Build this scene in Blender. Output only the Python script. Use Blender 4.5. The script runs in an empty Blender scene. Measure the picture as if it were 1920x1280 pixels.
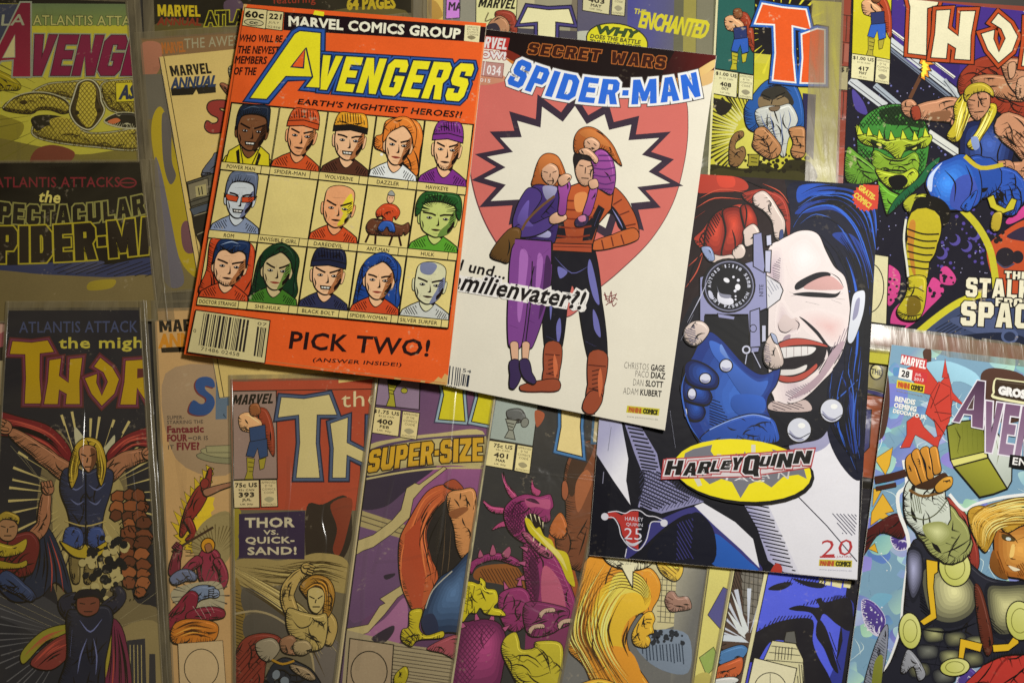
import bpy, math, random
from mathutils import Vector, Matrix
from mathutils.geometry import tessellate_polygon

# ------------------------------------------------------------------ camera, world, lamps, exposure
scene = bpy.context.scene
COL = scene.collection
TILT = math.radians(18.0)
DIST = 1.0
FPX = 50.0 / 36.0 * 1920.0
cam_d = bpy.data.cameras.new("camera")
cam_d.lens = 50.0
cam_d.sensor_width = 36.0
cam_d.clip_start = 0.01
cam_d.clip_end = 50.0
cam_d.dof.use_dof = True
cam_d.dof.focus_distance = 1.0
cam_d.dof.aperture_fstop = 8.0
cam = bpy.data.objects.new("camera", cam_d)
COL.objects.link(cam)
cam.location = (0.0, -DIST * math.sin(TILT), DIST * math.cos(TILT))
cam.rotation_euler = (TILT, 0.0, 0.0)
scene.camera = cam

world = bpy.data.worlds.new("World")
scene.world = world
world.use_nodes = True
bgn = world.node_tree.nodes["Background"]
bgn.inputs["Color"].default_value = (1.0, 0.80, 0.46, 1.0)
bgn.inputs["Strength"].default_value = 0.09

def area_lamp(name, loc, target, size, power, color):
    d = bpy.data.lights.new(name, 'AREA')
    d.shape = 'DISK'
    d.size = size
    d.energy = power
    d.color = color
    o = bpy.data.objects.new(name, d)
    COL.objects.link(o)
    o.location = loc
    o.rotation_euler = (Vector(target) - Vector(loc)).to_track_quat('-Z', 'Y').to_euler()
    return o

area_lamp("ceiling_lamp", (0.36, 0.32, 0.80), (0.22, 0.02, 0.0), 0.22, 8.8, (1.0, 0.965, 0.90))

scene.view_settings.view_transform = 'Standard'
scene.view_settings.look = 'None'
scene.view_settings.exposure = 0.0
scene.view_settings.gamma = 1.0
scene.view_settings.use_curve_mapping = False

# ------------------------------------------------------------------ geometry helpers
CAM_M = cam.location.copy()
CAM_R = Matrix.Rotation(TILT, 3, 'X')

def ray(px, py):
    return CAM_R @ Vector(((px - 960.0) / FPX, -(py - 640.0) / FPX, -1.0))

def lin(c):
    if isinstance(c, str):
        c = [int(c[i:i + 2], 16) for i in (0, 2, 4)]
    out = []
    for v in c[:3]:
        v /= 255.0
        out.append(v / 12.92 if v <= 0.04045 else ((v + 0.055) / 1.055) ** 2.4)
    return out

def catmull(pts, closed=True, n=5):
    N = len(pts)
    out = []
    rng = range(N) if closed else range(N - 1)
    for i in rng:
        if closed:
            p0, p1, p2, p3 = pts[i - 1], pts[i], pts[(i + 1) % N], pts[(i + 2) % N]
        else:
            p0, p1, p2, p3 = pts[max(i - 1, 0)], pts[i], pts[i + 1], pts[min(i + 2, N - 1)]
        for k in range(n):
            t = k / n
            t2, t3 = t * t, t * t * t
            out.append(tuple(0.5 * (2 * p1[j] + (p2[j] - p0[j]) * t + (2 * p0[j] - 5 * p1[j] + 4 * p2[j] - p3[j]) * t2
                             + (3 * p1[j] - p0[j] - 3 * p2[j] + p3[j]) * t3) for j in (0, 1)))
    if not closed:
        out.append(tuple(pts[-1]))
    return out

def clip_poly(poly, quad):
    """Sutherland-Hodgman against a convex clockwise (screen, y down) quad; poly = [(x, y, colour)]"""
    for i in range(len(quad)):
        a, b = quad[i], quad[(i + 1) % len(quad)]
        ex, ey = b[0] - a[0], b[1] - a[1]
        out = []
        n = len(poly)
        if n < 3:
            return []
        for j in range(n):
            p, q = poly[j], poly[(j + 1) % n]
            dp = ex * (p[1] - a[1]) - ey * (p[0] - a[0])
            dq = ex * (q[1] - a[1]) - ey * (q[0] - a[0])
            if dp >= 0:
                out.append(p)
            if (dp >= 0) != (dq >= 0):
                t = dp / (dp - dq)
                out.append((p[0] + (q[0] - p[0]) * t, p[1] + (q[1] - p[1]) * t,
                            [p[2][k] + (q[2][k] - p[2][k]) * t for k in range(3)]))
        poly = out
    return poly

# ------------------------------------------------------------------ materials
def new_mat(name):
    m = bpy.data.materials.new(name)
    m.use_nodes = True
    nt = m.node_tree
    return m, nt, nt.nodes["Principled BSDF"]

def ink_mat(name, rough, spec, coat, coat_rough, bump, haze, mott, wear=0.0):
    m, nt, p = new_mat(name)
    N, L = nt.nodes, nt.links
    at = N.new("ShaderNodeAttribute"); at.attribute_name = "ink"
    geo = N.new("ShaderNodeNewGeometry")
    n1 = N.new("ShaderNodeTexNoise"); n1.inputs["Scale"].default_value = 900.0; n1.inputs["Detail"].default_value = 3.0
    n2 = N.new("ShaderNodeTexNoise"); n2.inputs["Scale"].default_value = 38.0; n2.inputs["Detail"].default_value = 5.0
    L.new(geo.outputs["Position"], n1.inputs["Vector"]); L.new(geo.outputs["Position"], n2.inputs["Vector"])
    add = N.new("ShaderNodeMath"); add.operation = 'ADD'
    L.new(n1.outputs["Fac"], add.inputs[0]); L.new(n2.outputs["Fac"], add.inputs[1])
    mr = N.new("ShaderNodeMapRange"); mr.inputs["From Min"].default_value = 0.55; mr.inputs["From Max"].default_value = 1.45
    mr.inputs["To Min"].default_value = 1.0 - mott; mr.inputs["To Max"].default_value = 1.0 + mott * 0.6
    L.new(add.outputs[0], mr.inputs["Value"])
    mul = N.new("ShaderNodeMix"); mul.data_type = 'RGBA'; mul.blend_type = 'MULTIPLY'; mul.inputs[0].default_value = 1.0
    L.new(at.outputs["Color"], mul.inputs[6]); L.new(mr.outputs[0], mul.inputs[7])
    hz = N.new("ShaderNodeMix"); hz.data_type = 'RGBA'; hz.inputs[0].default_value = haze
    hz.inputs[7].default_value = (0.40, 0.345, 0.20, 1)
    if haze > 0:
        n4 = N.new("ShaderNodeTexNoise"); n4.inputs["Scale"].default_value = 14.0; n4.inputs["Detail"].default_value = 3.0; n4.inputs["Distortion"].default_value = 1.2
        L.new(geo.outputs["Position"], n4.inputs["Vector"])
        hr = N.new("ShaderNodeMapRange"); hr.inputs["From Min"].default_value = 0.35; hr.inputs["From Max"].default_value = 0.7
        hr.inputs["To Min"].default_value = haze * 0.5; hr.inputs["To Max"].default_value = haze * 1.7
        L.new(n4.outputs["Fac"], hr.inputs["Value"]); L.new(hr.outputs[0], hz.inputs[0])
    # scuffed specks where the ink has rubbed off to the paper
    n5 = N.new("ShaderNodeTexNoise"); n5.inputs["Scale"].default_value = 330.0; n5.inputs["Detail"].default_value = 6.0
    L.new(geo.outputs["Position"], n5.inputs["Vector"])
    sm_ = N.new("ShaderNodeMath"); sm_.operation = 'MULTIPLY'
    L.new(n5.outputs["Fac"], sm_.inputs[0]); L.new(n2.outputs["Fac"], sm_.inputs[1])
    wr = N.new("ShaderNodeMapRange"); wr.inputs["From Min"].default_value = 0.375; wr.inputs["From Max"].default_value = 0.45
    wr.inputs["To Min"].default_value = 0.0; wr.inputs["To Max"].default_value = wear
    L.new(sm_.outputs[0], wr.inputs["Value"])
    wx = N.new("ShaderNodeMix"); wx.data_type = 'RGBA'
    wx.inputs[7].default_value = (0.62, 0.52, 0.34, 1)
    L.new(wr.outputs[0], wx.inputs[0]); L.new(mul.outputs[2], wx.inputs[6])
    L.new(wx.outputs[2], hz.inputs[6])
    L.new(hz.outputs[2], p.inputs["Base Color"])
    p.inputs["Roughness"].default_value = rough
    p.inputs["Specular IOR Level"].default_value = spec
    p.inputs["Coat Weight"].default_value = coat
    p.inputs["Coat Roughness"].default_value = coat_rough
    # fine paper tooth and, for the coat, soft waves of the film
    b = N.new("ShaderNodeBump"); b.inputs["Strength"].default_value = 0.25; b.inputs["Distance"].default_value = 0.0004
    n3 = N.new("ShaderNodeTexNoise"); n3.inputs["Scale"].default_value = 24.0 if coat == 0 else 30.0
    n3.inputs["Detail"].default_value = 3.0; n3.inputs["Distortion"].default_value = 0.6
    L.new(geo.outputs["Position"], n3.inputs["Vector"])
    L.new(n3.outputs["Fac"], b.inputs["Height"]); b.inputs["Distance"].default_value = bump
    b.inputs["Strength"].default_value = 1.0
    if coat > 0:
        L.new(b.outputs[0], p.inputs["Coat Normal"])
    else:
        L.new(b.outputs[0], p.inputs["Normal"])
    return m

MAT = {
    'gloss': ink_mat("glossy_print", 0.42, 0.06, 0, 0.1, 0.0006, 0.0, 0.06, 0.06),
    'old': ink_mat("newsprint_cover_print", 0.55, 0.05, 0, 0.1, 0.0010, 0.0, 0.15, 0.5),
    'bag': ink_mat("print_under_film", 0.6, 0.05, 0.2, 0.2, 0.0026, 0.03, 0.13, 0.2),
}

def film_mat():
    m, nt, p = new_mat("polybag_film")
    N, L = nt.nodes, nt.links
    geo = N.new("ShaderNodeNewGeometry")
    n = N.new("ShaderNodeTexNoise"); n.inputs["Scale"].default_value = 1.0; n.inputs["Detail"].default_value = 4.0; n.inputs["Distortion"].default_value = 0.6
    mp = N.new("ShaderNodeMapping"); mp.inputs["Scale"].default_value = (95.0, 17.0, 40.0)
    L.new(geo.outputs["Position"], mp.inputs["Vector"]); L.new(mp.outputs[0], n.inputs["Vector"])
    mr = N.new("ShaderNodeMapRange"); mr.inputs["To Min"].default_value = 0.22; mr.inputs["To Max"].default_value = 0.62
    mr.inputs["From Min"].default_value = 0.3; mr.inputs["From Max"].default_value = 0.7
    L.new(n.outputs["Fac"], mr.inputs["Value"]); L.new(mr.outputs[0], p.inputs["Alpha"])
    p.inputs["Base Color"].default_value = (0.27, 0.225, 0.13, 1)
    p.inputs["Roughness"].default_value = 0.27
    p.inputs["Specular IOR Level"].default_value = 0.6
    b = N.new("ShaderNodeBump"); b.inputs["Strength"].default_value = 0.5; b.inputs["Distance"].default_value = 0.0022
    L.new(n.outputs["Fac"], b.inputs["Height"]); L.new(b.outputs[0], p.inputs["Normal"])
    return m
FILM = film_mat()

def add_gloss(m, fac, rough, base=None):
    """the hard shine of clear film: a thin mirror layer over what the film lets through"""
    nt = m.node_tree
    N, L = nt.nodes, nt.links
    out = N["Material Output"]
    g = N.new("ShaderNodeBsdfGlossy"); g.inputs["Roughness"].default_value = rough
    mx = N.new("ShaderNodeMixShader"); mx.inputs[0].default_value = fac
    if base is None:
        base = N.new("ShaderNodeBsdfTransparent").outputs[0]
    L.new(base, mx.inputs[1]); L.new(g.outputs[0], mx.inputs[2]); L.new(mx.outputs[0], out.inputs["Surface"])
add_gloss(FILM, 0.035, 0.18, FILM.node_tree.nodes["Principled BSDF"].outputs[0])
CLEAR = bpy.data.materials.new("clear_film_fold")
CLEAR.use_nodes = True
CLEAR.node_tree.nodes.remove(CLEAR.node_tree.nodes["Principled BSDF"])
add_gloss(CLEAR, 0.05, 0.16)

def plain_mat(name, col, rough=0.6, noise=0.1, scale=200.0):
    m, nt, p = new_mat(name)
    N, L = nt.nodes, nt.links
    geo = N.new("ShaderNodeNewGeometry")
    n = N.new("ShaderNodeTexNoise"); n.inputs["Scale"].default_value = scale; n.inputs["Detail"].default_value = 4.0
    L.new(geo.outputs["Position"], n.inputs["Vector"])
    mx = N.new("ShaderNodeMix"); mx.data_type = 'RGBA'
    mx.inputs[6].default_value = (*[c * (1 - noise) for c in col], 1)
    mx.inputs[7].default_value = (*[min(1, c * (1 + noise)) for c in col], 1)
    L.new(n.outputs["Fac"], mx.inputs[0]); L.new(mx.outputs[2], p.inputs["Base Color"])
    p.inputs["Roughness"].default_value = rough
    p.inputs["Specular IOR Level"].default_value = 0.2
    return m
PAGES = plain_mat("page_edges", (0.62, 0.55, 0.42), 0.8, 0.2, 500)
PAGES_W = plain_mat("white_page_edges", (0.78, 0.74, 0.66), 0.7, 0.1, 500)
TABLE = plain_mat("dark_table_top", (0.045, 0.04, 0.034), 0.6, 0.3, 30)

# ------------------------------------------------------------------ comic books
STEP = 0.010e-3
cur = None

class Comic:
    def __init__(self, label, quad, z, slope=0.0, base='808080', mat='old', gain=1.0, bag=None, thick=0.7, pages=None, name='comic_book', xref=None, group='comic books spread overlapping over the table', feather=1.0, tone=0.22, bend=None):
        """quad: TL TR BR BL in photo pixels of the cover; z: height of the cover's left edge in mm; slope: drop in mm per 100 px to the right"""
        global cur
        cur = self
        self.q = quad
        self.mat = MAT[mat]
        self.bend = bend
        self.bl = None
        if bend:
            n = 16
            self.bl = []
            for k in range(n + 1):
                u = k / n
                a = tuple(quad[0][j] * (1 - u) + quad[1][j] * u for j in (0, 1)); b = tuple(quad[3][j] * (1 - u) + quad[2][j] * u for j in (0, 1))
                l = math.hypot(b[0] - a[0], b[1] - a[1])
                self.bl.append((a, ((b[1] - a[1]) / l, -(b[0] - a[0]) / l), bend(u) * 1e-3))
        self.feather = feather
        self.tone = tone
        self.gain = gain if isinstance(gain, (tuple, list)) else (gain,) * 3
        x0 = min(quad[0][0], quad[3][0]) if xref is None else xref
        pts = []
        for k in (0, 1, 3):
            pts.append(self._flat(quad[k][0], quad[k][1], (z - slope * (quad[k][0] - x0) / 100.0) * 1e-3))
        self.n = (pts[1] - pts[0]).cross(pts[2] - pts[0]).normalized()
        if self.n.z < 0:
            self.n = -self.n
        self.p0 = pts[0]
        self.placed = []
        self.parts = {}
        self.order = []
        self.bag_obj = None
        cs = [self.pt(*c) for c in quad]
        self.root = bpy.data.objects.new(name, None)
        self.root.empty_display_size = 0.02
        COL.objects.link(self.root)
        ctr = sum(cs, Vector()) / 4
        self.loc = ctr - self.n * (thick * 1e-3)
        self.root.location = self.loc
        self.root["label"] = label
        self.root["category"] = "comic book"
        if group:
            self.root["group"] = group
        self.rng = random.Random(len(bpy.data.objects))
        self._pages(cs, thick * 1e-3, pages)
        if bag:
            self._bag(bag)
        self.part('cover')
        self.grid(base)

    def _flat(self, px, py, z):
        d = ray(px, py)
        t = (z - CAM_M.z) / d.z
        return CAM_M + d * t

    def lift(self, px, py):
        """height of the curled cover above its flat plane (a cylinder in narrow straight strips)"""
        if not self.bl:
            return 0.0
        prev = None
        for (a, nn, h) in self.bl:
            d = (px - a[0]) * nn[0] + (py - a[1]) * nn[1]
            if d <= 0:
                if prev is None:
                    return h
                d0 = prev[0]
                return prev[1] + (h - prev[1]) * d0 / (d0 - d) if d0 - d > 1e-9 else h
            prev = (d, h)
        return prev[1]

    def strips(self, poly):
        """cut a polygon along the strips of the curl"""
        if not self.bl:
            return [poly]
        out = []
        rest = poly
        for (a, nn, h) in self.bl[1:-1]:
            lo, hi = [], []
            n = len(rest)
            ds = [(p[0] - a[0]) * nn[0] + (p[1] - a[1]) * nn[1] for p in rest]
            if min(ds) >= -1e-6:
                continue
            if max(ds) <= 1e-6:
                break
            for j in range(n):
                p, q = rest[j], rest[(j + 1) % n]
                dp, dq = ds[j], ds[(j + 1) % n]
                if dp <= 0: lo.append(p)
                if dp >= 0: hi.append(p)
                if (dp < 0) != (dq < 0) and dp != 0 and dq != 0:
                    t = dp / (dp - dq)
                    m = (p[0] + (q[0] - p[0]) * t, p[1] + (q[1] - p[1]) * t, [p[2][k] + (q[2][k] - p[2][k]) * t for k in range(3)])
                    lo.append(m); hi.append(m)
            if len(lo) > 2:
                out.append(lo)
            rest = hi
            if len(rest) < 3:
                return out
        out.append(rest)
        return out

    def pt(self, px, py, h=0.0):
        d = ray(px, py)
        t = (self.p0 + self.n * self.lift(px, py) - CAM_M).dot(self.n) / d.dot(self.n)
        return CAM_M + d * t + self.n * h

    def _link(self, name, me):
        o = bpy.data.objects.new(name, me)
        COL.objects.link(o)
        o.parent = self.root
        return o

    def _pages(self, cs, t, pages):
        """the stapled block of pages and back cover under the front cover: thin leaves, each a little out of line"""
        V, F = [], []
        c = sum(cs, Vector()) / 4
        n_l = 5
        for k in range(n_l):
            top = -0.04e-3 - t * k / n_l
            bot = -t * (k + 0.85) / n_l
            dx, dy = self.rng.uniform(-.3e-3, .3e-3), self.rng.uniform(-.4e-3, .3e-3)
            s = 1.0 - (0.0012 if k < n_l - 1 else 0.0)
            b = len(V)
            q = self.q
            m = len(self.bl) - 1 if self.bl else 1
            for i in range(m + 1):
                u = i / m
                T_ = tuple(q[0][j] * (1 - u) + q[1][j] * u for j in (0, 1)); B_ = tuple(q[3][j] * (1 - u) + q[2][j] * u for j in (0, 1))
                for (xy, h) in ((T_, top), (B_, top), (B_, bot), (T_, bot)):
                    p = self.pt(*xy)
                    V.append((c + (p - c) * s) + Vector((dx, dy, 0)) + self.n * h - self.loc)
            for i in range(m):
                for j in range(4):
                    k2 = (j + 1) % 4
                    F.append((b + 4 * i + j, b + 4 * i + k2, b + 4 * i + 4 + k2, b + 4 * i + 4 + j))
            F += [(b + 3, b + 2, b + 1, b), (b + 4 * m, b + 4 * m + 1, b + 4 * m + 2, b + 4 * m + 3)]
        me = bpy.data.meshes.new("pages")
        me.from_pydata(V, [], F)
        me.materials.append(pages or PAGES)
        self._link("pages", me)

    def _bag(self, m):
        """the margins of the clear polybag round the comic: film strips with soft waves and a welded ridge"""
        l, t, r, b = m[:4]
        q = self.q
        def uv(u, v):
            return tuple((q[0][k] * (1 - u) + q[1][k] * u) * (1 - v) + (q[3][k] * (1 - u) + q[2][k] * u) * v for k in (0, 1))
        W, H = 480.0, 690.0
        V, F = [], []
        rg = self.rng
        def strip(u0, u1, v0, v1, nu, nv, amp):
            base = len(V)
            for j in range(nv + 1):
                for i in range(nu + 1):
                    u = u0 + (u1 - u0) * i / nu
                    v = v0 + (v1 - v0) * j / nv
                    edge = i in (0, nu) and nu <= 8 or j in (0, nv) and nv <= 8
                    h = 0.12e-3 + (0.0 if edge else rg.uniform(0.05, amp) * 1e-3)
                    V.append(self.pt(*uv(u, v), h) - self.loc)
            for j in range(nv):
                for i in range(nu):
                    a = base + j * (nu + 1) + i
                    F.append((a, a + 1, a + nu + 2, a + nu + 1))
        if r > 0: strip(1 - 4 / W, 1 + r / W, -t / H, 1 + b / H, 5, 36, 0.7)
        if l > 0: strip(-l / W, 4 / W, -t / H, 1 + b / H, 4, 36, 0.4)
        if t > 0: strip(0.009, 1 - 0.009, -t / H, 5 / H, 30, 4, 0.5)
        if b > 0: strip(0.009, 1 - 0.009, 1 - 5 / H, 1 + b / H, 30, 4, 0.5)
        # welded ridges along the right and left margin
        def ridge(u, v0, v1, w):
            base = len(V)
            n = 40
            for j in range(n + 1):
                v = v0 + (v1 - v0) * j / n
                x, y = uv(u, v)
                x += rg.uniform(-.6, .6)
                for i, hh in ((-1, 0.7), (0, 1.25), (1, 0.7)):
                    V.append(self.pt(x + i * w, y, hh * 1e-3) - self.loc)
            for j in range(n):
                for i in range(2):
                    a = base + j * 3 + i
                    F.append((a, a + 1, a + 4, a + 3))
        if r > 12:
            ridge(1 + r * 0.55 / W, -t / H, 1 + b / H, 2.0)
        me = bpy.data.meshes.new("plastic_bag")
        me.from_pydata(V, [], F)
        me.materials.append(FILM)
        me.shade_smooth()
        self.bag_obj = self._link("plastic_bag", me)
        for k in range(m[4] if len(m) > 4 else 0):
            u0, v0 = rg.uniform(m[5], m[6]), rg.uniform(0.02, .7)
            du, dv = rg.choice(((rg.uniform(-.04, .04), rg.uniform(.2, .45)), (rg.uniform(.15, .4), rg.uniform(-.05, .05))))
            P = [uv(u0 + du * t + rg.uniform(-.008, .008), v0 + dv * t + rg.uniform(-.006, .006)) for t in (0, .33, .66, 1)]
            self.crease(P, rg.uniform(2.2, 5), rg.uniform(.2, .5))

    def crease(self, path, w=3.0, h=1.4):
        """a fold standing up in the film: a low ridge along a line"""
        P = catmull(path, False, 8)
        V, F = [], []
        n = len(P)
        for i, p in enumerate(P):
            a, b = P[max(0, i - 1)], P[min(n - 1, i + 1)]
            dx, dy = b[0] - a[0], b[1] - a[1]
            l = math.hypot(dx, dy) or 1
            nx, ny = -dy / l, dx / l
            k = math.sin(math.pi * i / (n - 1)) ** 0.5 * self.rng.uniform(.75, 1.1)
            for s in range(-3, 4):
                hh = (0.22 + h * k * (1 - (s / 3.0) ** 2)) * 1e-3
                V.append(self.pt(p[0] + nx * w * s / 3.0, p[1] + ny * w * s / 3.0, hh) - self.loc)
        for i in range(n - 1):
            for s in range(6):
                a = i * 7 + s
                F.append((a, a + 1, a + 8, a + 7))
        me = bpy.data.meshes.new("film_crease")
        me.from_pydata(V, [], F)
        me.materials.append(CLEAR)
        me.shade_smooth()
        o = self._link("film_crease", me)
        if self.bag_obj:
            o.parent = self.bag_obj

    # ---- parts
    def part(self, name, fresh=False):
        key = name
        if fresh:
            key = name + "#%d" % len(self.order)
        if key not in self.parts:
            self.parts[key] = dict(name=name, V=[], F=[], C=[])
            self.order.append(key)
        self.cp = self.parts[key]
        return self

    def level(self, bb):
        lv = 0
        for (a, b, c, d, l) in self.placed:
            if l > lv and not (bb[2] <= a or bb[0] >= c or bb[3] <= b or bb[1] >= d):
                lv = l
        lv += 1
        self.placed.append((*bb, lv))
        return lv

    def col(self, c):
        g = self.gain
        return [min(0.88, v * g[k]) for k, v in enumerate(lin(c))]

    def emit(self, tris, h):
        """tris: lists of (x, y, colour) polygons in photo pixels -> faces lying h above the paper"""
        P = self.cp
        for t in tris:
            t = clip_poly(t, self.q)
            if len(t) < 3:
                continue
            for s in self.strips(t):
                b = len(P['V'])
                for (x, y, c) in s:
                    P['V'].append(self.pt(x, y, h) - self.loc)
                P['F'].append(tuple(range(b, b + len(s))))
                P['C'] += [x[2] for x in s]

    def grid(self, c):
        q = self.q
        self.emit([[(x, y, self.col(c)) for x, y in q]], 0.0)
        self.placed.append((-9999, -9999, 9999, 9999, 0))

    def finish(self):
        for key in self.order:
            P = self.parts[key]
            if not P['F']:
                continue
            me = bpy.data.meshes.new(P['name'])
            me.from_pydata(P['V'], [], P['F'])
            at = me.color_attributes.new("ink", 'FLOAT_COLOR', 'CORNER')
            flat = []
            for c in P['C']:
                flat += [c[0], c[1], c[2], 1.0]
            at.data.foreach_set("color", flat)
            me.materials.append(self.mat)
            o = self._link(P['name'], me)
            if 'label' in P:
                o["label"] = P['label']

BLK = '17130f'

def bbox(pts):
    xs = [p[0] for p in pts]; ys = [p[1] for p in pts]
    return (min(xs), min(ys), max(xs), max(ys))

SH = (-0.55, 0.835)   # the side on which the artists put their blacks

def ink_edge(pts, w, oc, c, feather):
    """comic inking of a closed outline: the line swells on one side, with short feathered pen strokes and a thin light contour opposite"""
    K = cur
    n = len(pts)
    ar = sum(pts[i][0] * pts[(i + 1) % n][1] - pts[(i + 1) % n][0] * pts[i][1] for i in range(n))
    sg = 1.0 if ar > 0 else -1.0
    N = []
    for i in range(n):
        a, b = pts[i - 1], pts[(i + 1) % n]
        dx, dy = b[0] - a[0], b[1] - a[1]
        l = math.hypot(dx, dy) or 1e-9
        N.append((dy / l * sg, -dx / l * sg))
    L, R = [], []
    cc = K.col(oc)
    for p, m in zip(pts, N):
        d = m[0] * SH[0] + m[1] * SH[1]
        a = w * 0.42; b = w * (0.34 + 0.75 * max(0.0, d))
        L.append((p[0] + m[0] * a, p[1] + m[1] * a, cc)); R.append((p[0] - m[0] * b, p[1] - m[1] * b, cc))
    bb = bbox(pts)
    lv = K.level((bb[0] - w, bb[1] - w, bb[2] + w, bb[3] + w))
    K.emit([[L[i], L[(i + 1) % n], R[(i + 1) % n], R[i]] for i in range(n)], lv * STEP)
    size = min(bb[2] - bb[0], bb[3] - bb[1])
    if not feather or size < 16:
        return
    rg = random.Random(int(bb[0] * 13 + bb[1] * 7))
    dark, lite = [], []
    acc = 0.0
    gap = 3.6
    for i in range(n):
        p, q = pts[i], pts[(i + 1) % n]
        seg = math.hypot(q[0] - p[0], q[1] - p[1])
        while acc < seg:
            t = acc / max(seg, 1e-9)
            x, y = p[0] + (q[0] - p[0]) * t, p[1] + (q[1] - p[1]) * t
            m = N[i]
            d = m[0] * SH[0] + m[1] * SH[1]
            if d > 0.2 and rg.random() < 0.85:
                ln = min(26.0, size * 0.34) * (0.35 + 0.65 * d) * rg.uniform(0.45, 1.1) * feather
                ang = 0.35
                ix, iy = -(m[0] * math.cos(ang) - m[1] * math.sin(ang)), -(m[0] * math.sin(ang) + m[1] * math.cos(ang))
                e = (x + ix * ln, y + iy * ln)
                if inside(e, pts):
                    dark.append([(x, y), ((x + e[0]) / 2 + m[1] * ln * .06, (y + e[1]) / 2 - m[0] * ln * .06), e])
            acc += gap * rg.uniform(.7, 1.3)
        acc -= seg
    many(oc, 1.9, dark, taper=1)
    # folds and muscles: swelling strokes along the long axis, and a patch of close hatching
    if size > 24:
        mx = sum(p[0] for p in pts) / n; my = sum(p[1] for p in pts) / n
        sxx = sum((p[0] - mx) ** 2 for p in pts); syy = sum((p[1] - my) ** 2 for p in pts); sxy = sum((p[0] - mx) * (p[1] - my) for p in pts)
        ax_ = 0.5 * math.atan2(2 * sxy, sxx - syy)
        folds, hat = [], []
        want = max(2, min(9, int(abs(ar) / 2 / 650)))
        for k in range(want * 5):
            if len(folds) >= want * feather:
                break
            x, y = rg.uniform(bb[0], bb[2]), rg.uniform(bb[1], bb[3])
            a_ = ax_ + rg.uniform(-.55, .55)
            ln = size * rg.uniform(.25, .55)
            cv = rg.uniform(-.25, .25) * ln
            l = [(x + math.cos(a_) * ln * (t - .5) - math.sin(a_) * cv * (1 - (2 * t - 1) ** 2), y + math.sin(a_) * ln * (t - .5) + math.cos(a_) * cv * (1 - (2 * t - 1) ** 2)) for t in (0, .25, .5, .75, 1)]
            if all(inside(p, pts) for p in l):
                folds.append(l)
                if rg.random() < .5:
                    for j in range(rg.randint(3, 6)):
                        t = .2 + .12 * j
                        p = l[min(4, int(t * 4))]
                        e = (p[0] - math.sin(a_) * size * .13 + j * 1.5 * math.cos(a_), p[1] + math.cos(a_) * size * .13 + j * 1.5 * math.sin(a_))
                        if inside(e, pts):
                            hat.append([(p[0] + j * 1.5 * math.cos(a_), p[1] + j * 1.5 * math.sin(a_)), e])
        many(oc, 3.0, folds, taper=2)
        many(oc, 1.4, hat, taper=1)
    run = []
    for i in range(n):
        d = N[i][0] * SH[0] + N[i][1] * SH[1]
        if d < -0.45:
            o = min(5.0, size * 0.13)
            run.append((pts[i][0] - N[i][0] * o, pts[i][1] - N[i][1] * o))
        else:
            if len(run) > 4: lite.append(run)
            run = []
    if len(run) > 4: lite.append(run)
    if lite and size > 22:
        bc = [min(1.0, v * 1.5 + 0.03) for v in K.col(c)]
        lv = K.level(bbox([p for l in lite for p in l]))
        for l in lite:
            K.emit(strip_polys(l, 2.0, False, 2, bc), lv * STEP)

def pg(c, pts, ol=0, oc=BLK, c2=None, ax=None, smooth=False, n=5, nf=False):
    """filled printed shape; ol: ink outline width; c2/ax: printed gradient from c to c2 along the axis ax = ((x,y),(x,y))"""
    if smooth:
        pts = catmull(pts, True, n)
    K = cur
    tri = tessellate_polygon([[Vector((p[0], p[1], 0)) for p in pts]])
    a = K.col(c)
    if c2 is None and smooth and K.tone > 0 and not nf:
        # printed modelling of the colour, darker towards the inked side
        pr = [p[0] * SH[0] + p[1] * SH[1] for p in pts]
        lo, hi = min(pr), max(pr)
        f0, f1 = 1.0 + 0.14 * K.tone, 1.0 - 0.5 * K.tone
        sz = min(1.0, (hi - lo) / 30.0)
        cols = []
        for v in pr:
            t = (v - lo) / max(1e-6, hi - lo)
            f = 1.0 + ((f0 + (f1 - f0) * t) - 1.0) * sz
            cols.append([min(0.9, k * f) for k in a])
    elif c2 is None:
        cols = [a] * len(pts)
    else:
        b = K.col(c2)
        (x0, y0), (x1, y1) = ax
        dd = (x1 - x0) ** 2 + (y1 - y0) ** 2
        cols = []
        for p in pts:
            t = max(0, min(1, ((p[0] - x0) * (x1 - x0) + (p[1] - y0) * (y1 - y0)) / dd))
            cols.append([a[k] + (b[k] - a[k]) * t for k in range(3)])
    lv = K.level(bbox(pts))
    out = []
    for t in tri:
        poly = [(pts[i][0], pts[i][1], cols[i]) for i in t]
        ar = sum(poly[i][0] * poly[(i + 1) % 3][1] - poly[(i + 1) % 3][0] * poly[i][1] for i in range(3))
        out.append(poly if ar < 0 else poly[::-1])
    K.emit(out, lv * STEP)
    if ol:
        if smooth:
            ink_edge(pts, ol, oc, c, 0.0 if nf else K.feather)
        else:
            st(oc, ol, pts, closed=True, smooth=False)

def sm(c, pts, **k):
    pg(c, pts, smooth=True, **k)

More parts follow.
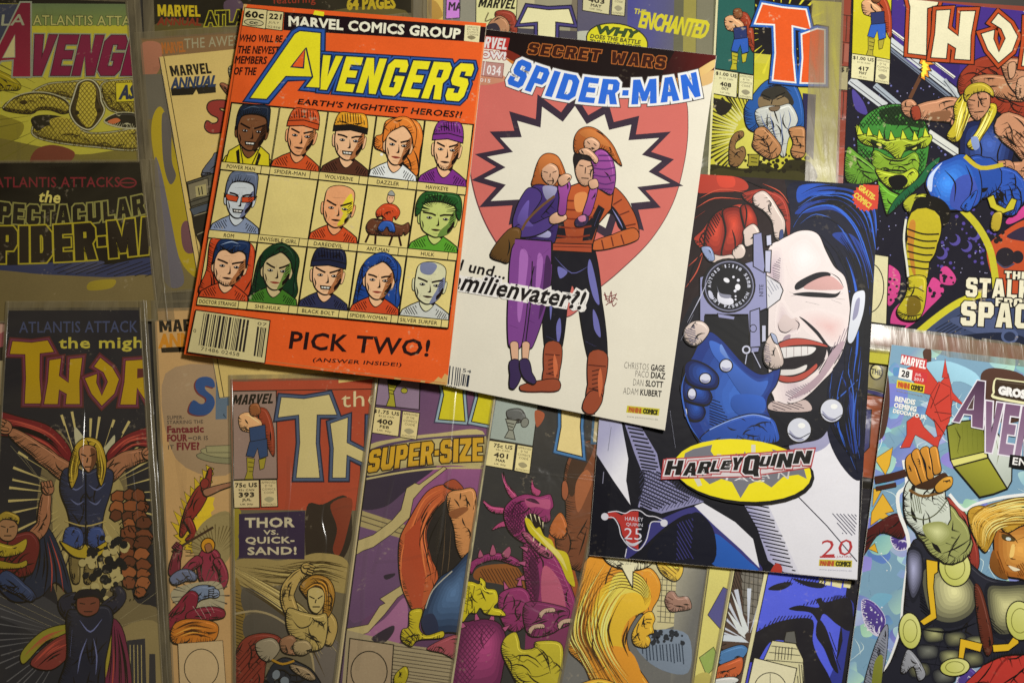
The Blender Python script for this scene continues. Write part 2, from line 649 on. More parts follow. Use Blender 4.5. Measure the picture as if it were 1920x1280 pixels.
def strip_polys(pts, w, closed, taper, c):
    n = len(pts)
    if n < 2:
        return []
    L, R = [], []
    for i in range(n):
        if closed:
            a, b = pts[i - 1], pts[(i + 1) % n]
        else:
            a, b = pts[max(i - 1, 0)], pts[min(i + 1, n - 1)]
        p = pts[i]
        d1 = (p[0] - a[0], p[1] - a[1]); d2 = (b[0] - p[0], b[1] - p[1])
        l1 = math.hypot(*d1) or 1e-9; l2 = math.hypot(*d2) or 1e-9
        if not closed and i == 0: d1, l1 = d2, l2
        if not closed and i == n - 1: d2, l2 = d1, l1
        n1 = (-d1[1] / l1, d1[0] / l1); n2 = (-d2[1] / l2, d2[0] / l2)
        m = (n1[0] + n2[0], n1[1] + n2[1])
        lm = math.hypot(*m)
        if lm < 0.3:
            m, s = n1, 1.0
        else:
            m = (m[0] / lm, m[1] / lm)
            s = min(1.7, 1.0 / max(0.35, m[0] * n1[0] + m[1] * n1[1]))
        ww = w * 0.5
        if taper and not closed:
            t = i / (n - 1)
            ww *= (1 - t) * 0.9 + 0.1 if taper == 1 else max(0.12, math.sin(math.pi * t)) if taper == 2 else t * 0.9 + 0.1
        L.append((p[0] + m[0] * ww * s, p[1] + m[1] * ww * s, c))
        R.append((p[0] - m[0] * ww * s, p[1] - m[1] * ww * s, c))
    out = []
    for i in range(n if closed else n - 1):
        j = (i + 1) % n
        out.append([L[i], L[j], R[j], R[i]])
    return out

def st(c, w, pts, closed=False, smooth=True, taper=0, n=4):
    """ink line"""
    if smooth and len(pts) > 2:
        pts = catmull(pts, closed, n)
    K = cur
    bb = bbox(pts)
    lv = K.level((bb[0] - w, bb[1] - w, bb[2] + w, bb[3] + w))
    K.emit(strip_polys(pts, w, closed, taper, K.col(c)), lv * STEP)

def many(c, w, lines, taper=0, smooth=False):
    """a batch of ink lines at one printing level"""
    K = cur
    allp = [p for l in lines for p in l]
    if not allp:
        return
    lv = K.level(bbox(allp))
    cc = K.col(c)
    for i, l in enumerate(lines):
        if smooth and len(l) > 2:
            l = catmull(l, False, 4)
        K.emit(strip_polys(l, w, False, taper, cc), (lv + 0.12 * (i % 7)) * STEP)

def dots(c, items):
    """a batch of small round marks (x, y, r)"""
    K = cur
    lv = K.level((min(i[0] for i in items), min(i[1] for i in items), max(i[0] for i in items), max(i[1] for i in items)))
    cc = K.col(c)
    for k, (x, y, r) in enumerate(items):
        n = 6 if r < 4 else 12
        K.emit([[(x + r * math.cos(-a * 6.2832 / n), y + r * math.sin(-a * 6.2832 / n), cc) for a in range(n)]], (lv + 0.12 * (k % 7)) * STEP)

def el(c, cx, cy, rx, ry, rot=0.0, ol=0, oc=BLK, n=28, c2=None, ax=None):
    ca, sa = math.cos(math.radians(rot)), math.sin(math.radians(rot))
    pts = []
    for i in range(n):
        a = 2 * math.pi * i / n
        x, y = rx * math.cos(a), ry * math.sin(a)
        pts.append((cx + x * ca - y * sa, cy + x * sa + y * ca))
    pg(c, pts, ol=ol, oc=oc, c2=c2, ax=ax)

def inside(p, poly):
    r = False
    j = len(poly) - 1
    for i in range(len(poly)):
        if (poly[i][1] > p[1]) != (poly[j][1] > p[1]):
            if p[0] < (poly[j][0] - poly[i][0]) * (p[1] - poly[i][1]) / (poly[j][1] - poly[i][1]) + poly[i][0]:
                r = not r
        j = i
    return r

def hatch(c, w, poly, ang, gap, taper=0, jit=0.15, smooth=False):
    """parallel pen strokes filling a closed outline"""
    if smooth:
        poly = catmull(poly, True, 5)
    a = math.radians(ang)
    dx, dy = math.cos(a), math.sin(a)
    nx, ny = -dy, dx
    pr = [p[0] * nx + p[1] * ny for p in poly]
    k = min(pr) + gap * 0.5
    lines = []
    rg = random.Random(int(k * 7) + len(poly))
    while k < max(pr):
        xs = []
        for i in range(len(poly)):
            p, q = poly[i], poly[(i + 1) % len(poly)]
            d0 = p[0] * nx + p[1] * ny - k; d1 = q[0] * nx + q[1] * ny - k
            if (d0 >= 0) != (d1 >= 0):
                t = d0 / (d0 - d1)
                x = p[0] + (q[0] - p[0]) * t; y = p[1] + (q[1] - p[1]) * t
                xs.append((x * dx + y * dy, x, y))
        xs.sort()
        for i in range(0, len(xs) - 1, 2):
            A, B = xs[i][1:], xs[i + 1][1:]
            u = rg.uniform(0, jit)
            B = (B[0] + (A[0] - B[0]) * u, B[1] + (A[1] - B[1]) * u)
            if math.hypot(A[0] - B[0], A[1] - B[1]) > 2:
                lines.append([A, ((A[0] + B[0]) / 2, (A[1] + B[1]) / 2), B])
        k += gap * rg.uniform(0.8, 1.2)
    many(c, w, lines, taper=taper)

def fan(c, w, cx, cy, r0, r1, a0, a1, n, taper=3, jit=0.25, seed=1):
    """radiating strokes"""
    rg = random.Random(seed)
    lines = []
    for i in range(n):
        a = math.radians(a0 + (a1 - a0) * (i + rg.uniform(-.3, .3)) / max(1, n - 1))
        ra = r0 * (1 + rg.uniform(0, jit)); rb = r1 * (1 - rg.uniform(0, jit * .5))
        lines.append([(cx + ra * math.cos(a), cy + ra * math.sin(a)), (cx + rb * math.cos(a), cy + rb * math.sin(a))])
    many(c, w, lines, taper=taper)

_tcache = {}
def glyphs(s, bold, res):
    k = (s, bold, res)
    if k in _tcache:
        return _tcache[k]
    cu = bpy.data.curves.new("t", 'FONT')
    cu.body = s
    cu.resolution_u = res
    cu.offset = bold
    cu.space_character = 1.06 + bold * 2.0
    cu.fill_mode = 'FRONT'
    o = bpy.data.objects.new("t", cu)
    COL.objects.link(o)
    bpy.context.view_layer.update()
    me = bpy.data.meshes.new_from_object(o)
    V = [(v.co.x, v.co.y) for v in me.vertices]
    F = [tuple(p.vertices) for p in me.polygons]
    bpy.data.meshes.remove(me)
    bpy.data.objects.remove(o)
    bpy.data.curves.remove(cu)
    # boundary loops, after welding by position
    key = {}
    idx = []
    W = []
    for v in V:
        kk = (round(v[0], 5), round(v[1], 5))
        if kk not in key:
            key[kk] = len(W); W.append(v)
        idx.append(key[kk])
    F = [tuple(idx[i] for i in f) for f in F]
    F = [f for f in F if len(set(f)) == len(f)]
    ec = {}
    for f in F:
        for i in range(len(f)):
            a, b = f[i], f[(i + 1) % len(f)]
            e = (min(a, b), max(a, b))
            ec.setdefault(e, []).append((a, b))
    nxt = {}
    for e, l in ec.items():
        if len(l) == 1:
            nxt.setdefault(l[0][0], []).append(l[0][1])
    loops = []
    while nxt:
        s0 = next(iter(nxt))
        loop = [s0]
        c = s0
        while c in nxt:
            d = nxt[c].pop()
            if not nxt[c]:
                del nxt[c]
            if d == s0:
                break
            loop.append(d); c = d
        if len(loop) > 2:
            loops.append(loop)
    _tcache[k] = (W, F, loops)
    return _tcache[k]

def boxq(x, y, w, h, slope=0.08, lean=None):
    k = -slope if lean is None else lean
    return [(x, y), (x + w, y + w * slope), (x + w + h * k, y + w * slope + h), (x + h * k, y + h)]

def tx(c, s, q, bold=0.02, out=(), warp=None, res=2, c2=None):
    """printed lettering filling the quad q (TL TR BR BL) ; out = [(colour, width)] outlines from widest to narrowest"""
    K = cur
    b0 = min(bold, 0.0)
    V, F, loops = glyphs(s, b0, res)
    if not V:
        return
    x0, y0, x1, y1 = bbox(V)
    hq = 0.5 * (math.hypot(q[3][0] - q[0][0], q[3][1] - q[0][1]) + math.hypot(q[2][0] - q[1][0], q[2][1] - q[1][1]))
    extra = (bold - b0) * hq / max(0.2, y1 - y0) * 0.8
    if extra > 0.15:
        # heavier weight: the letter is thickened by a stroke of its own colour, inside the same box
        iw = math.hypot(q[1][0] - q[0][0], q[1][1] - q[0][1])
        eu, ev = extra / max(iw, 1), extra / max(hq, 1)
        def mm(u, v, Q=q):
            return tuple((Q[0][k] * (1 - u) + Q[1][k] * u) * (1 - v) + (Q[3][k] * (1 - u) + Q[2][k] * u) * v for k in (0, 1))
        q = [mm(eu, ev), mm(1 - eu, ev), mm(1 - eu, 1 - ev), mm(eu, 1 - ev)]
        out = [(oc, w + extra) for oc, w in out] + [(c, extra)]
    P = []
    UV = []
    for (x, y) in V:
        u = (x - x0) / max(1e-6, x1 - x0); v = 1 - (y - y0) / max(1e-6, y1 - y0)
        if warp:
            u, v = warp(u, v)
        UV.append((u, v))
        P.append(tuple((q[0][k] * (1 - u) + q[1][k] * u) * (1 - v) + (q[3][k] * (1 - u) + q[2][k] * u) * v for k in (0, 1)))
    bb = bbox(P)
    for (oc, w) in out:
        lv = K.level((bb[0] - w, bb[1] - w, bb[2] + w, bb[3] + w))
        cc = K.col(oc)
        for i, lp in enumerate(loops):
            pts = []
            for j in lp:
                if not pts or math.hypot(P[j][0] - pts[-1][0], P[j][1] - pts[-1][1]) > 0.35:
                    pts.append(P[j])
            if len(pts) > 2:
                K.emit(strip_polys(pts, 2 * w, True, 0, cc), (lv + 0.2 * (i % 4)) * STEP)
    lv = K.level(bb)
    cc = K.col(c)
    cd = K.col(c2) if c2 else cc
    tris = []
    for f in F:
        poly = []
        for i in f:
            t = max(0, min(1, UV[i][1]))
            poly.append((P[i][0], P[i][1], [cc[k] + (cd[k] - cc[k]) * t for k in range(3)]))
        ar = sum(poly[i][0] * poly[(i + 1) % len(poly)][1] - poly[(i + 1) % len(poly)][0] * poly[i][1] for i in range(len(poly)))
        tris.append(poly if ar < 0 else poly[::-1])
    K.emit(tris, lv * STEP)

def clockwise_fix(q):
    return q

# rune-like display letters in a unit box (y down)
RUNE = {
    'T': [(0, .2), (.08, 0), (.5, .03), (.86, 0), (1, .18), (.68, .2), (.66, .6), (.7, 1), (.28, 1), (.34, .6), (.35, .21)],
    'H': [(.08, .03), (.4, 0), (.36, .38), (.64, .54), (.66, .02), (1, 0), (.93, .5), (.95, 1), (.58, 1), (.6, .78), (.38, .68), (.36, 1), (0, 1), (.07, .5)],
    'O': [(.45, 0), (.8, .2), (1, .45), (.86, .75), (.5, 1), (.2, .75), (0, .43), (.35, .34), (.33, .52), (.5, .8), (.68, .5), (.55, .3), (.27, .18)],
    'R': [(.06, .03), (.6, 0), (.97, .2), (.92, .42), (.62, .55), (1, 1), (.62, 1), (.36, .62), (.34, 1), (0, 1), (.06, .5)],
}
def rune(ch, c, q, out=()):
    P = []
    for (u, v) in RUNE[ch]:
        P.append(tuple((q[0][k] * (1 - u) + q[1][k] * u) * (1 - v) + (q[3][k] * (1 - u) + q[2][k] * u) * v for k in (0, 1)))
    for (oc, w) in out:
        st(oc, 2 * w, P, closed=True, smooth=False)
    pg(c, P)
    if ch == 'R':
        H = [(.36, .2), (.62, .2), (.6, .38), (.36, .42)]
        P = [tuple((q[0][k] * (1 - u) + q[1][k] * u) * (1 - v) + (q[3][k] * (1 - u) + q[2][k] * u) * v for k in (0, 1)) for u, v in H]
        pg(out[0][0] if out else BLK, P)

def arc(k):
    return lambda u, v: (u, v + k * (1 - (2 * u - 1) ** 2))

def barcode(q, n, seed, c='2a2420', digits=None, paper=None):
    rg = random.Random(seed)
    def m(u, v):
        return tuple((q[0][k] * (1 - u) + q[1][k] * u) * (1 - v) + (q[3][k] * (1 - u) + q[2][k] * u) * v for k in (0, 1))
    u = 0.0
    K = cur
    lv = K.level(bbox(q))
    cc = K.col(c)
    while u < 1:
        w = rg.choice((1, 1, 2, 3)) / n
        K.emit([[(*m(u, 0), cc), (*m(min(1, u + w), 0), cc), (*m(min(1, u + w), 1), cc), (*m(u, 1), cc)]], lv * STEP)
        u += w + rg.choice((1, 1, 2)) / n

class Loc:
    """a local frame: unit square -> quad in photo pixels"""
    def __init__(self, q):
        self.q = q
    def __call__(self, u, v):
        q = self.q
        return tuple((q[0][k] * (1 - u) + q[1][k] * u) * (1 - v) + (q[3][k] * (1 - u) + q[2][k] * u) * v for k in (0, 1))
    def P(self, pts):
        return [self(*p) for p in pts]

def icon_figure(q, shirt, legs, boots, skin='c8966a', cape=None, hair='7a4a2a'):
    """tiny standing figure of the corner box: generic, in plain clothes"""
    f = Loc(q)
    if cape:
        sm(cape, f.P([(.45, .12), (.75, .1), (.95, .35), (1.0, .7), (.85, .62), (.7, .4)]), ol=1.2)
    sm(skin, f.P([(.1, .2), (.3, .14), (.5, .2), (.66, .28), (.6, .42), (.35, .4), (.15, .36)]), ol=1.2)
    sm(hair, f.P([(.36, .05), (.55, .03), (.62, .14), (.48, .2), (.36, .16)]), ol=1)
    pg(shirt, f.P([(.36, .34), (.74, .3), (.78, .5), (.4, .54)]), ol=1.2)
    pg(legs, f.P([(.38, .52), (.8, .48), (.84, .7), (.64, .74), (.58, .6), (.5, .72), (.3, .7)]), ol=1.2)
    pg(boots, f.P([(.32, .72), (.52, .74), (.48, .94), (.5, 1), (.28, 1), (.34, .9)]), ol=1)
    pg(boots, f.P([(.62, .75), (.8, .72), (.76, .86), (.66, .88)]), ol=1)
    many(BLK, 1.2, [f.P([(.36, .78), (.5, .79)]), f.P([(.36, .84), (.5, .85)]), f.P([(.38, .9), (.48, .9)])])

def price_box(q1, q2, lines, cream='dcd3a0', lw=1.6):
    pg(cream, q1, ol=lw); pg(cream, q2, ol=lw)
    f = Loc(q1)
    for (s, u0, v0, u1, v1, b) in lines:
        tx('2a241c', s, f.P([(u0, v0), (u1, v0), (u1, v1), (u0, v1)]), bold=b)
    g = Loc(q2)
    for k, s in enumerate(("APPROVED", "BY THE", "COMICS", "CODE")):
        w = (.86, .45, .8, .6)[k]
        tx('3a3226', s, g.P([(.5 - w / 2, .06 + k * .125), (.5 + w / 2, .06 + k * .125), (.5 + w / 2, .14 + k * .125), (.5 - w / 2, .14 + k * .125)]), bold=.02)
    sm('8d8668', g.P([(.2, .72), (.5, .62), (.8, .72), (.5, .84)]))
    tx('3a3226', "AUTHORITY", g.P([(.08, .88), (.92, .88), (.92, .95), (.08, .95)]), bold=.02)

# angular display capitals in a unit box (y down): outline, counters, width
BF = {
    'V': ([(0, 0), (.38, 0), (.52, .62), (.64, 0), (1, 0), (.68, 1), (.32, 1)], [], 1),
    'E': ([(0, 0), (1, 0), (1, .22), (.4, .22), (.4, .39), (.9, .39), (.9, .59), (.4, .59), (.4, .78), (1, .78), (1, 1), (0, 1)], [], .86),
    'F': ([(0, 0), (1, 0), (1, .22), (.4, .22), (.4, .41), (.9, .41), (.9, .61), (.4, .61), (.4, 1), (0, 1)], [], .84),
    'N': ([(0, 0), (.36, 0), (.64, .5), (.64, 0), (1, 0), (1, 1), (.66, 1), (.36, .48), (.36, 1), (0, 1)], [], 1.02),
    'G': ([(.22, 0), (.85, 0), (1, .14), (1, .34), (.64, .34), (.64, .22), (.38, .22), (.38, .78), (.64, .78), (.64, .62), (.52, .62), (.52, .45), (1, .45), (1, .86), (.82, 1), (.2, 1), (0, .86), (0, .16)], [], 1),
    'C': ([(.2, 0), (.82, 0), (1, .14), (1, .36), (.64, .36), (.64, .22), (.38, .22), (.38, .78), (.64, .78), (.64, .64), (1, .64), (1, .86), (.82, 1), (.2, 1), (0, .86), (0, .14)], [], .95),
    'O': ([(.2, 0), (.82, 0), (1, .14), (1, .86), (.82, 1), (.2, 1), (0, .86), (0, .14)], [[(.38, .22), (.64, .22), (.64, .78), (.38, .78)]], 1),
    'R': ([(0, 0), (.8, 0), (1, .14), (1, .42), (.82, .56), (1, 1), (.62, 1), (.48, .62), (.38, .62), (.38, 1), (0, 1)], [[(.38, .2), (.63, .2), (.63, .42), (.38, .42)]], 1),
    'S': ([(.2, 0), (.85, 0), (1, .12), (1, .32), (.64, .32), (.64, .21), (.38, .21), (.38, .36), (.86, .4), (1, .52), (1, .86), (.82, 1), (.16, 1), (0, .88), (0, .68), (.36, .68), (.36, .79), (.62, .79), (.62, .62), (.16, .58), (0, .46), (0, .14)], [], .94),
    'A': ([(.28, 0), (.72, 0), (1, 1), (.64, 1), (.6, .78), (.4, .78), (.36, 1), (0, 1)], [[(.5, .26), (.57, .59), (.43, .59)]], 1.05),
    'M': ([(0, 0), (.3, 0), (.5, .5), (.7, 0), (1, 0), (1, 1), (.73, 1), (.73, .48), (.59, .88), (.41, .88), (.27, .48), (.27, 1), (0, 1)], [], 1.35),
    'P': ([(0, 0), (.8, 0), (1, .14), (1, .48), (.82, .64), (.38, .64), (.38, 1), (0, 1)], [[(.38, .2), (.63, .2), (.63, .44), (.38, .44)]], .95),
    'I': ([(0, 0), (1, 0), (1, 1), (0, 1)], [], .4),
    'D': ([(0, 0), (.72, 0), (1, .2), (1, .8), (.72, 1), (0, 1)], [[(.38, .22), (.56, .22), (.64, .32), (.64, .68), (.56, .78), (.38, .78)]], 1),
    '-': ([(0, .42), (1, .42), (1, .64), (0, .64)], [], .34),
    'H': ([(0, 0), (.36, 0), (.36, .38), (.64, .38), (.64, 0), (1, 0), (1, 1), (.64, 1), (.64, .6), (.36, .6), (.36, 1), (0, 1)], [], 1),
    'T': ([(0, 0), (1, 0), (1, .24), (.69, .24), (.69, 1), (.31, 1), (.31, .24), (0, .24)], [], .92),
    'L': ([(0, 0), (.4, 0), (.4, .78), (1, .78), (1, 1), (0, 1)], [], .82),
    'K': ([(0, 0), (.36, 0), (.36, .36), (.62, 0), (1, 0), (.68, .46), (1, 1), (.6, 1), (.36, .6), (.36, 1), (0, 1)], [], 1),
    'U': ([(0, 0), (.37, 0), (.37, .76), (.63, .76), (.63, 0), (1, 0), (1, .84), (.82, 1), (.18, 1), (0, .84)], [], 1),
    'W': ([(0, 0), (.27, 0), (.33, .6), (.42, .2), (.58, .2), (.67, .6), (.73, 0), (1, 0), (.86, 1), (.6, 1), (.5, .6), (.4, 1), (.14, 1)], [], 1.4),
    'Y': ([(0, 0), (.38, 0), (.5, .36), (.62, 0), (1, 0), (.69, .62), (.69, 1), (.31, 1), (.31, .62)], [], 1),
    'Z': ([(0, 0), (1, 0), (1, .24), (.46, .76), (1, .76), (1, 1), (0, 1), (0, .76), (.54, .24), (0, .24)], [], .92),
    'Q': ([(.2, 0), (.82, 0), (1, .14), (1, .86), (1.1, 1.1), (.8, 1.1), (.72, 1), (.2, 1), (0, .86), (0, .14)], [[(.38, .22), (.64, .22), (.64, .78), (.38, .78)]], 1.1),
}

def block(c, s, q, out=(), warp=None, gap=.12, c2=None, over=()):
    """heavy angular lettering filling a quad; out: outlines under the fill, over: line on the edge of the fill"""
    K = cur
    W = sum(BF[ch][2] if ch != ' ' else .5 for ch in s) + gap * (len(s) - 1)
    x = 0.0
    letters = []
    def m(u, v):
        if warp:
            u, v = warp(u, v)
        return tuple((q[0][k] * (1 - u) + q[1][k] * u) * (1 - v) + (q[3][k] * (1 - u) + q[2][k] * u) * v for k in (0, 1))
    for ch in s:
        if ch == ' ':
            x += .5 + gap; continue
        o, hs, w = BF[ch]
        def mp(loop):
            P = []
            for i, a in enumerate(loop):
                b = loop[(i + 1) % len(loop)]
                for t in ((0, .5) if warp else (0,)):
                    P.append(m((x + (a[0] + (b[0] - a[0]) * t) * w) / W, a[1] + (b[1] - a[1]) * t))
            return P
        letters.append((mp(o), [mp(h) for h in hs]))
        x += w + gap
    allp = [p for o, _ in letters for p in o]
    bb = bbox(allp)
    for (oc, w) in out:
        lv = K.level((bb[0] - w, bb[1] - w, bb[2] + w, bb[3] + w))
        cc = K.col(oc)
        k = 0
        for o, hs in letters:
            for lp in [o] + hs:
                K.emit(strip_polys(lp, 2 * w, True, 0, cc), (lv + 0.2 * (k % 4)) * STEP); k += 1
    lv = K.level(bb)
    ca = K.col(c); cb = K.col(c2) if c2 else ca
    for o, hs in letters:
        loops = [o] + hs
        fl = [p for l in loops for p in l]
        tri = tessellate_polygon([[Vector((p[0], p[1], 0)) for p in l] for l in loops])
        y0, y1 = bb[1], bb[3]
        out_t = []
        for t in tri:
            poly = []
            for i in t:
                k = (fl[i][1] - y0) / max(1e-6, y1 - y0)
                poly.append((fl[i][0], fl[i][1], [ca[j] + (cb[j] - ca[j]) * k for j in range(3)]))
            ar = sum(poly[i][0] * poly[(i + 1) % 3][1] - poly[(i + 1) % 3][0] * poly[i][1] for i in range(3))
            out_t.append(poly if ar < 0 else poly[::-1])
        K.emit(out_t, lv * STEP)
    for (oc, w) in over:
        lv = K.level(bb)
        cc = K.col(oc)
        for o, hs in letters:
            for lp in [o] + hs:
                K.emit(strip_polys(lp, w, True, 0, cc), lv * STEP)

def strands(cols, g1, g2, n, w, seed=1, jit=3.0):
    """locks of hair: strokes swept between two guide lines"""
    rg = random.Random(seed)
    a, b = catmull(g1, False, 5), catmull(g2, False, 5)
    m = min(len(a), len(b))
    by = {}
    for i in range(n):
        t = (i + rg.uniform(-.3, .3)) / max(1, n - 1)
        s0 = rg.randint(0, m // 3); s1 = m - rg.randint(0, m // 3)
        jx, jy = rg.uniform(-jit, jit), rg.uniform(-jit, jit)
        l = [(a[k * (len(a) - 1) // (m - 1)][0] * (1 - t) + b[k * (len(b) - 1) // (m - 1)][0] * t + jx, a[k * (len(a) - 1) // (m - 1)][1] * (1 - t) + b[k * (len(b) - 1) // (m - 1)][1] * t + jy) for k in range(s0, s1)]
        if len(l) > 3:
            by.setdefault(rg.randrange(len(cols)), []).append(l)
    for k in sorted(by):
        many(cols[k], w * (1 + .5 * (k == 0)), by[k], taper=2)

def air(cd, cl, pts, h, steps=7, ol=2, smooth=True):
    """airbrushed colour: from cd at the rim to cl round the point h"""
    if smooth:
        pts = catmull(pts, True, 5)
    a, b = lin(cd), lin(cl)
    for k in range(steps):
        t = k / (steps - 1)
        f = 1 - 0.9 * t ** 0.85
        c = [a[j] + (b[j] - a[j]) * t for j in range(3)]
        c = [255 * (v * 12.92 if v <= 0.0031308 else 1.055 * v ** (1 / 2.4) - 0.055) for v in c]
        pg(c, [(h[0] + (p[0] - h[0]) * f, h[1] + (p[1] - h[1]) * f) for p in pts])
    if ol:
        ink_edge(pts, ol, BLK, cl, 0)

def limb(c, pts, ws, ol=2.2, feather=None, nf=False, n=6):
    """an arm or leg: a tapering rounded form along joints, pen outlined, with a muscle line"""
    P = catmull(pts, False, n)
    m = len(P)
    L, R = [], []
    for i, p in enumerate(P):
        t = i / (m - 1) * (len(ws) - 1)
        k = min(int(t), len(ws) - 2)
        f = t - k
        w = (ws[k] * (1 - f) + ws[k + 1] * f) * (1 + 0.10 * math.sin(f * math.pi)) * 0.5
        a, b = P[max(0, i - 1)], P[min(m - 1, i + 1)]
        dx, dy = b[0] - a[0], b[1] - a[1]
        l = math.hypot(dx, dy) or 1
        L.append((p[0] - dy / l * w, p[1] + dx / l * w)); R.append((p[0] + dy / l * w, p[1] - dx / l * w))
    def cap(p, q, a, b):
        dx, dy = p[0] - q[0], p[1] - q[1]
        l = math.hypot(dx, dy) or 1
        w = 0.5 * math.hypot(a[0] - b[0], a[1] - b[1]) * .8
        mx, my = (a[0] + b[0]) / 2, (a[1] + b[1]) / 2
        return [(mx + (a[0] - mx) * math.cos(t) + dx / l * w * math.sin(t), my + (a[1] - my) * math.cos(t) + dy / l * w * math.sin(t)) for t in (.5, 1.0, 1.57, 2.14, 2.64)]
    poly = L + cap(P[-1], P[-2], L[-1], R[-1]) + R[::-1] + cap(P[0], P[1], R[0], L[0])
    K = cur
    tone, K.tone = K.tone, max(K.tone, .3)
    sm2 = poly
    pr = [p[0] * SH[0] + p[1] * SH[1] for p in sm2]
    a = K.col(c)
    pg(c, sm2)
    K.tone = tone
    if ol:
        ink_edge(sm2, ol, BLK, c, 0 if nf else (K.feather if feather is None else feather))
    if not nf and m > 6:
        s = 1 if (L[m // 2][0] * SH[0] + L[m // 2][1] * SH[1]) > (R[m // 2][0] * SH[0] + R[m // 2][1] * SH[1]) else -1
        ln = []
        for k0, k1 in ((.12, .48), (.55, .88)):
            q = [((L[i][0] if s > 0 else R[i][0]) * .62 + P[i][0] * .38, (L[i][1] if s > 0 else R[i][1]) * .62 + P[i][1] * .38) for i in range(int(m * k0), int(m * k1) + 1)]
            if len(q) > 2: ln.append(q)
        many(BLK, max(1.6, min(ws) * .12), ln, taper=2)

def fist(c, x, y, r, rot=0.0, ol=2.0):
    """a closed hand: palm block, four folded fingers, thumb across"""
    a = math.radians(rot); ca, sa = math.cos(a), math.sin(a)
    def T(l): return [(x + (u * ca - v * sa) * r, y + (u * sa + v * ca) * r) for u, v in l]
    pg(c, T([(-.9, -.5), (-.3, -.85), (.5, -.8), (.95, -.3), (.9, .5), (.3, .9), (-.5, .85), (-.95, .3)]), smooth=True, ol=ol, nf=True)
    for k in range(4):
        v = -.72 + k * .4
        pg(c, T([(-.98, v), (-.2, v - .06), (-.12, v + .3), (-.95, v + .34)]), smooth=True, ol=ol * .8, nf=True)
    pg(c, T([(-.1, .1), (.5, -.1), (.75, .2), (.2, .5), (-.35, .55), (-.4, .35)]), smooth=True, ol=ol * .8, nf=True)

def flames(c, path, w, seed=1, ol=1.2, side=1):
    """ragged licks of fire along a path"""
    rg = random.Random(seed)
    P = catmull(path, False, 5)
    A, B = [], []
    for i, p in enumerate(P):
        a, b = P[max(0, i - 1)], P[min(len(P) - 1, i + 1)]
        dx, dy = b[0] - a[0], b[1] - a[1]
        l = math.hypot(dx, dy) or 1
        k = w * math.sin(math.pi * (.12 + .8 * i / (len(P) - 1)))
        s = k * (rg.uniform(1.2, 2.0) if i % 2 else .6)
        A.append((p[0] - dy / l * s - dx / l * s * .5 * (i % 2), p[1] + dx / l * s - dy / l * s * .5 * (i % 2)))
        s = k * (rg.uniform(.9, 1.5) if i % 2 == 0 else .6)
        B.append((p[0] + dy / l * s, p[1] - dx / l * s))
    pg(c, A + B[::-1], ol=ol)

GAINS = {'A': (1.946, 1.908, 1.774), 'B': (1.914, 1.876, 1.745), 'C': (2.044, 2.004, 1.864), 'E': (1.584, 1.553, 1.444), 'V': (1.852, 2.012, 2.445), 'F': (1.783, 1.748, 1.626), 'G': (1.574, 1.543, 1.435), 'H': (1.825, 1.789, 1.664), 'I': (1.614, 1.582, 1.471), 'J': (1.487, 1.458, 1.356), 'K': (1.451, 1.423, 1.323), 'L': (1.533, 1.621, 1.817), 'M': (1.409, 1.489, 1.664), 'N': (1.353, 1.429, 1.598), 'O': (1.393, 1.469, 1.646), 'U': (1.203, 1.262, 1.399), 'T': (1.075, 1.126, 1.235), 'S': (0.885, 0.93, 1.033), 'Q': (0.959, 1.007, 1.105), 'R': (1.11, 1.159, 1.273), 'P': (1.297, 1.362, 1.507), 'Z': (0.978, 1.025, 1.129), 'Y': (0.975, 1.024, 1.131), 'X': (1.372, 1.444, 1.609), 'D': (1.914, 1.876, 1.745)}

# ------------------------------------------------------------------ table
def table():
    c = [(-0.62, -0.46), (0.62, -0.46), (0.62, 0.44), (-0.62, 0.44)]
    V = [(x, y, z) for z in (0.0, -0.03) for x, y in c]
    F = [(0, 1, 2, 3), (7, 6, 5, 4), (0, 4, 5, 1), (1, 5, 6, 2), (2, 6, 7, 3), (3, 7, 4, 0)]
    me = bpy.data.meshes.new("table_top")
    me.from_pydata(V, [], F)
    me.materials.append(TABLE)
    o = bpy.data.objects.new("ground", me)
    COL.objects.link(o)
    o["kind"] = "structure"
table()
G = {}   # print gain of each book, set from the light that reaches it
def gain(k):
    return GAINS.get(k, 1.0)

BAGGED = "comics in clear bags"

# ================= A: snakes, top left
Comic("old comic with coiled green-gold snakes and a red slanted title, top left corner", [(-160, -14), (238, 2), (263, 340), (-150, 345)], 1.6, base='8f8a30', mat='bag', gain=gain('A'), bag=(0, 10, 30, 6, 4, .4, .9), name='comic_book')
cur.part('cover')
pg('14120f', [(-160, -20), (240, -10), (240, 9), (-160, 6)])
pg('4c5a3c', [(56, 7), (240, 8), (242, 49), (56, 49)], c2='5d6a34', ax=((150, 8), (150, 49)))
pg('928c26', [(56, 49), (242, 48), (244, 63), (56, 63)])
pg('2c3040', [(-160, 8), (56, 8), (56, 60), (-160, 130)])
sm('7a6f14', [(-20, 130), (15, 140), (38, 158), (34, 170), (8, 170), (-20, 172)], ol=1.5)
sm('6b6320', [(-20, 215), (20, 222), (45, 235), (30, 262), (-20, 270)])
sm('5c5426', [(-30, 262), (60, 272), (150, 290), (262, 280), (262, 340), (-30, 340)])
sm('5a2f22', [(66, 282), (100, 272), (140, 286), (120, 310), (60, 310)])
fan('56501c', 3, 160, 205, 90, 230, 150, 215, 9, seed=4)
cur.part('snake_illustration')
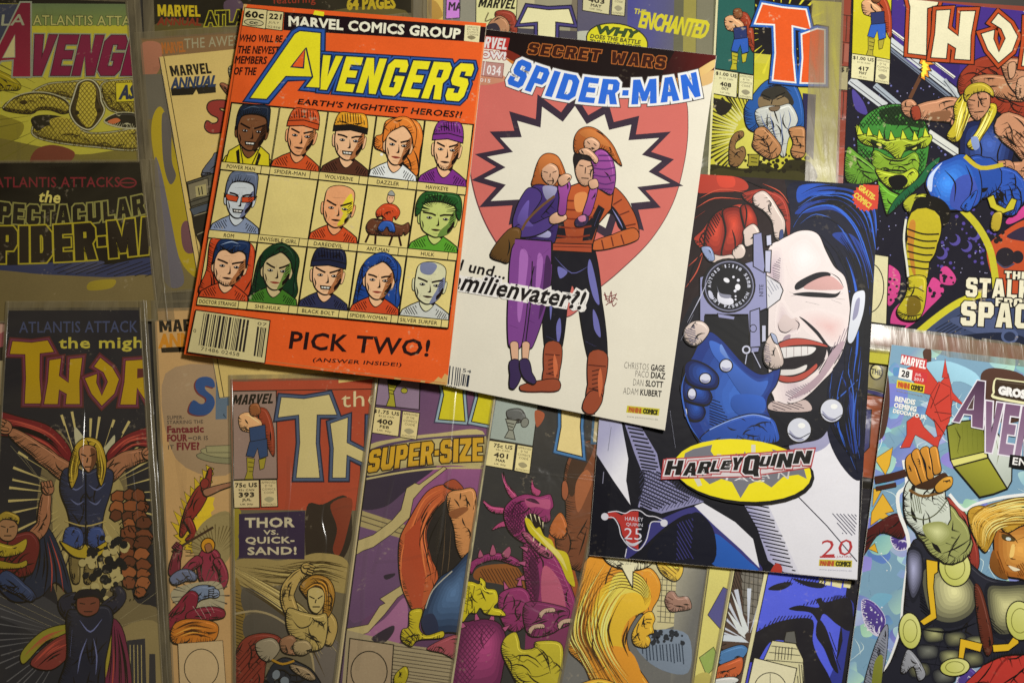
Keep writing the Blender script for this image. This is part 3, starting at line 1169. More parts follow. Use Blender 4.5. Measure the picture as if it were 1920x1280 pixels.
def scales(c, poly, s, w=1.3):
    P = catmull(poly, True, 4)
    bb = bbox(P)
    ls = []
    y = bb[1]; r = 0
    while y < bb[3]:
        x = bb[0] + (s / 2 if r % 2 else 0)
        while x < bb[2]:
            if inside((x, y), P):
                ls.append([(x - s * .45, y - s * .25), (x, y + s * .3), (x + s * .45, y - s * .25)])
            x += s
        y += s * .62; r += 1
    many(c, w, ls)
DK = '241d10'
for body, edge in (([(60, 175), (90, 158), (130, 154), (170, 150), (210, 152), (262, 160), (262, 200), (200, 190), (150, 190), (100, 178)], 5),
                   ([(60, 245), (75, 222), (130, 232), (170, 250), (230, 245), (262, 238), (262, 280), (180, 276), (110, 268), (70, 258)], 5),
                   ([(190, 160), (225, 150), (262, 156), (262, 215), (225, 212), (200, 200)], 5)):
    sm('877b2c', body, ol=edge, oc=DK)
    st('7f7d62', 2.2, body, closed=True)
    scales('4a4012', body, 8)
sm('1e1b12', [(58, 225), (75, 216), (110, 218), (135, 230), (120, 242), (90, 236), (70, 246)])
sm('8c7f2e', [(94, 225), (120, 220), (140, 232), (150, 246), (120, 250), (100, 240)])
scales('4a4012', [(94, 225), (120, 220), (140, 232), (150, 246), (120, 250), (100, 240)], 8)
snk = [(6, 203), (25, 186), (55, 176), (90, 177), (122, 190), (133, 206), (118, 213), (95, 206), (72, 206), (58, 213), (25, 210)]
sm('8a7e2c', snk, ol=5, oc=DK)
st('87856a', 2, [(6, 203), (25, 184), (55, 174), (92, 175), (124, 188), (134, 206)])
scales('4a4012', snk, 8)
sm('2d2410', [(36, 192), (46, 188), (52, 193), (44, 197)])
sm('1c1912', [(195, 228), (222, 212), (262, 216), (262, 240), (225, 240)], ol=2, oc='8b886c')
sm('9b5530', [(202, 228), (218, 222), (226, 227), (212, 233)])
head = [(148, 156), (162, 150), (176, 153), (187, 168), (190, 190), (196, 207), (187, 226), (172, 242), (158, 242), (141, 230), (131, 208), (138, 182), (143, 166)]
sm('332a14', head, ol=5, oc=DK)
st('918f76', 2.4, head, closed=True)
hd = [(152, 160), (163, 154), (174, 158), (180, 172), (178, 200), (182, 215), (172, 236), (162, 238), (150, 226), (143, 205), (147, 185)]
sm('978a30', hd)
scales('4f4410', hd, 8)
dots('1e170c', [(145, 212, 4), (186, 208, 4)])
cur.part('tag_box')
pg('9f9420', [(217, 156), (262, 154), (262, 190), (218, 192)], ol=1.2)
tx('252a3c', "AS", [(228, 160), (258, 159), (252, 187), (222, 188)], bold=.05)
cur.part('title_lettering')
GR = '6f7466'
bigA = [(-22, 128), (39, 6), (57, 6), (57, 144), (24, 144), (26, 112), (2, 114), (-8, 128)]
st(GR, 6, bigA, closed=True, smooth=False)
pg('5a1226', bigA, c2='6c1a2c', ax=((40, 6), (40, 140)))
pg('9a9468', [(5, 109), (28, 66), (28, 108)], ol=1.5, oc=GR)
block('5e1430', "VENGERS", [(66, 66), (372, 69), (350, 142), (50, 142)], out=[(GR, 3.6), ('38101f', 1.6)])
tx('8c8a50', "ATLANTIS ATTACKS", [(62, 29), (290, 31), (290, 49), (62, 48)], bold=.01, out=[('343c26', 1)])
tx('787a66', "LA", [(4, 28), (50, 27), (46, 48), (2, 49)], bold=.02)
cur.finish()

# ================= B: black cover with outlined yellow lettering
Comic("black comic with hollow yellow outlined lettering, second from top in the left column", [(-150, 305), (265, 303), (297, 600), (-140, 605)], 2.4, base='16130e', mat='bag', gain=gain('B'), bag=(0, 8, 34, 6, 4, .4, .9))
sm('272c48', [(-60, 505), (60, 496), (140, 488), (200, 496), (290, 484), (297, 540), (120, 545), (-60, 560)])
sm('33364e', [(120, 505), (150, 492), (195, 490), (180, 505), (140, 512)])
sm('5c5134', [(-60, 512), (90, 515), (200, 520), (300, 522), (300, 610), (-60, 610)])
sm('7a6c20', [(170, 528), (215, 524), (208, 540), (166, 544)])
hatch('14110d', 1.5, [(100, 495), (290, 490), (295, 520), (100, 515)], 160, 7)
cur.part('title_lettering')
tx('5c1c22', "ATLANTIS ATTACKS", [(-10, 332), (225, 332), (225, 351), (-10, 352)], bold=.015)
el('16130e', 240, 343, 15, 8.5, ol=3, oc='5c1c22'); st('5c1c22', 2.5, [(226, 343), (252, 343)])
tx('a39a52', "the", [(76, 357), (116, 359), (112, 382), (70, 379)], bold=.03)
sag = lambda u, v: (u, v + .42 * (1 - (2 * u - 1) ** 2) - .15 * max(0, u - .75) * 4 * 0.5)
block('17130d', "SPECTACULAR", [(-28, 374), (270, 364), (274, 400), (-32, 412)], out=[('6c6a3a', 2.8)], warp=lambda u, v: (u, v + .42 * (1 - (2 * u - 1) ** 2)), gap=.2)
block('1a140f', "SPIDER-MAN", [(-44, 426), (338, 400), (346, 466), (-46, 492)], out=[('867c1e', 4.4), ('1a140f', 1.6)], warp=lambda u, v: (u, v + .12 * (1 - (2 * u - 1) ** 2)), gap=.2)
cur.finish()

# ================= D: sliver under C at the left border
Comic("pink sliver of a comic at the left edge beneath a yellow-titled dark one", [(-400, 583), (16, 578), (4, 1300), (-420, 1300)], 1.2, base='2a241f', mat='bag', gain=gain('D'), bag=None)
pg('7c4448', [(-30, 578), (16, 578), (17, 625), (5, 650), (-30, 655)])
pg('9a7a70', [(-30, 600), (10, 602), (14, 618), (-30, 640)])
pg('8c8064', [(-30, 676), (6, 676), (10, 690), (6, 698), (11, 706), (7, 714), (12, 722), (7, 730), (11, 738), (7, 748), (6, 760), (-30, 752)])
cur.finish()

# ================= C: dark cover, yellow rune title
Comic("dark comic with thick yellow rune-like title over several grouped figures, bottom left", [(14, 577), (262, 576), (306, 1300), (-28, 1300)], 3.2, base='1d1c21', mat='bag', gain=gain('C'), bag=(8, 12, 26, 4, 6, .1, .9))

sm('5a5038', [(150, 850), (105, 805), (78, 880), (70, 1000), (110, 1140), (60, 1180), (90, 1300), (300, 1300), (300, 1150), (250, 1120), (245, 1000), (225, 850)], nf=True)
sm('7d7148', [(118, 880), (98, 960), (110, 1060), (130, 1110), (200, 1110), (222, 1040), (236, 960), (215, 890)], nf=True)
fan('948858', 5, 165, 930, 60, 165, 60, 470, 44, taper=3, seed=2)
fan('1d1c20', 3.2, 165, 930, 70, 150, 70, 440, 40, taper=3, seed=7)
sm('8d8a70', [(140, 800), (150, 850), (205, 850), (215, 815), (190, 842), (165, 828)], nf=True)
sm('2f2f34', [(-30, 1096), (60, 1106), (130, 1160), (80, 1200), (-30, 1160)], nf=True)
many('80785c', 3.4, [[(-10, 1095), (125, 1165)], [(-10, 1112), (118, 1172)], [(0, 1132), (110, 1180)], [(20, 835), (105, 935)], [(40, 850), (112, 950)], [(225, 1160), (300, 1105)], [(228, 1172), (300, 1150)], [(20, 1205), (0, 1185)], [(230, 1182), (300, 1176)]], taper=2)
sm('6e6242', [(215, 1190), (300, 1170), (310, 1310), (215, 1310)], nf=True)
pg('26252a', [(238, 1200), (272, 1196), (275, 1300), (236, 1300)]); pg('26252a', [(280, 1225), (291, 1225), (293, 1300), (279, 1300)]); pg('26252a', [(222, 1240), (234, 1240), (234, 1300), (222, 1300)])
many('8d8154', 1.3, [[(244 + 7 * i, 1208), (245 + 7 * i, 1290)] for i in range(4)])
sm('232328', [(-30, 1165), (40, 1175), (120, 1230), (110, 1300), (-30, 1300)], nf=True)
fan('4c4c50', 2.4, 130, 1190, 30, 150, 120, 200, 14, taper=3, seed=4)
cur.part('figure_illustration')
SK = '7d543c'
def drape(c, pts, g1, g2, n, sd):
    sm(c, pts, ol=2.2, nf=True)
    strands(['120c0c', '120c0c', '8a3a30'], g1, g2, n, 2.4, sd, 1)
drape('58181c', [(-20, 770), (40, 782), (95, 800), (132, 842), (128, 880), (92, 842), (40, 822), (-20, 812)], [(-20, 780), (40, 790), (95, 812), (128, 850)], [(-20, 806), (40, 814), (90, 836), (124, 872)], 9, 2)
drape('58181c', [(200, 850), (236, 815), (295, 800), (295, 840), (250, 838), (212, 872)], [(205, 850), (240, 822), (295, 808)], [(212, 866), (248, 834), (295, 832)], 7, 3)
# middle: fair-haired person in a dark blue coat, arms spread
limb(SK, [(134, 892), (100, 868), (66, 842), (24, 812)], [36, 34, 30, 20]); fist(SK, 8, 800, 15, 30)
limb(SK, [(200, 892), (226, 868), (256, 856), (284, 850)], [34, 32, 28, 20]); fist(SK, 280, 850, 14, 160)
limb('5e5230', [(142, 1036), (140, 1062), (142, 1090)], [24, 20, 14]); limb('5e5230', [(166, 1036), (168, 1062), (164, 1090)], [24, 20, 14])
sm('22263a', [(118, 882), (140, 876), (162, 884), (186, 876), (212, 884), (208, 920), (196, 960), (192, 992), (200, 1030), (160, 1020), (118, 1030), (130, 992), (126, 960), (112, 920)], ol=2.6)
sm('2c3a66', [(124, 990), (152, 992), (154, 1022), (120, 1028)], ol=1.5); sm('2c3a66', [(168, 992), (192, 990), (198, 1028), (166, 1022)], ol=1.5)
many('4a5070', 3, [[(126, 905), (142, 918), (158, 908)], [(166, 908), (182, 918), (198, 905)], [(132, 935), (146, 945), (158, 938)], [(166, 938), (180, 945), (190, 935)], [(136, 962), (158, 966)], [(166, 966), (188, 962)]], taper=2, smooth=True)
st('8a7c4a', 2.4, [(122, 976), (160, 986), (200, 976)]); st('0e0e14', 3, [(161, 888), (161, 1020)])
drape('8a7820', [(112, 1014), (148, 1030), (160, 1020), (172, 1030), (202, 1014), (184, 1044), (138, 1044)], [(116, 1018), (150, 1034)], [(200, 1018), (172, 1036)], 2, 5)
sm('8a7422', [(138, 842), (152, 824), (170, 820), (190, 832), (200, 872), (190, 912), (182, 890), (180, 870), (150, 870), (146, 892), (134, 916), (128, 885)], ol=2.2)
strands(['3a2e0c', 'b09a3c', '3a2e0c'], [(140, 846), (132, 880), (136, 910)], [(152, 838), (146, 870), (140, 900)], 6, 1.6, 4, 1); strands(['3a2e0c', 'b09a3c', '3a2e0c'], [(186, 840), (194, 876), (190, 905)], [(178, 838), (184, 870), (184, 890)], 6, 1.6, 5, 1)
sm('8a6044', [(149, 842), (164, 834), (180, 842), (180, 866), (166, 886), (151, 866)], ol=1.8, nf=True); sm('523422', [(170, 840), (180, 845), (180, 866), (168, 884), (172, 862)], nf=True)
many(BLK, 2.4, [[(152, 851), (162, 855)], [(168, 855), (178, 851)], [(165, 858), (163, 867)], [(159, 875), (171, 875)]])
# left: fair-haired person in maroon with a dark cape, one arm raised
drape('1d2232', [(60, 985), (92, 990), (122, 1055), (136, 1122), (104, 1092), (74, 1120), (20, 1126), (-10, 1070)], [(70, 992), (60, 1060), (30, 1118)], [(92, 996), (118, 1060), (132, 1116)], 9, 8)
limb(SK, [(62, 1006), (80, 985), (84, 950), (88, 925)], [24, 24, 22, 15]); fist(SK, 90, 915, 13, 80)
sm('541e1c', [(-10, 1012), (20, 1004), (56, 996), (74, 1016), (70, 1050), (52, 1080), (-10, 1076)], ol=2.4)
sm('8a7a22', [(-10, 1016), (24, 1022), (50, 1010), (44, 1034), (12, 1044), (-10, 1038)], ol=1.6); sm('7d6e20', [(-10, 1050), (30, 1056), (50, 1050), (44, 1064), (-10, 1066)], ol=1.6)
sm('7d5c40', [(-5, 972), (12, 965), (30, 972), (33, 998), (20, 1014), (0, 1008)], ol=1.8, nf=True); sm('7d6a24', [(-5, 970), (12, 958), (36, 968), (34, 984), (26, 976), (6, 974), (-5, 984)], ol=1.8)
many(BLK, 2, [[(2, 986), (11, 988)], [(18, 988), (28, 986)], [(15, 990), (14, 998)], [(8, 1004), (22, 1004)]])
limb('2a3450', [(10, 1085), (40, 1105), (60, 1120)], [34, 26, 18])
# right: a column of cracked orange rock, smoke
rgk = random.Random(12)
for (x, y) in [(222 + 22 * (i % 3) + rgk.uniform(-5, 5), 930 + 18 * (i // 3) + rgk.uniform(-4, 4)) for i in range(33)]:
    if y > 985 and x < 236 or y > 1110: continue
    r = rgk.uniform(13, 18)
    pg(rgk.choice(('6a3c22', '5a321f', '744427', '4a2a1c')), [(x + r * rgk.uniform(.75, 1.15) * math.cos(k * .9), y + r * rgk.uniform(.7, 1) * math.sin(k * .9)) for k in range(7)], ol=2.2)
many('17110e', 1.6, [[(x, y), (x + rgk.uniform(-7, 7), y + rgk.uniform(3, 8))] for x, y in [(rgk.uniform(225, 282), rgk.uniform(930, 1125)) for i in range(40)]])
dots('8a8056', [(195 + 30 * math.sin(k * .5) + rgk.uniform(-12, 12), 1010 + 4.5 * k, rgk.uniform(5, 9)) for k in range(26)])
dots('151517', [(198 + 28 * math.sin(k * .5) + rgk.uniform(-14, 14), 1008 + 3.2 * k, rgk.uniform(3, 9)) for k in range(38)])
# bottom: cloaked person with coloured linings
drape('6e6a22', [(40, 1222), (80, 1182), (128, 1170), (122, 1192), (80, 1210), (44, 1245)], [(46, 1228), (84, 1192), (124, 1178)], [(50, 1238), (86, 1204), (122, 1190)], 5, 2)
drape('602a26', [(56, 1244), (96, 1202), (134, 1186), (134, 1222), (96, 1256)], [(62, 1242), (98, 1208), (132, 1192)], [(72, 1252), (100, 1230), (132, 1216)], 6, 3)
drape('552034', [(208, 1160), (234, 1190), (246, 1310), (190, 1310), (200, 1230)], [(210, 1168), (204, 1240), (194, 1310)], [(222, 1180), (236, 1240), (242, 1310)], 8, 6)
st('7d7228', 7, [(206, 1170), (202, 1235), (184, 1310)])
limb('20202c', [(132, 1150), (122, 1130), (142, 1118)], [28, 26, 18]); limb('20202c', [(200, 1142), (224, 1122), (222, 1105)], [28, 24, 18])
sm('1f202c', [(126, 1150), (150, 1142), (196, 1134), (212, 1150), (208, 1190), (198, 1240), (188, 1310), (108, 1310), (126, 1230)], ol=2.8)
sm('5a3226', [(146, 1122), (166, 1114), (186, 1122), (184, 1146), (164, 1156), (146, 1146)], ol=2, nf=True); sm('17141a', [(140, 1122), (150, 1106), (182, 1106), (194, 1124), (176, 1118), (154, 1120)], ol=1.6)
many(BLK, 1.8, [[(150, 1130), (160, 1132)], [(170, 1132), (180, 1129)], [(158, 1146), (174, 1146)]])
many('565c84', 2.6, [[(150, 1162), (170, 1184), (192, 1160)], [(164, 1196), (152, 1228), (146, 1262)], [(176, 1196), (182, 1230), (180, 1264)], [(136, 1180), (132, 1230)]], smooth=True, taper=2)
cur.part('title_lettering')
tx('323852', "ATLANTIS ATTACK", [(36, 603), (258, 601), (258, 623), (36, 624)], bold=.012)
tx('8e8532', "the migh", [(110, 632), (268, 631), (268, 659), (110, 660)], bold=.03)
o = [('46201f', 7.5), ('57293a', 4.5), ('3c181c', 1.6)]
rune('T', '897010', [(17, 640), (101, 638), (100, 756), (26, 756)], o)
rune('H', '897010', [(88, 673), (154, 671), (153, 757), (83, 757)], o)
rune('O', '897010', [(160, 671), (223, 671), (223, 760), (159, 760)], o)
rune('R', '897010', [(232, 674), (304, 674), (310, 758), (226, 758)], o)
cur.finish()

# ================= E: dark comic across the top
Comic("dark comic with yellow lettering along the top border beside the snake comic", [(283, -30), (775, -40), (775, 240), (292, 240)], 1.4, base='1c1912', mat='bag', gain=gain('E'), bag=(16, 6, 34, 0))
sm('4d4626', [(288, 48), (450, 50), (760, 20), (770, 240), (292, 240)])
sm('645a2e', [(292, 60), (400, 52), (440, 60), (380, 72), (300, 80)])
sm('4a3b4a', [(420, 5), (452, 2), (460, 40), (430, 44)])
cur.part('title_lettering')
block('a9961c', "MARVEL", [(295, 9), (375, 11), (376, 32), (296, 31)])
tx('6c2b1a', "ANNUAL", [(296, 33), (378, 34), (377, 49), (294, 48)], bold=.05)
tx('1c1912', "ATLANTIS", [(384, 22), (520, 16), (520, 48), (384, 50)], bold=.04, out=[('8f8a24', 2)])
tx('7a2a1c', "featuring", [(512, -6), (592, -10), (592, 10), (512, 12)], bold=.01)
tx('98861e', "64 PAGES", [(650, -4), (742, -8), (742, 17), (650, 20)], bold=.05)
cur.finish()

# ================= V, V2: slivers along the top
Comic("narrow amber sliver of a bagged comic at the top border left of the lilac one", [(745, -60), (1200, -50), (1190, 380), (740, 380)], 1.0, base='55503e', mat='bag', gain=gain('V'), bag=None)
pg('5b5546', [(745, -60), (795, -60), (795, 90), (745, 90)])
pg('a88a3e', [(800, -20), (832, -20), (832, 60), (800, 60)], ol=1.5)
sm('8d6a2c', [(805, 0), (820, 6), (830, 30), (812, 38), (803, 20)])
cur.finish()
Comic("sliver of a comic with a lilac corner box at the top border", [(832, -60), (1300, -50), (1290, 380), (828, 380)], 1.6, base='57534a', mat='bag', gain=gain('V'), bag=None)
pg('9a5f93', [(838, -40), (862, -40), (862, 34), (836, 36)], ol=1.5)
tx('241c20', "MARVEL", [(842, 4), (906, 8), (906, 24), (840, 20)], bold=.05)
pg('6a6552', [(866, -40), (893, -40), (893, 60), (862, 50)])
cur.finish()

# ================= F
Comic("faded bagged comic with a yellow and violet pattern, under the cream car comic", [(262, 72), (742, 38), (790, 520), (304, 548)], 2.2, base='5d5334', mat='bag', gain=gain('F'), bag=(10, 16, 30, 30, 2, .01, .08))
pg('6a5238', [(262, 70), (760, 30), (760, 90), (266, 108)])
sm('8a5c48', [(264, 84), (300, 82), (302, 120), (290, 142), (268, 142)])
pg('545046', [(268, 140), (330, 138), (340, 215), (274, 225)])
sm('8d7c1c', [(288, 215), (306, 205), (330, 290), (372, 440), (380, 520), (345, 500), (318, 430), (296, 330), (284, 260)])
sm('4e4a48', [(304, 215), (320, 230), (322, 300), (330, 330), (318, 345), (306, 300)])
sm('5a3b42', [(340, 425), (352, 415), (366, 450), (368, 470), (352, 475), (342, 460)])
sm('55525a', [(290, 300), (304, 330), (330, 460), (345, 530), (310, 530), (296, 430)])
cur.part('title_lettering')
tx('8c5527', "MARVEL", [(302, 80), (346, 78), (348, 98), (304, 102)], bold=.03)
tx('7f7a62', "THE AWESOME", [(345, 73), (492, 63), (492, 83), (346, 92)], bold=.01)
cur.finish()

# ================= G: cream comic with a red S and the car
Comic("cream comic with a dark logo, red letter S and grey car, behind the orange one", [(299, 107), (776, 58), (860, 690), (412, 745)], 3.2, slope=0.1, base='b49f62', mat='bag', gain=gain('G'), bag=None)
st('3a3018', 1.6, [(307, 106), (420, 745)], smooth=False)
tx('554a2a', "MARVEL COMICS ANNUAL", [(306, 142), (309, 140), (332, 265), (329, 266)], bold=.0) if False else None
many('6b5d34', 1.6, [[(304, 140 + 3 * i), (308, 140 + 3 * i)] for i in range(0)] or [[(305, 142), (326, 262)]])
cur.part('publisher_box')
block('1c1813', "MARVEL", [(317, 124), (394, 118), (397, 138), (322, 144)])
pg('1c1813', [(320, 166), (404, 158), (405, 174), (372, 177), (368, 168), (362, 178), (322, 180)])
tx('23324f', "ANNUAL", [(322, 146), (410, 141), (404, 163), (320, 168)], bold=.05)
cur.part('title_lettering')
SP = [(430, 192), (412, 189), (394, 192), (389, 203), (396, 214), (409, 221), (408, 230), (398, 233), (388, 228), (385, 240), (396, 249), (420, 246), (432, 232), (428, 216), (412, 207), (414, 202), (430, 204)]
st('2c1c18', 5, SP, closed=True); sm('7d2b28', SP)
cur.part('car_illustration')
cur.part('figure_illustration')
sm('8c8a70', [(428, 128), (440, 122), (452, 130), (448, 150), (432, 148)], ol=1.5)
sm('7a4a34', [(412, 160), (420, 156), (440, 170), (440, 190), (425, 178)], ol=1.5)
cur.part('car_illustration')
sm('4f5566', [(380, 335), (398, 295), (410, 285), (470, 280), (470, 350)], ol=2)
pg('45433a', [(350, 342), (398, 326), (470, 320), (470, 480), (378, 468), (360, 400)], ol=2)
pg('6a6450', [(352, 346), (390, 334), (392, 362), (356, 376)], ol=1.6)
pg('8f875e', [(366, 350), (386, 345), (388, 366), (368, 370)])
many('1c1a16', 2, [[(354, 380), (398, 366)], [(358, 388), (398, 375)], [(372, 352), (374, 366)], [(378, 350), (380, 365)]])
pg('3c4450', [(356, 392), (398, 378), (398, 396), (362, 404)], ol=1.5)
sm('191613', [(362, 408), (398, 398), (398, 450), (374, 455)])
many('7f7a64', 1.6, [[(364, 405), (398, 395)], [(370, 440), (392, 430)], [(376, 356), (376, 362)]])
cur.finish()

# ================= H: cream comic with blue letters
Comic("tan comic with large blue letters and a flame figure, left of the red-topped one", [(289, 578), (760, 570), (800, 1300), (324, 1300)], 2.4, base='9c7e55', mat='bag', gain=gain('H'), bag=(6, 14, 0, 4, 3, .03, .2))
sm('857058', [(310, 700), (440, 705), (440, 880), (330, 860)])
cur.part('publisher_box')
block('1d1812', "MARVEL", [(298, 600), (412, 596), (414, 618), (299, 623)])
tx('a06a1c', "ANNUAL", [(298, 626), (412, 620), (412, 648), (297, 654)], bold=.06)
pg('241d14', [(302, 652), (334, 650), (337, 662), (341, 650), (410, 646), (410, 658), (303, 661)])
cur.part('title_lettering')
SP = [(400, 712), (388, 706), (372, 709), (366, 722), (372, 736), (386, 746), (385, 754), (376, 757), (362, 750), (354, 770), (368, 778), (390, 776), (402, 760), (400, 744), (386, 731), (386, 723), (402, 726)]
SP2 = [(x - 3, y + 2) for x, y in SP]
sm('5a2a2c', SP2); sm('26406e', SP)
tx('4a5a6c', "P", [(405, 715), (452, 713), (452, 784), (404, 786)], bold=.08)
for s, q in (("SUPER-", (313, 779, 32, 7)), ("STARRING THE", (313, 788, 68, 7)), ("OR IS", (361, 817, 29, 8)), ("IT", (315, 834, 11, 8))):
    tx('3d3430', s, boxq(*q, slope=-.02), bold=.02)
for s, q in (("Fantastic", (313, 798, 69, 14)), ("FOUR", (313, 814, 38, 14)), ("FIVE?", (331, 829, 43, 15))):
    tx('5a2024', s, boxq(*q, slope=-.02), bold=.05)
st('3d3430', 2, [(353, 821), (360, 821)])
cur.part('figure_illustration')
el('6c6a50', 412, 858, 44, 10, 6, ol=1.5, oc='403d30'); el('7c7858', 412, 848, 36, 9, 6, ol=1.2, oc='403d30')
pg('7c7858', [(386, 836), (440, 834), (440, 848), (388, 848)], ol=1.2, oc='403d30')

flames('a38c1c', [(396, 876), (384, 905), (364, 935), (352, 965), (342, 1000), (356, 1024), (378, 1030)], 15, 3)
flames('b59c24', [(372, 925), (392, 945), (376, 975), (358, 1000)], 13, 5, ol=0)
limb('6a2420', [(340, 1004), (352, 970), (370, 938), (382, 915)], [8, 20, 28, 20]); limb('6a2420', [(384, 918), (390, 900), (394, 880)], [15, 12, 7]); el('6a2420', 384, 906, 8, 10, 20, ol=1.6)
limb('7b5540', [(386, 924), (412, 914), (440, 906)], [15, 11, 6], nf=True)
limb('6a2420', [(352, 975), (362, 1000), (350, 1012)], [16, 12, 6])
sm('7a6e4a', [(380, 980), (430, 960), (432, 1040), (400, 1060), (360, 1030)], nf=True)
fan('564a2c', 2.2, 405, 1040, 14, 60, 180, 330, 20, taper=3, seed=4)
st('33241a', 4.5, [(322, 1034), (400, 988)], smooth=False)
limb('5a1c2a', [(326, 1074), (330, 1048), (336, 1030)], [22, 18, 12]); fist('6a2436', 334, 1026, 9, 40)
limb('6e2436', [(394, 1042), (388, 1070), (398, 1100)], [40, 38, 28]); limb('6e2436', [(372, 1050), (352, 1066), (340, 1082)], [20, 16, 12]); limb('6e2436', [(408, 1052), (420, 1078), (416, 1100)], [18, 16, 12])
el('a3731d', 390, 1022, 13, 14, 10, ol=2); sm('7a5236', [(384, 1022), (394, 1018), (398, 1030), (388, 1036)], ol=1.3, nf=True)
limb('525a74', [(326, 1088), (346, 1078), (364, 1082)], [20, 24, 16])
sm('86806a', [(326, 1104), (380, 1090), (416, 1096), (416, 1150), (360, 1142), (326, 1128)], nf=True)
fan('3a3430', 2.2, 376, 1116, 24, 56, 0, 340, 26, taper=3, seed=9)
limb('5c6a84', [(352, 1128), (372, 1112), (398, 1108)], [22, 28, 20]); fist('6c7890', 402, 1112, 10, 0)
limb('661a2c', [(330, 1172), (348, 1140), (362, 1116)], [44, 34, 22]); limb('661a2c', [(360, 1160), (390, 1150), (416, 1150)], [30, 26, 18])
many('e0d4b0', 2.4, [[(362, 1136), (378, 1160)], [(372, 1132), (386, 1158)], [(382, 1130), (396, 1154)], [(392, 1128), (402, 1148)]], taper=2)
sm('a0601e', [(324, 1174), (350, 1160), (400, 1165), (410, 1182), (394, 1204), (326, 1206)], ol=2)
strands(['3a1f0c', 'c98a3a', '3a1f0c'], [(326, 1180), (360, 1166), (400, 1170)], [(328, 1200), (362, 1188), (400, 1196)], 9, 2, 3, 1)
cur.part('corner_box')
pg('a18d6c', [(334, 1206), (418, 1200), (425, 1300), (338, 1300)], ol=1)
el('a18d6c', 378, 1252, 32, 36, ol=1.6)
cur.finish()
# ================= I: red comic, purple box
FS = 0.36   # fan slope mm per 100 px
Comic("bagged comic with red top, cream blue-edged letters and a purple caption box", [(432, 711), (906, 703), (915, 1300), (440, 1300)], 3.6, slope=FS, base='5a5240', mat='bag', gain=gain('I'), bag=(4, 10, 0, 4, 6, .03, .4))
pg('8e3c28', [(430, 700), (910, 700), (910, 958), (438, 955)])
st('2a1a12', 1.8, [(432, 733), (910, 726)], smooth=False)
sm('2a221c', [(575, 950), (605, 945), (650, 930), (660, 1000), (640, 1050), (600, 1056), (575, 1050)])
sm('6c3020', [(620, 945), (660, 935), (650, 1000), (636, 1040), (624, 1030), (632, 990)])
sm('7e7226', [(437, 956), (452, 958), (448, 975), (454, 990), (446, 1005), (453, 1020), (445, 1046), (437, 1045)])
sm('857548', [(438, 1052), (480, 1044), (520, 1050), (560, 1044), (600, 1036), (650, 1050), (660, 1110), (600, 1100), (560, 1090), (500, 1098), (440, 1075)])
sm('857548', [(438, 1060), (500, 1098), (570, 1140), (640, 1215), (650, 1260), (590, 1200), (520, 1130), (440, 1090)])
hatch('3c3018', 1.6, [(440, 1058), (500, 1060), (620, 1052), (640, 1090), (560, 1080), (500, 1090)], 8, 6, taper=2)
many('46391f', 2, [[(440, 1072), (500, 1112), (560, 1150)], [(442, 1082), (510, 1130), (580, 1180)], [(442, 1064), (520, 1104), (570, 1136)], [(530, 1060), (580, 1052), (640, 1062)], [(520, 1074), (580, 1064), (645, 1080)]], taper=2, smooth=True)
sm('6c5828', [(440, 1090), (456, 1120), (460, 1190), (450, 1280), (440, 1280)]); hatch('2f2614', 1.4, [(440, 1095), (456, 1125), (458, 1190), (446, 1280), (440, 1280)], 20, 6)
sm('48433c', [(458, 1100), (520, 1132), (535, 1150), (530, 1178), (500, 1150), (458, 1145)]); sm('48433c', [(460, 1155), (500, 1152), (538, 1180), (540, 1215), (500, 1190), (460, 1195)])
st('85785a', 4, [(440, 1150), (480, 1145), (520, 1158), (560, 1190), (585, 1230), (590, 1290)])
sm('5a5450', [(590, 1200), (640, 1210), (640, 1300), (600, 1300)])
cur.part('figure_illustration')

strands(['3c3018', '9c8c58', '3c3018', 'b0a068'], [(438, 1058), (500, 1092), (570, 1135), (640, 1210)], [(438, 1092), (510, 1135), (570, 1190), (610, 1270)], 16, 2.2, 2, 2)
strands(['3c3018', 'a8985c', '3c3018'], [(470, 1052), (540, 1062), (600, 1052), (650, 1060)], [(480, 1085), (540, 1092), (600, 1080), (650, 1096)], 11, 2.2, 3, 2)
limb('97814a', [(548, 1150), (538, 1115), (552, 1085), (572, 1070)], [26, 26, 22, 16]); fist('97814a', 576, 1066, 12, 200)
limb('97814a', [(604, 1150), (622, 1170), (616, 1205)], [24, 22, 16])
sm('8a6526', [(562, 1098), (586, 1078), (616, 1084), (628, 1112), (620, 1150), (606, 1160), (604, 1128), (582, 1126), (570, 1116)], ol=2.2)
strands(['3a240c', 'c08a34', '3a240c'], [(566, 1100), (590, 1084), (614, 1096), (616, 1150)], [(574, 1114), (592, 1102), (604, 1112), (606, 1146)], 9, 1.8, 3, 1)
sm('a0905c', [(577, 1108), (592, 1100), (607, 1108), (607, 1132), (594, 1150), (580, 1140)], ol=2, nf=True)
many(BLK, 2.2, [[(580, 1117), (590, 1122)], [(596, 1122), (605, 1116)], [(586, 1137), (600, 1137)], [(593, 1123), (591, 1130)]])
sm('97854e', [(540, 1140), (566, 1146), (594, 1152), (612, 1150), (614, 1180), (604, 1215), (570, 1220), (548, 1200), (536, 1170)], ol=2.4)
many(BLK, 2.4, [[(548, 1160), (562, 1176), (580, 1172), (588, 1158)], [(592, 1160), (604, 1172), (612, 1164)], [(574, 1178), (572, 1214)], [(556, 1196), (590, 1198)]], smooth=True, taper=2)
sm('6c2c22', [(440, 1230), (460, 1195), (500, 1186), (528, 1200), (500, 1240), (490, 1290), (440, 1290)], ol=2)
hatch('3a1512', 1.6, [(445, 1240), (470, 1200), (510, 1195), (480, 1280), (445, 1280)], 130, 8)
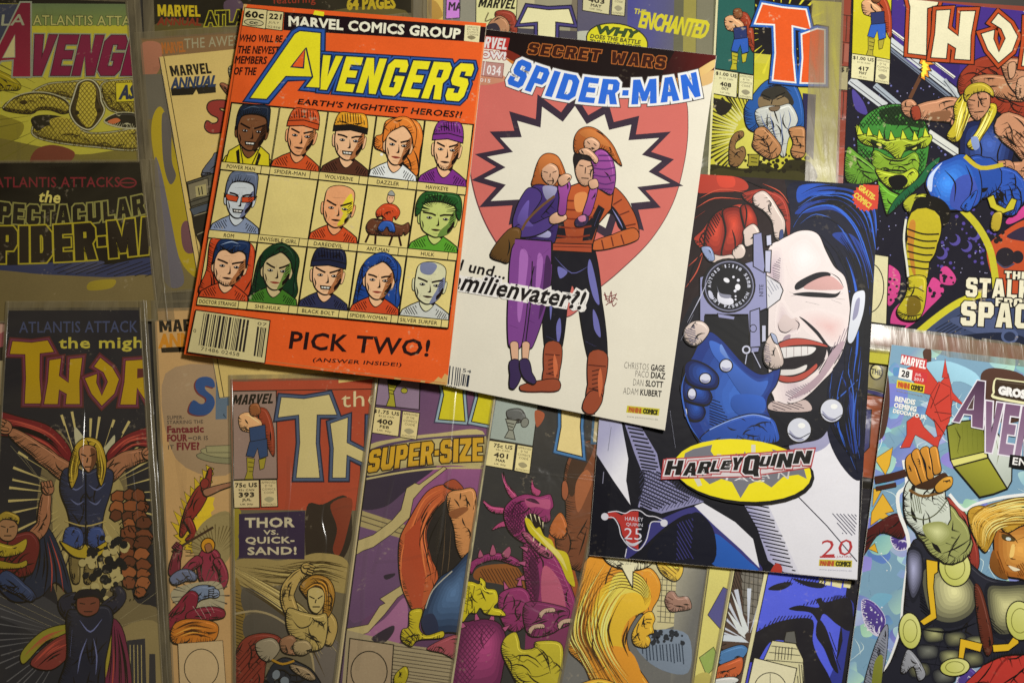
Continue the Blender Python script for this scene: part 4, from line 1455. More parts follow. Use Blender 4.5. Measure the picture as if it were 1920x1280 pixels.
sm('7c7360', [(480, 1205), (510, 1195), (525, 1215), (505, 1240), (485, 1230)], ol=1.8)
sm('7c5a42', [(525, 1200), (545, 1190), (556, 1200), (545, 1215), (560, 1220), (555, 1228), (530, 1222)], ol=1.5)
sm('8b7b5a', [(552, 1204), (575, 1200), (585, 1215), (570, 1228), (552, 1224)], ol=1.5)
sm('1e2028', [(505, 1255), (530, 1232), (560, 1240), (590, 1260), (600, 1300), (500, 1300)], ol=1.8)
st('8e6a1c', 4, [(510, 1236), (530, 1244), (552, 1238)])
sm('7b6a52', [(545, 1245), (575, 1252), (592, 1270), (580, 1275), (550, 1258)], ol=1.4)
el('5e6670', 518, 1264, 7, 9, 20); el('5e6670', 534, 1276, 8, 8)
cur.part('caption_box')
pg('2b2038', [(448, 963), (572, 957), (571, 1048), (448, 1046)])
for s, q in (("THOR", (459, 970, 93, 19)), ("VS.", (494, 993, 28, 9)), ("QUICK-", (460, 1006, 92, 15)), ("SAND!", (464, 1025, 92, 15))):
    tx('a79f86', s, boxq(*q, slope=-.01), bold=.045)
cur.part('corner_box')
pg('7e6a62', [(436, 733), (518, 732), (520, 897), (438, 899)], ol=2)
block('17130f', "MARVEL", [(440, 740), (516, 737), (511, 756), (435, 759)])
icon_figure([(440, 752), (520, 752), (512, 898), (438, 898)], '2a3c5e', '2a3c5e', '857a28', cape='7d3420')
cur.part('price_box')
price_box([(437, 900), (486, 899), (487, 951), (439, 952)], [(488, 899), (519, 899), (521, 949), (490, 950)],
          [("75c US", .08, .1, .92, .26, .04), ("95c CAN", .2, .32, .8, .39, .01), ("393", .2, .44, .8, .62, .05), ("JUL", .32, .66, .68, .78, .04), ("UK 50p", .25, .84, .75, .92, .01)], cream='b5a67e')
cur.part('title_lettering')
T1 = [(528, 745), (570, 748), (617, 740), (631, 777), (594, 777), (592, 830), (599, 895), (556, 895), (563, 830), (561, 777), (522, 782)]
H1 = [(620, 794), (652, 783), (650, 830), (690, 850), (692, 784), (720, 784), (714, 895), (684, 895), (684, 868), (650, 852), (648, 895), (624, 895), (626, 840)]
for pts in (T1, H1):
    st('1e2030', 17, pts, closed=True, smooth=False)
for pts in (T1, H1):
    st('3d4a64', 12, pts, closed=True, smooth=False)
    st('1e2030', 3, pts, closed=True, smooth=False)
for pts in (T1, H1):
    pg('ab9f6e', pts)
tx('b3a480', "the", [(640, 736), (712, 728), (712, 760), (640, 764)], bold=.0)
cur.finish()

# ================= J: purple comic, super-size banner
Comic("bagged purple comic with a yellow banner title, red drape and blue trousers", [(704, 704), (1185, 738), (1120, 1300), (625, 1300)], 3.6, slope=FS, base='4e3a56', mat='bag', gain=gain('J'), bag=(4, 8, 0, 4, 5, .03, .4))
pg('4a3a58', [(690, 700), (920, 720), (910, 830), (690, 840)], c2='684466', ax=((700, 700), (890, 820)))
pg('7d4a76', [(780, 880), (920, 850), (880, 1300), (630, 1300)], c2='3e3048', ax=((820, 900), (700, 1100)))
sm('5c4264', [(668, 980), (740, 1000), (760, 1080), (720, 1130), (655, 1160)])
sm('8a5a80', [(655, 1210), (720, 1160), (760, 1120), (760, 1190), (720, 1215)])
rg = random.Random(3)
sm('2e2638', [(680, 890), (760, 880), (820, 872), (760, 920), (720, 950), (672, 950)])
# banner
sm('a59a6c', [(688, 838), (740, 822), (820, 812), (905, 808), (905, 872), (850, 872), (760, 876), (684, 890)])
sm('4a3a58', [(694, 842), (740, 828), (820, 818), (905, 814), (905, 818), (820, 822), (740, 833), (694, 848)])
st('a59a6c', 3.5, [(684, 898), (760, 884), (830, 877), (905, 877)])
# pale bands, lightning
pg('90845c', [(674, 955), (765, 985), (758, 1010), (670, 985)]); many('4e4438', 2, [[(672, 964), (760, 992)], [(672, 974), (758, 1002)]])
pg('a19468', [(664, 1042), (672, 1012), (700, 1002), (735, 975), (752, 955), (762, 915), (778, 905), (786, 908), (832, 874), (838, 878), (795, 912), (775, 935), (768, 970), (735, 1000), (700, 1025), (680, 1032)], ol=1.2)
pg('a19468', [(648, 1178), (690, 1170), (712, 1135), (722, 1130), (712, 1122), (760, 1092), (762, 1108), (745, 1120), (722, 1150), (690, 1185), (660, 1196)], ol=1.2)
pg('8a7f66', [(650, 1180), (760, 1208), (870, 1222), (862, 1300), (640, 1300)])
hatch('4b4238', 1.6, [(736, 1206), (866, 1224), (862, 1300), (732, 1300)], 8, 7)
sm('2a2230', [(720, 1078), (740, 1074), (738, 1080), (724, 1086)]); sm('2a2230', [(696, 1196), (735, 1172), (738, 1184), (720, 1204)])
cur.part('figure_illustration')
sm('24201f', [(800, 930), (845, 915), (870, 960), (868, 1080), (845, 1150), (800, 1142), (770, 1070)])
sm('a3502e', [(835, 908), (800, 922), (766, 975), (748, 1015), (748, 1075), (758, 1115), (776, 1148), (802, 1144), (822, 1080), (800, 1030), (798, 990), (822, 950), (850, 925)], ol=2.2)
strands(['2a1812', '7a3520', 'c06a3c'], [(835, 912), (795, 935), (770, 990), (754, 1040), (756, 1100), (775, 1140)], [(842, 930), (815, 960), (798, 1000), (808, 1050), (815, 1085), (800, 1138)], 14, 2.2, 3, 1)
pg('963f26', [(760, 1000), (790, 970), (786, 1020), (798, 1080), (790, 1140), (775, 1140), (752, 1070)])
many(BLK, 2.2, [[(786, 1020), (798, 985), (830, 935)], [(800, 1060), (806, 1010), (830, 960)], [(815, 1090), (822, 1040), (838, 980)]], taper=2, smooth=True)
many('5a4a38', 1.4, [[(836, 960), (832, 1040), (826, 1090)], [(846, 985), (842, 1050), (836, 1100)], [(826, 990), (818, 1040)]], taper=2)
sm('8c4028', [(832, 908), (850, 898), (864, 908), (868, 918), (846, 918)], ol=1.8)
sm('b07a4c', [(840, 925), (862, 918), (892, 922), (890, 1010), (872, 1050), (856, 1030), (850, 990), (838, 950)], ol=2)
sm('7a4a2c', [(842, 960), (868, 950), (878, 955), (852, 972)])
air('22324e', '4c6a94', [(800, 1130), (822, 1085), (850, 1065), (890, 1030), (900, 1100), (880, 1180), (840, 1186), (800, 1188), (790, 1165)], (850, 1110), ol=2.4)
st('9a9a92', 2, [(798, 1140), (812, 1105), (848, 1070)])
sm('232a44', [(790, 1160), (812, 1150), (822, 1180), (800, 1190)])
sm('a79a20', [(768, 1146), (792, 1142), (786, 1175), (800, 1190), (830, 1182), (828, 1196), (785, 1200), (770, 1212), (752, 1200), (754, 1180), (766, 1174)], ol=2)
many('3b3410', 1.8, [[(758, 1180), (776, 1200)], [(764, 1174), (782, 1198)]])
sm('9a8f20', [(742, 1262), (760, 1248), (766, 1262), (756, 1285), (738, 1280)], ol=1.8)
sm('8e4450', [(800, 1215), (850, 1190), (870, 1200), (866, 1240), (830, 1225)], ol=1.6)
cur.part('corner_box')
pg('7a6880', [(703, 700), (788, 708), (786, 768), (696, 758)], ol=2)
pg('8f8a2a', [(727, 714), (748, 716), (738, 735), (742, 763), (724, 761), (730, 745)], ol=1.5); el('8f8a2a', 758, 732, 6, 5, ol=1.2)
sm('1d1a1e', [(728, 710), (752, 712), (746, 722), (730, 720)])
many(BLK, 1.4, [[(728, 724), (742, 727)], [(729, 730), (740, 733)], [(730, 737), (739, 739)]])
cur.part('price_box')
price_box([(699, 762), (752, 769), (747, 818), (691, 810)], [(755, 770), (787, 774), (781, 824), (750, 819)],
          [("$1.75 US", .06, .08, .95, .24, .04), ("$2.25 CAN", .25, .28, .78, .35, .01), ("400", .22, .42, .76, .62, .06), ("FEB", .34, .66, .66, .77, .04), ("UK 90p", .27, .83, .75, .92, .01)], cream='bfb282')
cur.part('title_lettering')
for pts in ([(822, 690), (870, 694), (868, 740), (872, 790), (822, 786), (832, 740)], [(893, 700), (940, 700), (936, 800), (884, 790), (896, 745)]):
    st('35304a', 15, pts, closed=True, smooth=False)
    st('7c93a0', 10, pts, closed=True, smooth=False)
    pg('b3ab1c', pts, ol=2)
block('b08a22', "SUPER-SIZE", [(694, 844), (906, 820), (906, 864), (688, 886)], out=[('2a1d10', 2.4)], warp=lambda u, v: (u, v - .10 * (1 - (2 * u - 1) ** 2)))
cur.part('spine_border')
pg('a89c78', [(704, 704), (710, 704), (632, 1300), (625, 1300)])
st('201a16', 2.2, [(711, 704), (634, 1300)], smooth=False)
cur.crease([(690, 886), (740, 878), (800, 872), (850, 872), (906, 874)], 5, .55)
cur.crease([(700, 880), (760, 872), (830, 868), (900, 868)], 4, .45)
cur.crease([(852, 720), (846, 800), (838, 900), (815, 1060)], 5, .5)
cur.part('corner_emblem')
pg('8c7c66', [(656, 1196), (738, 1208), (732, 1300), (648, 1300)], ol=2)
el('8c7c66', 692, 1258, 34, 38, ol=2)
cur.finish()

# ================= K: dragon
Comic("bagged dark comic with a magenta dragon breathing yellow fire", [(927, 740), (1405, 790), (1345, 1300), (842, 1300)], 3.6, slope=FS, base='2e2e30', mat='bag', gain=gain('K'), bag=(4, 8, 0, 4, 5, .03, .4))
sm('8c4a24', [(1030, 1000), (1050, 985), (1055, 1015), (1075, 1060), (1090, 1130), (1060, 1090), (1030, 1040)])
sm('7a4a24', [(900, 1062), (960, 1058), (985, 1085), (982, 1110), (940, 1095), (890, 1085)])
hatch('3a2214', 1.5, [(900, 1066), (980, 1064), (982, 1106), (900, 1086)], 60, 5)
sm('6a2b52', [(1000, 1100), (1080, 1120), (1075, 1300), (990, 1300)])
cur.part('man_illustration')
sm('6a3f2a', [(1112, 826), (1080, 838), (1062, 868), (1056, 910), (1060, 950), (1058, 985), (1040, 1005), (1060, 1060), (1140, 1060), (1150, 860)], ol=2)
sm('3c2a20', [(1112, 826), (1085, 840), (1068, 870), (1062, 910), (1074, 930), (1090, 890), (1110, 850)])
sm('8a4e34', [(1054, 905), (1062, 902), (1066, 922), (1060, 938), (1053, 930)], ol=1.6)
sm('8f5638', [(1082, 900), (1100, 880), (1110, 900), (1100, 930), (1084, 960), (1078, 930)])
sm('a05a2e', [(1050, 960), (1064, 985), (1058, 1010), (1036, 1006), (1030, 990)], ol=1.5)
cur.part('dragon_illustration')
M, Md = '7c2a5e', '4c1a3e'
sm(M, [(985, 1010), (1020, 1015), (1052, 1060), (1078, 1120), (1080, 1160), (1040, 1180), (1000, 1165), (990, 1120), (980, 1060)], ol=2)
sm('a0506c', [(1020, 1060), (1050, 1090), (1060, 1150), (1030, 1160), (1015, 1120)])
sm(Md, [(995, 1040), (1008, 1060), (1012, 1100), (1006, 1130), (995, 1090)])
sm(M, [(878, 1070), (884, 1052), (920, 1036), (955, 1040), (975, 1052), (970, 1062), (930, 1050), (895, 1060), (884, 1076)], ol=1.8)
for p in ([(918, 1040), (924, 1020), (930, 1038)], [(940, 1040), (954, 1024), (958, 1034), (952, 1046)], [(896, 1045), (900, 1030), (906, 1042)]):
    sm('8f4a68', p, ol=1.2)
air('5a1f48', 'a04078', [(862, 1180), (880, 1164), (915, 1160), (940, 1172), (950, 1205), (945, 1245), (925, 1300), (848, 1300)], (915, 1200), ol=2.4)
st('4a1838', 3, [(905, 1178), (902, 1200), (908, 1216)], taper=2)
sm(M, [(935, 1115), (975, 1100), (995, 1120), (990, 1165), (965, 1185), (940, 1165)], ol=2)
many(BLK, 1.6, [[(945, 1130), (970, 1125), (985, 1130)], [(950, 1150), (970, 1150), (985, 1155)]], smooth=True, taper=2)
sm('6e2756', [(985, 1130), (1050, 1135), (1068, 1150), (1040, 1185), (990, 1190)], ol=2)
for (x, y) in ((1010, 1145), (990, 1175), (1045, 1165)):
    sm('a99080', [(x, y + 6), (x + 10, y - 4), (x + 28, y - 6), (x + 30, y + 2), (x + 12, y + 4), (x + 4, y + 14)], ol=1.2)
# head
for p in ([(944, 884), (950, 905), (965, 922), (972, 936), (958, 934), (946, 912)], [(997, 896), (1002, 912), (1014, 920), (1008, 930), (996, 922)],
          [(906, 937), (922, 948), (946, 952), (948, 962), (926, 962), (912, 952)], [(922, 994), (936, 980), (956, 974), (960, 986), (940, 988)]):
    sm('9a3f6c', p, ol=1.5)
sm(M, [(944, 958), (960, 936), (985, 926), (1010, 930), (1028, 926), (1034, 930), (1038, 948), (1032, 958), (1032, 974), (1020, 980), (1006, 966), (992, 966), (984, 976), (990, 1000), (985, 1018), (965, 1008), (950, 990)], ol=2)
sm('9c4a72', [(985, 934), (1010, 936), (1030, 936), (1030, 954), (1008, 950), (990, 950)])
sm('3a1830', [(985, 936), (1000, 934), (1012, 944), (1000, 942)])
sm('18100f', [(984, 972), (996, 962), (1010, 968), (1020, 982), (1022, 1005), (1036, 1028), (1020, 1026), (1000, 1006), (986, 996)])
sm('8f4a68', [(978, 1000), (990, 998), (1010, 1018), (1034, 1032), (1036, 1044), (1020, 1044), (996, 1024)], ol=1.8)
many('c9c2a0', 2.2, [[(986, 966), (990, 980)], [(994, 963), (998, 978)], [(1002, 964), (1006, 978)], [(1010, 968), (1014, 984)], [(1018, 978), (1018, 990)], [(1000, 1014), (1002, 1002)], [(1012, 1022), (1014, 1010)], [(1024, 1030), (1024, 1018)]], taper=1)
hatch('3a1230', 1.3, [(950, 960), (975, 945), (980, 990), (965, 1005)], 100, 4)
scales('3c1030', [(990, 1020), (1010, 1024), (1006, 1100), (1000, 1140), (986, 1080)], 7, 1.4)
scales('4c1a3e', [(862, 1186), (905, 1166), (930, 1180), (900, 1220), (880, 1290), (850, 1290)], 9, 1.4)
scales('3c1030', [(948, 960), (970, 938), (985, 952), (980, 990), (960, 1000)], 6, 1.3)
many('d08ab0', 2, [[(1020 + 5 * k, 1040 + 12 * k), (1052 + 3 * k, 1056 + 11 * k)] for k in range(8)], taper=2)
for (x, y, dx, dy) in ((990, 1030, -16, -6), (986, 1056, -18, -2), (984, 1082, -18, 4), (870, 1176, -8, -16), (895, 1162, -4, -18), (922, 1162, 4, -18), (944, 1180, 14, -10), (950, 1104, -6, -16), (974, 1098, 2, -18)):
    pg('9a4a74', [(x - dy * .3, y + dx * .3), (x + dx, y + dy), (x + dy * .3, y - dx * .3)], ol=1.5)
cur.part('fire_illustration')
Y = 'b3a820'
sm(Y, [(984, 972), (994, 974), (1004, 990), (1012, 988), (1020, 1004), (1034, 1012), (1042, 1028), (1062, 1036), (1070, 1060), (1078, 1098), (1064, 1088), (1050, 1056), (1034, 1034), (1010, 1014), (992, 996)])
sm('c6bd6a', [(990, 980), (1000, 990), (1030, 1018), (1052, 1040), (1064, 1070), (1050, 1050), (1024, 1022)])
cur.part('fire_illustration', fresh=True)
sm(Y, [(874, 1092), (886, 1090), (898, 1094), (900, 1082), (910, 1090), (912, 1102), (930, 1106), (934, 1126), (926, 1138), (940, 1142), (948, 1154), (926, 1154), (908, 1150), (900, 1140), (892, 1150), (880, 1150), (866, 1166), (868, 1120)], ol=1.8)
many('4e470c', 1.4, [[(880, 1098), (878, 1120), (874, 1150)], [(890, 1098), (886, 1120), (886, 1140)], [(905, 1105), (915, 1112), (924, 1112)]], smooth=True)
cur.part('fire_illustration', fresh=True)
sm('aaa02c', [(946, 1196), (966, 1184), (974, 1200), (978, 1216), (1000, 1214), (1006, 1202), (1050, 1204), (1056, 1240), (1048, 1300), (985, 1300), (958, 1262), (940, 1222)], ol=2)
many('4e470c', 1.4, [[(960, 1226), (980, 1240), (990, 1236), (1010, 1250)], [(1010, 1225), (1030, 1230), (1040, 1245)], [(985, 1262), (1005, 1268), (1030, 1260)]], smooth=True)
cur.part('corner_box')
pg('8a9694', [(930, 745), (1010, 752), (999, 836), (918, 822)], ol=1.8)
sm('55585a', [(950, 770), (975, 766), (986, 782), (975, 792), (955, 790)], ol=1.6)
pg('7c8078', [(948, 785), (970, 788), (962, 806), (966, 824), (946, 820), (954, 806)], ol=1.5); el('6b6e6a', 984, 792, 7, 9, 20, ol=1.4)
many(BLK, 1.5, [[(950, 792), (964, 795)], [(953, 798), (962, 801)], [(954, 805), (962, 807)]])
sm('8f4a30', [(1003, 770), (1020, 774), (1018, 788), (1006, 800)])
many('4c6070', 1.2, [[(926, 775), (919, 815)]])
cur.part('price_box')
price_box([(917, 825), (967, 832), (961, 881), (909, 872)], [(970, 833), (999, 838), (993, 888), (964, 882)],
          [("75c US", .2, .08, .9, .24, .04), ("95c CAN", .3, .28, .8, .35, .01), ("401", .26, .42, .78, .62, .05), ("MAR", .36, .66, .7, .77, .04), ("UK 50p", .32, .83, .74, .92, .01)], cream='c9bf8e')
cur.part('title_lettering')
pts = [(1052, 740), (1092, 742), (1088, 800), (1092, 856), (1044, 844), (1052, 800)]
st('1f2a3a', 16, pts, closed=True, smooth=False); st('39679a', 11, pts, closed=True, smooth=False); pg('c3b480', pts, ol=2)
pts = [(1118, 750), (1160, 750), (1150, 830), (1112, 828)]
st('35526e', 9, pts, closed=True, smooth=False); pg('9a9070', pts)
cur.part('spine_border')
pg('9c9678', [(927, 740), (930, 740), (846, 1300), (842, 1300)])
cur.finish()

# ================= L: golden hair
Comic("bagged comic with a swirl of golden hair and a speech balloon, under the camera comic", [(1128, 900), (1600, 950), (1560, 1310), (1043, 1310)], 3.6, slope=FS, base='5d5b55', mat='bag', gain=gain('L'), bag=(4, 0, 0, 4, 2, .1, .4))
pg('b0a476', [(1200, 1040), (1320, 1060), (1300, 1160), (1215, 1190)])
K_ = [(1235, 1060 + 9 * i) for i in range(12)]
many('4c4638', 1.3, [[(1232, 1085 + 10 * i), (1300, 1090 + 10 * i)] for i in range(9)] + [[(1242 + 9 * i, 1080), (1238 + 9 * i, 1165)] for i in range(6)])
pg('8f8974', [(1270, 1060), (1330, 1062), (1300, 1310), (1255, 1310)], c2='5d5b55', ax=((1265, 1100), (1300, 1110)))
sm('6c7680', [(1190, 1205), (1230, 1180), (1290, 1190), (1290, 1260), (1230, 1250)])
rg = random.Random(11)
dots('20242a', [(rg.uniform(1222, 1280), rg.uniform(1182, 1205), rg.uniform(2, 5)) for i in range(34)])
hatch('2a3440', 2.2, [(1195, 1210), (1280, 1205), (1285, 1245), (1215, 1240)], 85, 6)
sm('8e6a58', [(1246, 1128), (1252, 1110), (1264, 1108), (1272, 1118), (1290, 1118), (1296, 1140), (1272, 1146), (1256, 1146)], ol=1.6)
many('4a2a20', 1.4, [[(1252, 1118), (1262, 1124)], [(1250, 1128), (1262, 1132)]])
cur.part('hair_illustration')
O1, O2, O3 = 'c07f24', 'c9a02a', 'd0b448'
hair = [(1098, 1050), (1140, 1036), (1200, 1062), (1222, 1066), (1238, 1090), (1236, 1118), (1224, 1140), (1218, 1160), (1200, 1150), (1180, 1178), (1176, 1205), (1190, 1240), (1222, 1290), (1224, 1320), (1130, 1320), (1096, 1252), (1066, 1220), (1060, 1180), (1072, 1120)]
sm(O1, hair, ol=2)
sm(O2, [(1130, 1100), (1170, 1078), (1205, 1085), (1220, 1110), (1214, 1140), (1180, 1160), (1165, 1195), (1172, 1230), (1150, 1240), (1120, 1200), (1110, 1150)])
sm(O3, [(1150, 1080), (1185, 1072), (1212, 1092), (1214, 1120), (1190, 1110), (1165, 1115), (1140, 1130)])
sm(O1, [(1190, 1230), (1150, 1210), (1130, 1230), (1170, 1300), (1210, 1310)])
ls = []
for k in range(9):
    t = k / 8
    ls.append([(1100 + 30 * t, 1062 + 18 * t), (1076 + 44 * t, 1130 + 8 * t), (1068 + 56 * t, 1190 - 4 * t), (1086 + 56 * t, 1230 + 4 * t), (1120 + 60 * t, 1300)])
for k in range(7):
    t = k / 6
    ls.append([(1120 + 10 * t, 1080 + 34 * t), (1165, 1066 + 34 * t), (1205 - 4 * t, 1082 + 30 * t), (1222 - 12 * t, 1120 + 14 * t)])
strands(['8a5418', '5a3a10', 'd8b848', 'e0c468'], [(1110, 1050), (1072, 1130), (1064, 1190), (1090, 1235), (1130, 1310)], [(1210, 1085), (1165, 1120), (1140, 1180), (1155, 1235), (1215, 1310)], 46, 2.0, 5, 2)
many('4a3010', 1.8, ls, taper=2, smooth=True)
many('3a260e', 4, [[(1150, 1150), (1140, 1180), (1150, 1215)], [(1112, 1190), (1112, 1220), (1130, 1250)], [(1178, 1170), (1168, 1200), (1178, 1230)]], taper=2, smooth=True)
sm('c89a2c', [(1192, 1172), (1208, 1150), (1222, 1146), (1228, 1160), (1224, 1172), (1226, 1186), (1216, 1190), (1220, 1200), (1212, 1214), (1190, 1210), (1184, 1192)], ol=1.8)
many(BLK, 1.8, [[(1210, 1160), (1222, 1160)], [(1212, 1166), (1220, 1167)], [(1212, 1192), (1222, 1188)], [(1198, 1168), (1194, 1184), (1200, 1200)]], smooth=True)
sm('c8962a', [(1060, 1300), (1090, 1280), (1130, 1272), (1170, 1290), (1180, 1310), (1060, 1310)], ol=2)
sm('c8a43a', [(1230, 1048), (1262, 1058), (1280, 1060), (1278, 1078), (1266, 1090), (1250, 1084), (1236, 1070)], ol=1.8)
hatch('5a3c14', 1.4, [(1238, 1052), (1276, 1062), (1264, 1086), (1244, 1074)], 40, 6)
cur.part('speech_balloon')
sm('c9bf98', [(1128, 1020), (1180, 1018), (1226, 1036), (1222, 1056), (1200, 1068), (1170, 1068), (1142, 1058), (1128, 1040)], ol=2.2)
pg('c9bf98', [(1167, 1064), (1188, 1064), (1186, 1100)], ol=0)
many(BLK, 2.2, [[(1167, 1067), (1186, 1102)], [(1187, 1068), (1186, 1102)]])
pg('c9bf98', [(1165, 1058), (1190, 1058), (1189, 1070), (1170, 1070)])
tx('241c14', "THINK!", [(1176, 1042), (1216, 1049), (1214, 1059), (1174, 1052)], bold=.04)
cur.finish()

# ================= M: pale yellow with diamonds
Comic("pale yellow bagged comic strip with a blue and a green diamond", [(1350, 900), (1830, 950), (1780, 1310), (1293, 1310)], 3.6, slope=FS, base='c3b764', mat='bag', gain=gain('M'), bag=(3, 0, 0, 4))
st('2a261a', 1.5, [(1352, 900), (1296, 1310)], smooth=False)
pg('4c4a78', [(1327, 1152), (1356, 1100), (1400, 1120), (1350, 1178)], ol=1.2)
pg('86984a', [(1311, 1232), (1338, 1212), (1350, 1240), (1325, 1266)], ol=1.2)
sm('a89a4e', [(1300, 1270), (1330, 1262), (1340, 1310), (1298, 1310)])
cur.finish()

# ================= N: spikes
Comic("bagged comic strip with white spikes over brown wall, right of the pale yellow one", [(1402, 900), (1880, 950), (1820, 1310), (1328, 1310)], 3.6, slope=FS, base='4a382e', mat='bag', gain=gain('N'), bag=(3, 0, 0, 4))
pg('6c665a', [(1388, 1060), (1450, 1060), (1430, 1180), (1395, 1150)]); many('38332c', 1.4, [[(1390 + 8 * i, 1060), (1384 + 9 * i, 1150)] for i in range(6)] + [[(1385, 1075 + 14 * i), (1435, 1085 + 14 * i)] for i in range(6)])
hatch('241c18', 1.5, [(1372, 1068), (1392, 1070), (1394, 1130), (1364, 1130)], 70, 5)
fan('b9bcc0', 8, 1402, 1200, 14, 105, 195, 300, 8, seed=6)
pg('c9cbd0', [(1370, 1105), (1392, 1150), (1404, 1180), (1396, 1190)]); pg('c9cbd0', [(1362, 1142), (1392, 1176), (1398, 1196), (1385, 1186)])
pg('bfc4cc', [(1346, 1188), (1390, 1192), (1404, 1204), (1344, 1200)])
sm('44709a', [(1338, 1230), (1360, 1216), (1390, 1208), (1402, 1218), (1385, 1240), (1355, 1248)], ol=2)
sm('b5562c', [(1345, 1250), (1370, 1238), (1392, 1232), (1388, 1262), (1360, 1275), (1336, 1272)], ol=2)
many(BLK, 1.6, [[(1338, 1215), (1362, 1206)], [(1336, 1222), (1356, 1216)], [(1350, 1262), (1380, 1250)]])
sm('c2c0b4', [(1328, 1276), (1370, 1268), (1385, 1275), (1360, 1290), (1326, 1292)], ol=1.6)
pg('c9be84', [(1402, 900), (1407, 900), (1334, 1310), (1328, 1310)]); st('201a12', 1.6, [(1408, 900), (1335, 1310)], smooth=False)
cur.finish()

# ================= O: blue cloth and clock tower
Comic("comic with bright blue shapes in black shadow above a pale clock tower, bottom right", [(1470, 900), (1960, 950), (1900, 1310), (1383, 1310)], 3.6, slope=FS, base='4a55c4', mat='bag', gain=gain('O'), bag=None)
B = '14131c'
pg('16151e', [(1598, 890), (1970, 900), (1910, 1310), (1560, 1310), (1572, 1200), (1580, 1150), (1590, 1085)])
sm('2a3280', [(1560, 1120), (1600, 1130), (1590, 1200), (1570, 1310), (1540, 1310), (1580, 1200)])
pg('c7bb84', [(1535, 1082), (1545, 1084), (1545, 1095), (1536, 1092)]); pg('d0c692', [(1548, 1084), (1558, 1085), (1557, 1097), (1547, 1096)])
pg('d0c692', [(1560, 1086), (1580, 1088), (1577, 1102), (1560, 1098)]); pg('d0c692', [(1583, 1088), (1596, 1089), (1594, 1102), (1581, 1100)])
sm(B, [(1440, 1104), (1456, 1094), (1482, 1090), (1480, 1098), (1462, 1106)]); hatch(B, 1.6, [(1440, 1106), (1486, 1082), (1486, 1096), (1450, 1106)], 120, 4)
sm(B, [(1486, 1084), (1510, 1088), (1545, 1094), (1540, 1102), (1512, 1098)]); hatch(B, 1.6, [(1482, 1082), (1548, 1084), (1550, 1100), (1500, 1098)], 125, 5)
sm(B, [(1479, 1140), (1500, 1134), (1535, 1138), (1530, 1124), (1540, 1120), (1548, 1128), (1594, 1122), (1596, 1180), (1570, 1170), (1545, 1150), (1535, 1165), (1520, 1148), (1490, 1144)])
hatch(B, 1.8, [(1490, 1138), (1530, 1122), (1592, 1114), (1594, 1130), (1540, 1130)], 118, 5)
sm(B, [(1400, 1200), (1440, 1172), (1480, 1160), (1515, 1158), (1526, 1168), (1524, 1200), (1534, 1230), (1556, 1270), (1565, 1310), (1515, 1310), (1500, 1220), (1450, 1200), (1420, 1240), (1400, 1260), (1388, 1300), (1385, 1250)])
hatch(B, 1.8, [(1420, 1180), (1460, 1154), (1522, 1152), (1524, 1165), (1480, 1164), (1440, 1178)], 122, 5)
sm(B, [(1535, 1160), (1550, 1180), (1562, 1220), (1572, 1260), (1560, 1250), (1545, 1215), (1530, 1190)]); hatch(B, 1.6, [(1540, 1165), (1560, 1190), (1580, 1260), (1562, 1240)], 70, 5)
cur.part('clock_tower_illustration')
C_ = 'c3ba8c'
pg('57554e', [(1474, 1184), (1490, 1182), (1494, 1206), (1470, 1202)], ol=1.4)
pg(C_, [(1448, 1200), (1492, 1206), (1506, 1235), (1508, 1310), (1420, 1310), (1430, 1240)], ol=1.6)
many('37332a', 1.5, [[(1446, 1210), (1496, 1216)], [(1442, 1222), (1500, 1228)], [(1436, 1236), (1506, 1242)]] + [[(1455 + 6 * i, 1212), (1453 + 6 * i, 1236)] for i in range(6)])
hatch('37332a', 1.6, [(1496, 1244), (1508, 1246), (1510, 1310), (1494, 1310)], 85, 4)
cur.part('corner_emblem')
pg('cdc49c', [(1414, 1232), (1494, 1252), (1482, 1310), (1396, 1310)], ol=1.8)
el('cdc49c', 1444, 1290, 30, 30, ol=1.6)
many('37332a', 1.2, [[(1444, 1262), (1444, 1310)], [(1416, 1290), (1474, 1290)]])
pg('3f3fa8', [(1400, 1240), (1411, 1240), (1396, 1310), (1386, 1310)], ol=1.2)
cur.part('spine_border')
pg('c6bd8c', [(1470, 900), (1476, 900), (1390, 1310), (1383, 1310)]); st('17141a', 1.8, [(1477, 900), (1391, 1310)], smooth=False)
cur.finish()
# ================= U1
Comic("comic at the top border with the cream T edged in purple, touching the orange comic", [(893, -60), (1372, -45), (1360, 420), (888, 420)], 2.2, base='8a8468', mat='bag', gain=gain('U'), bag=None)
pg('aaa07a', [(966, -60), (1000, -60), (1004, 60), (960, 60)]); sm('6e6450', [(1075, -10), (1100, 0), (1092, 60), (1070, 70)])
pg('3f3b42', [(950, 52), (1100, 60), (1100, 130), (940, 120)])
cur.part('corner_box')
pg('c9c386', [(893, -50), (972, -46), (966, 70), (892, 66)], ol=1.6)
block('1a1712', "MARVEL", [(901, -4), (971, 0), (965, 18), (896, 14)])
sm('8a3424', [(930, 22), (950, 20), (966, 30), (970, 62), (958, 70), (952, 44), (930, 34)], ol=1.6)
sm('a87854', [(918, 42), (936, 30), (952, 40), (954, 60), (930, 66), (916, 56)], ol=1.5)
st('6e6440', 2.5, [(916, 24), (910, 40), (922, 36)])
sm('2a2430', [(912, 50), (930, 44), (938, 60), (920, 70)])
cur.part('title_lettering')
pts = [(989, 14), (1028, 19), (1067, 17), (1076, 46), (1042, 42), (1041, 110), (1008, 110), (1008, 42), (974, 45)]
st('1b1830', 15, pts, closed=True, smooth=False); st('3d3568', 10, pts, closed=True, smooth=False); pg('cfc795', pts, ol=2)
cur.finish()
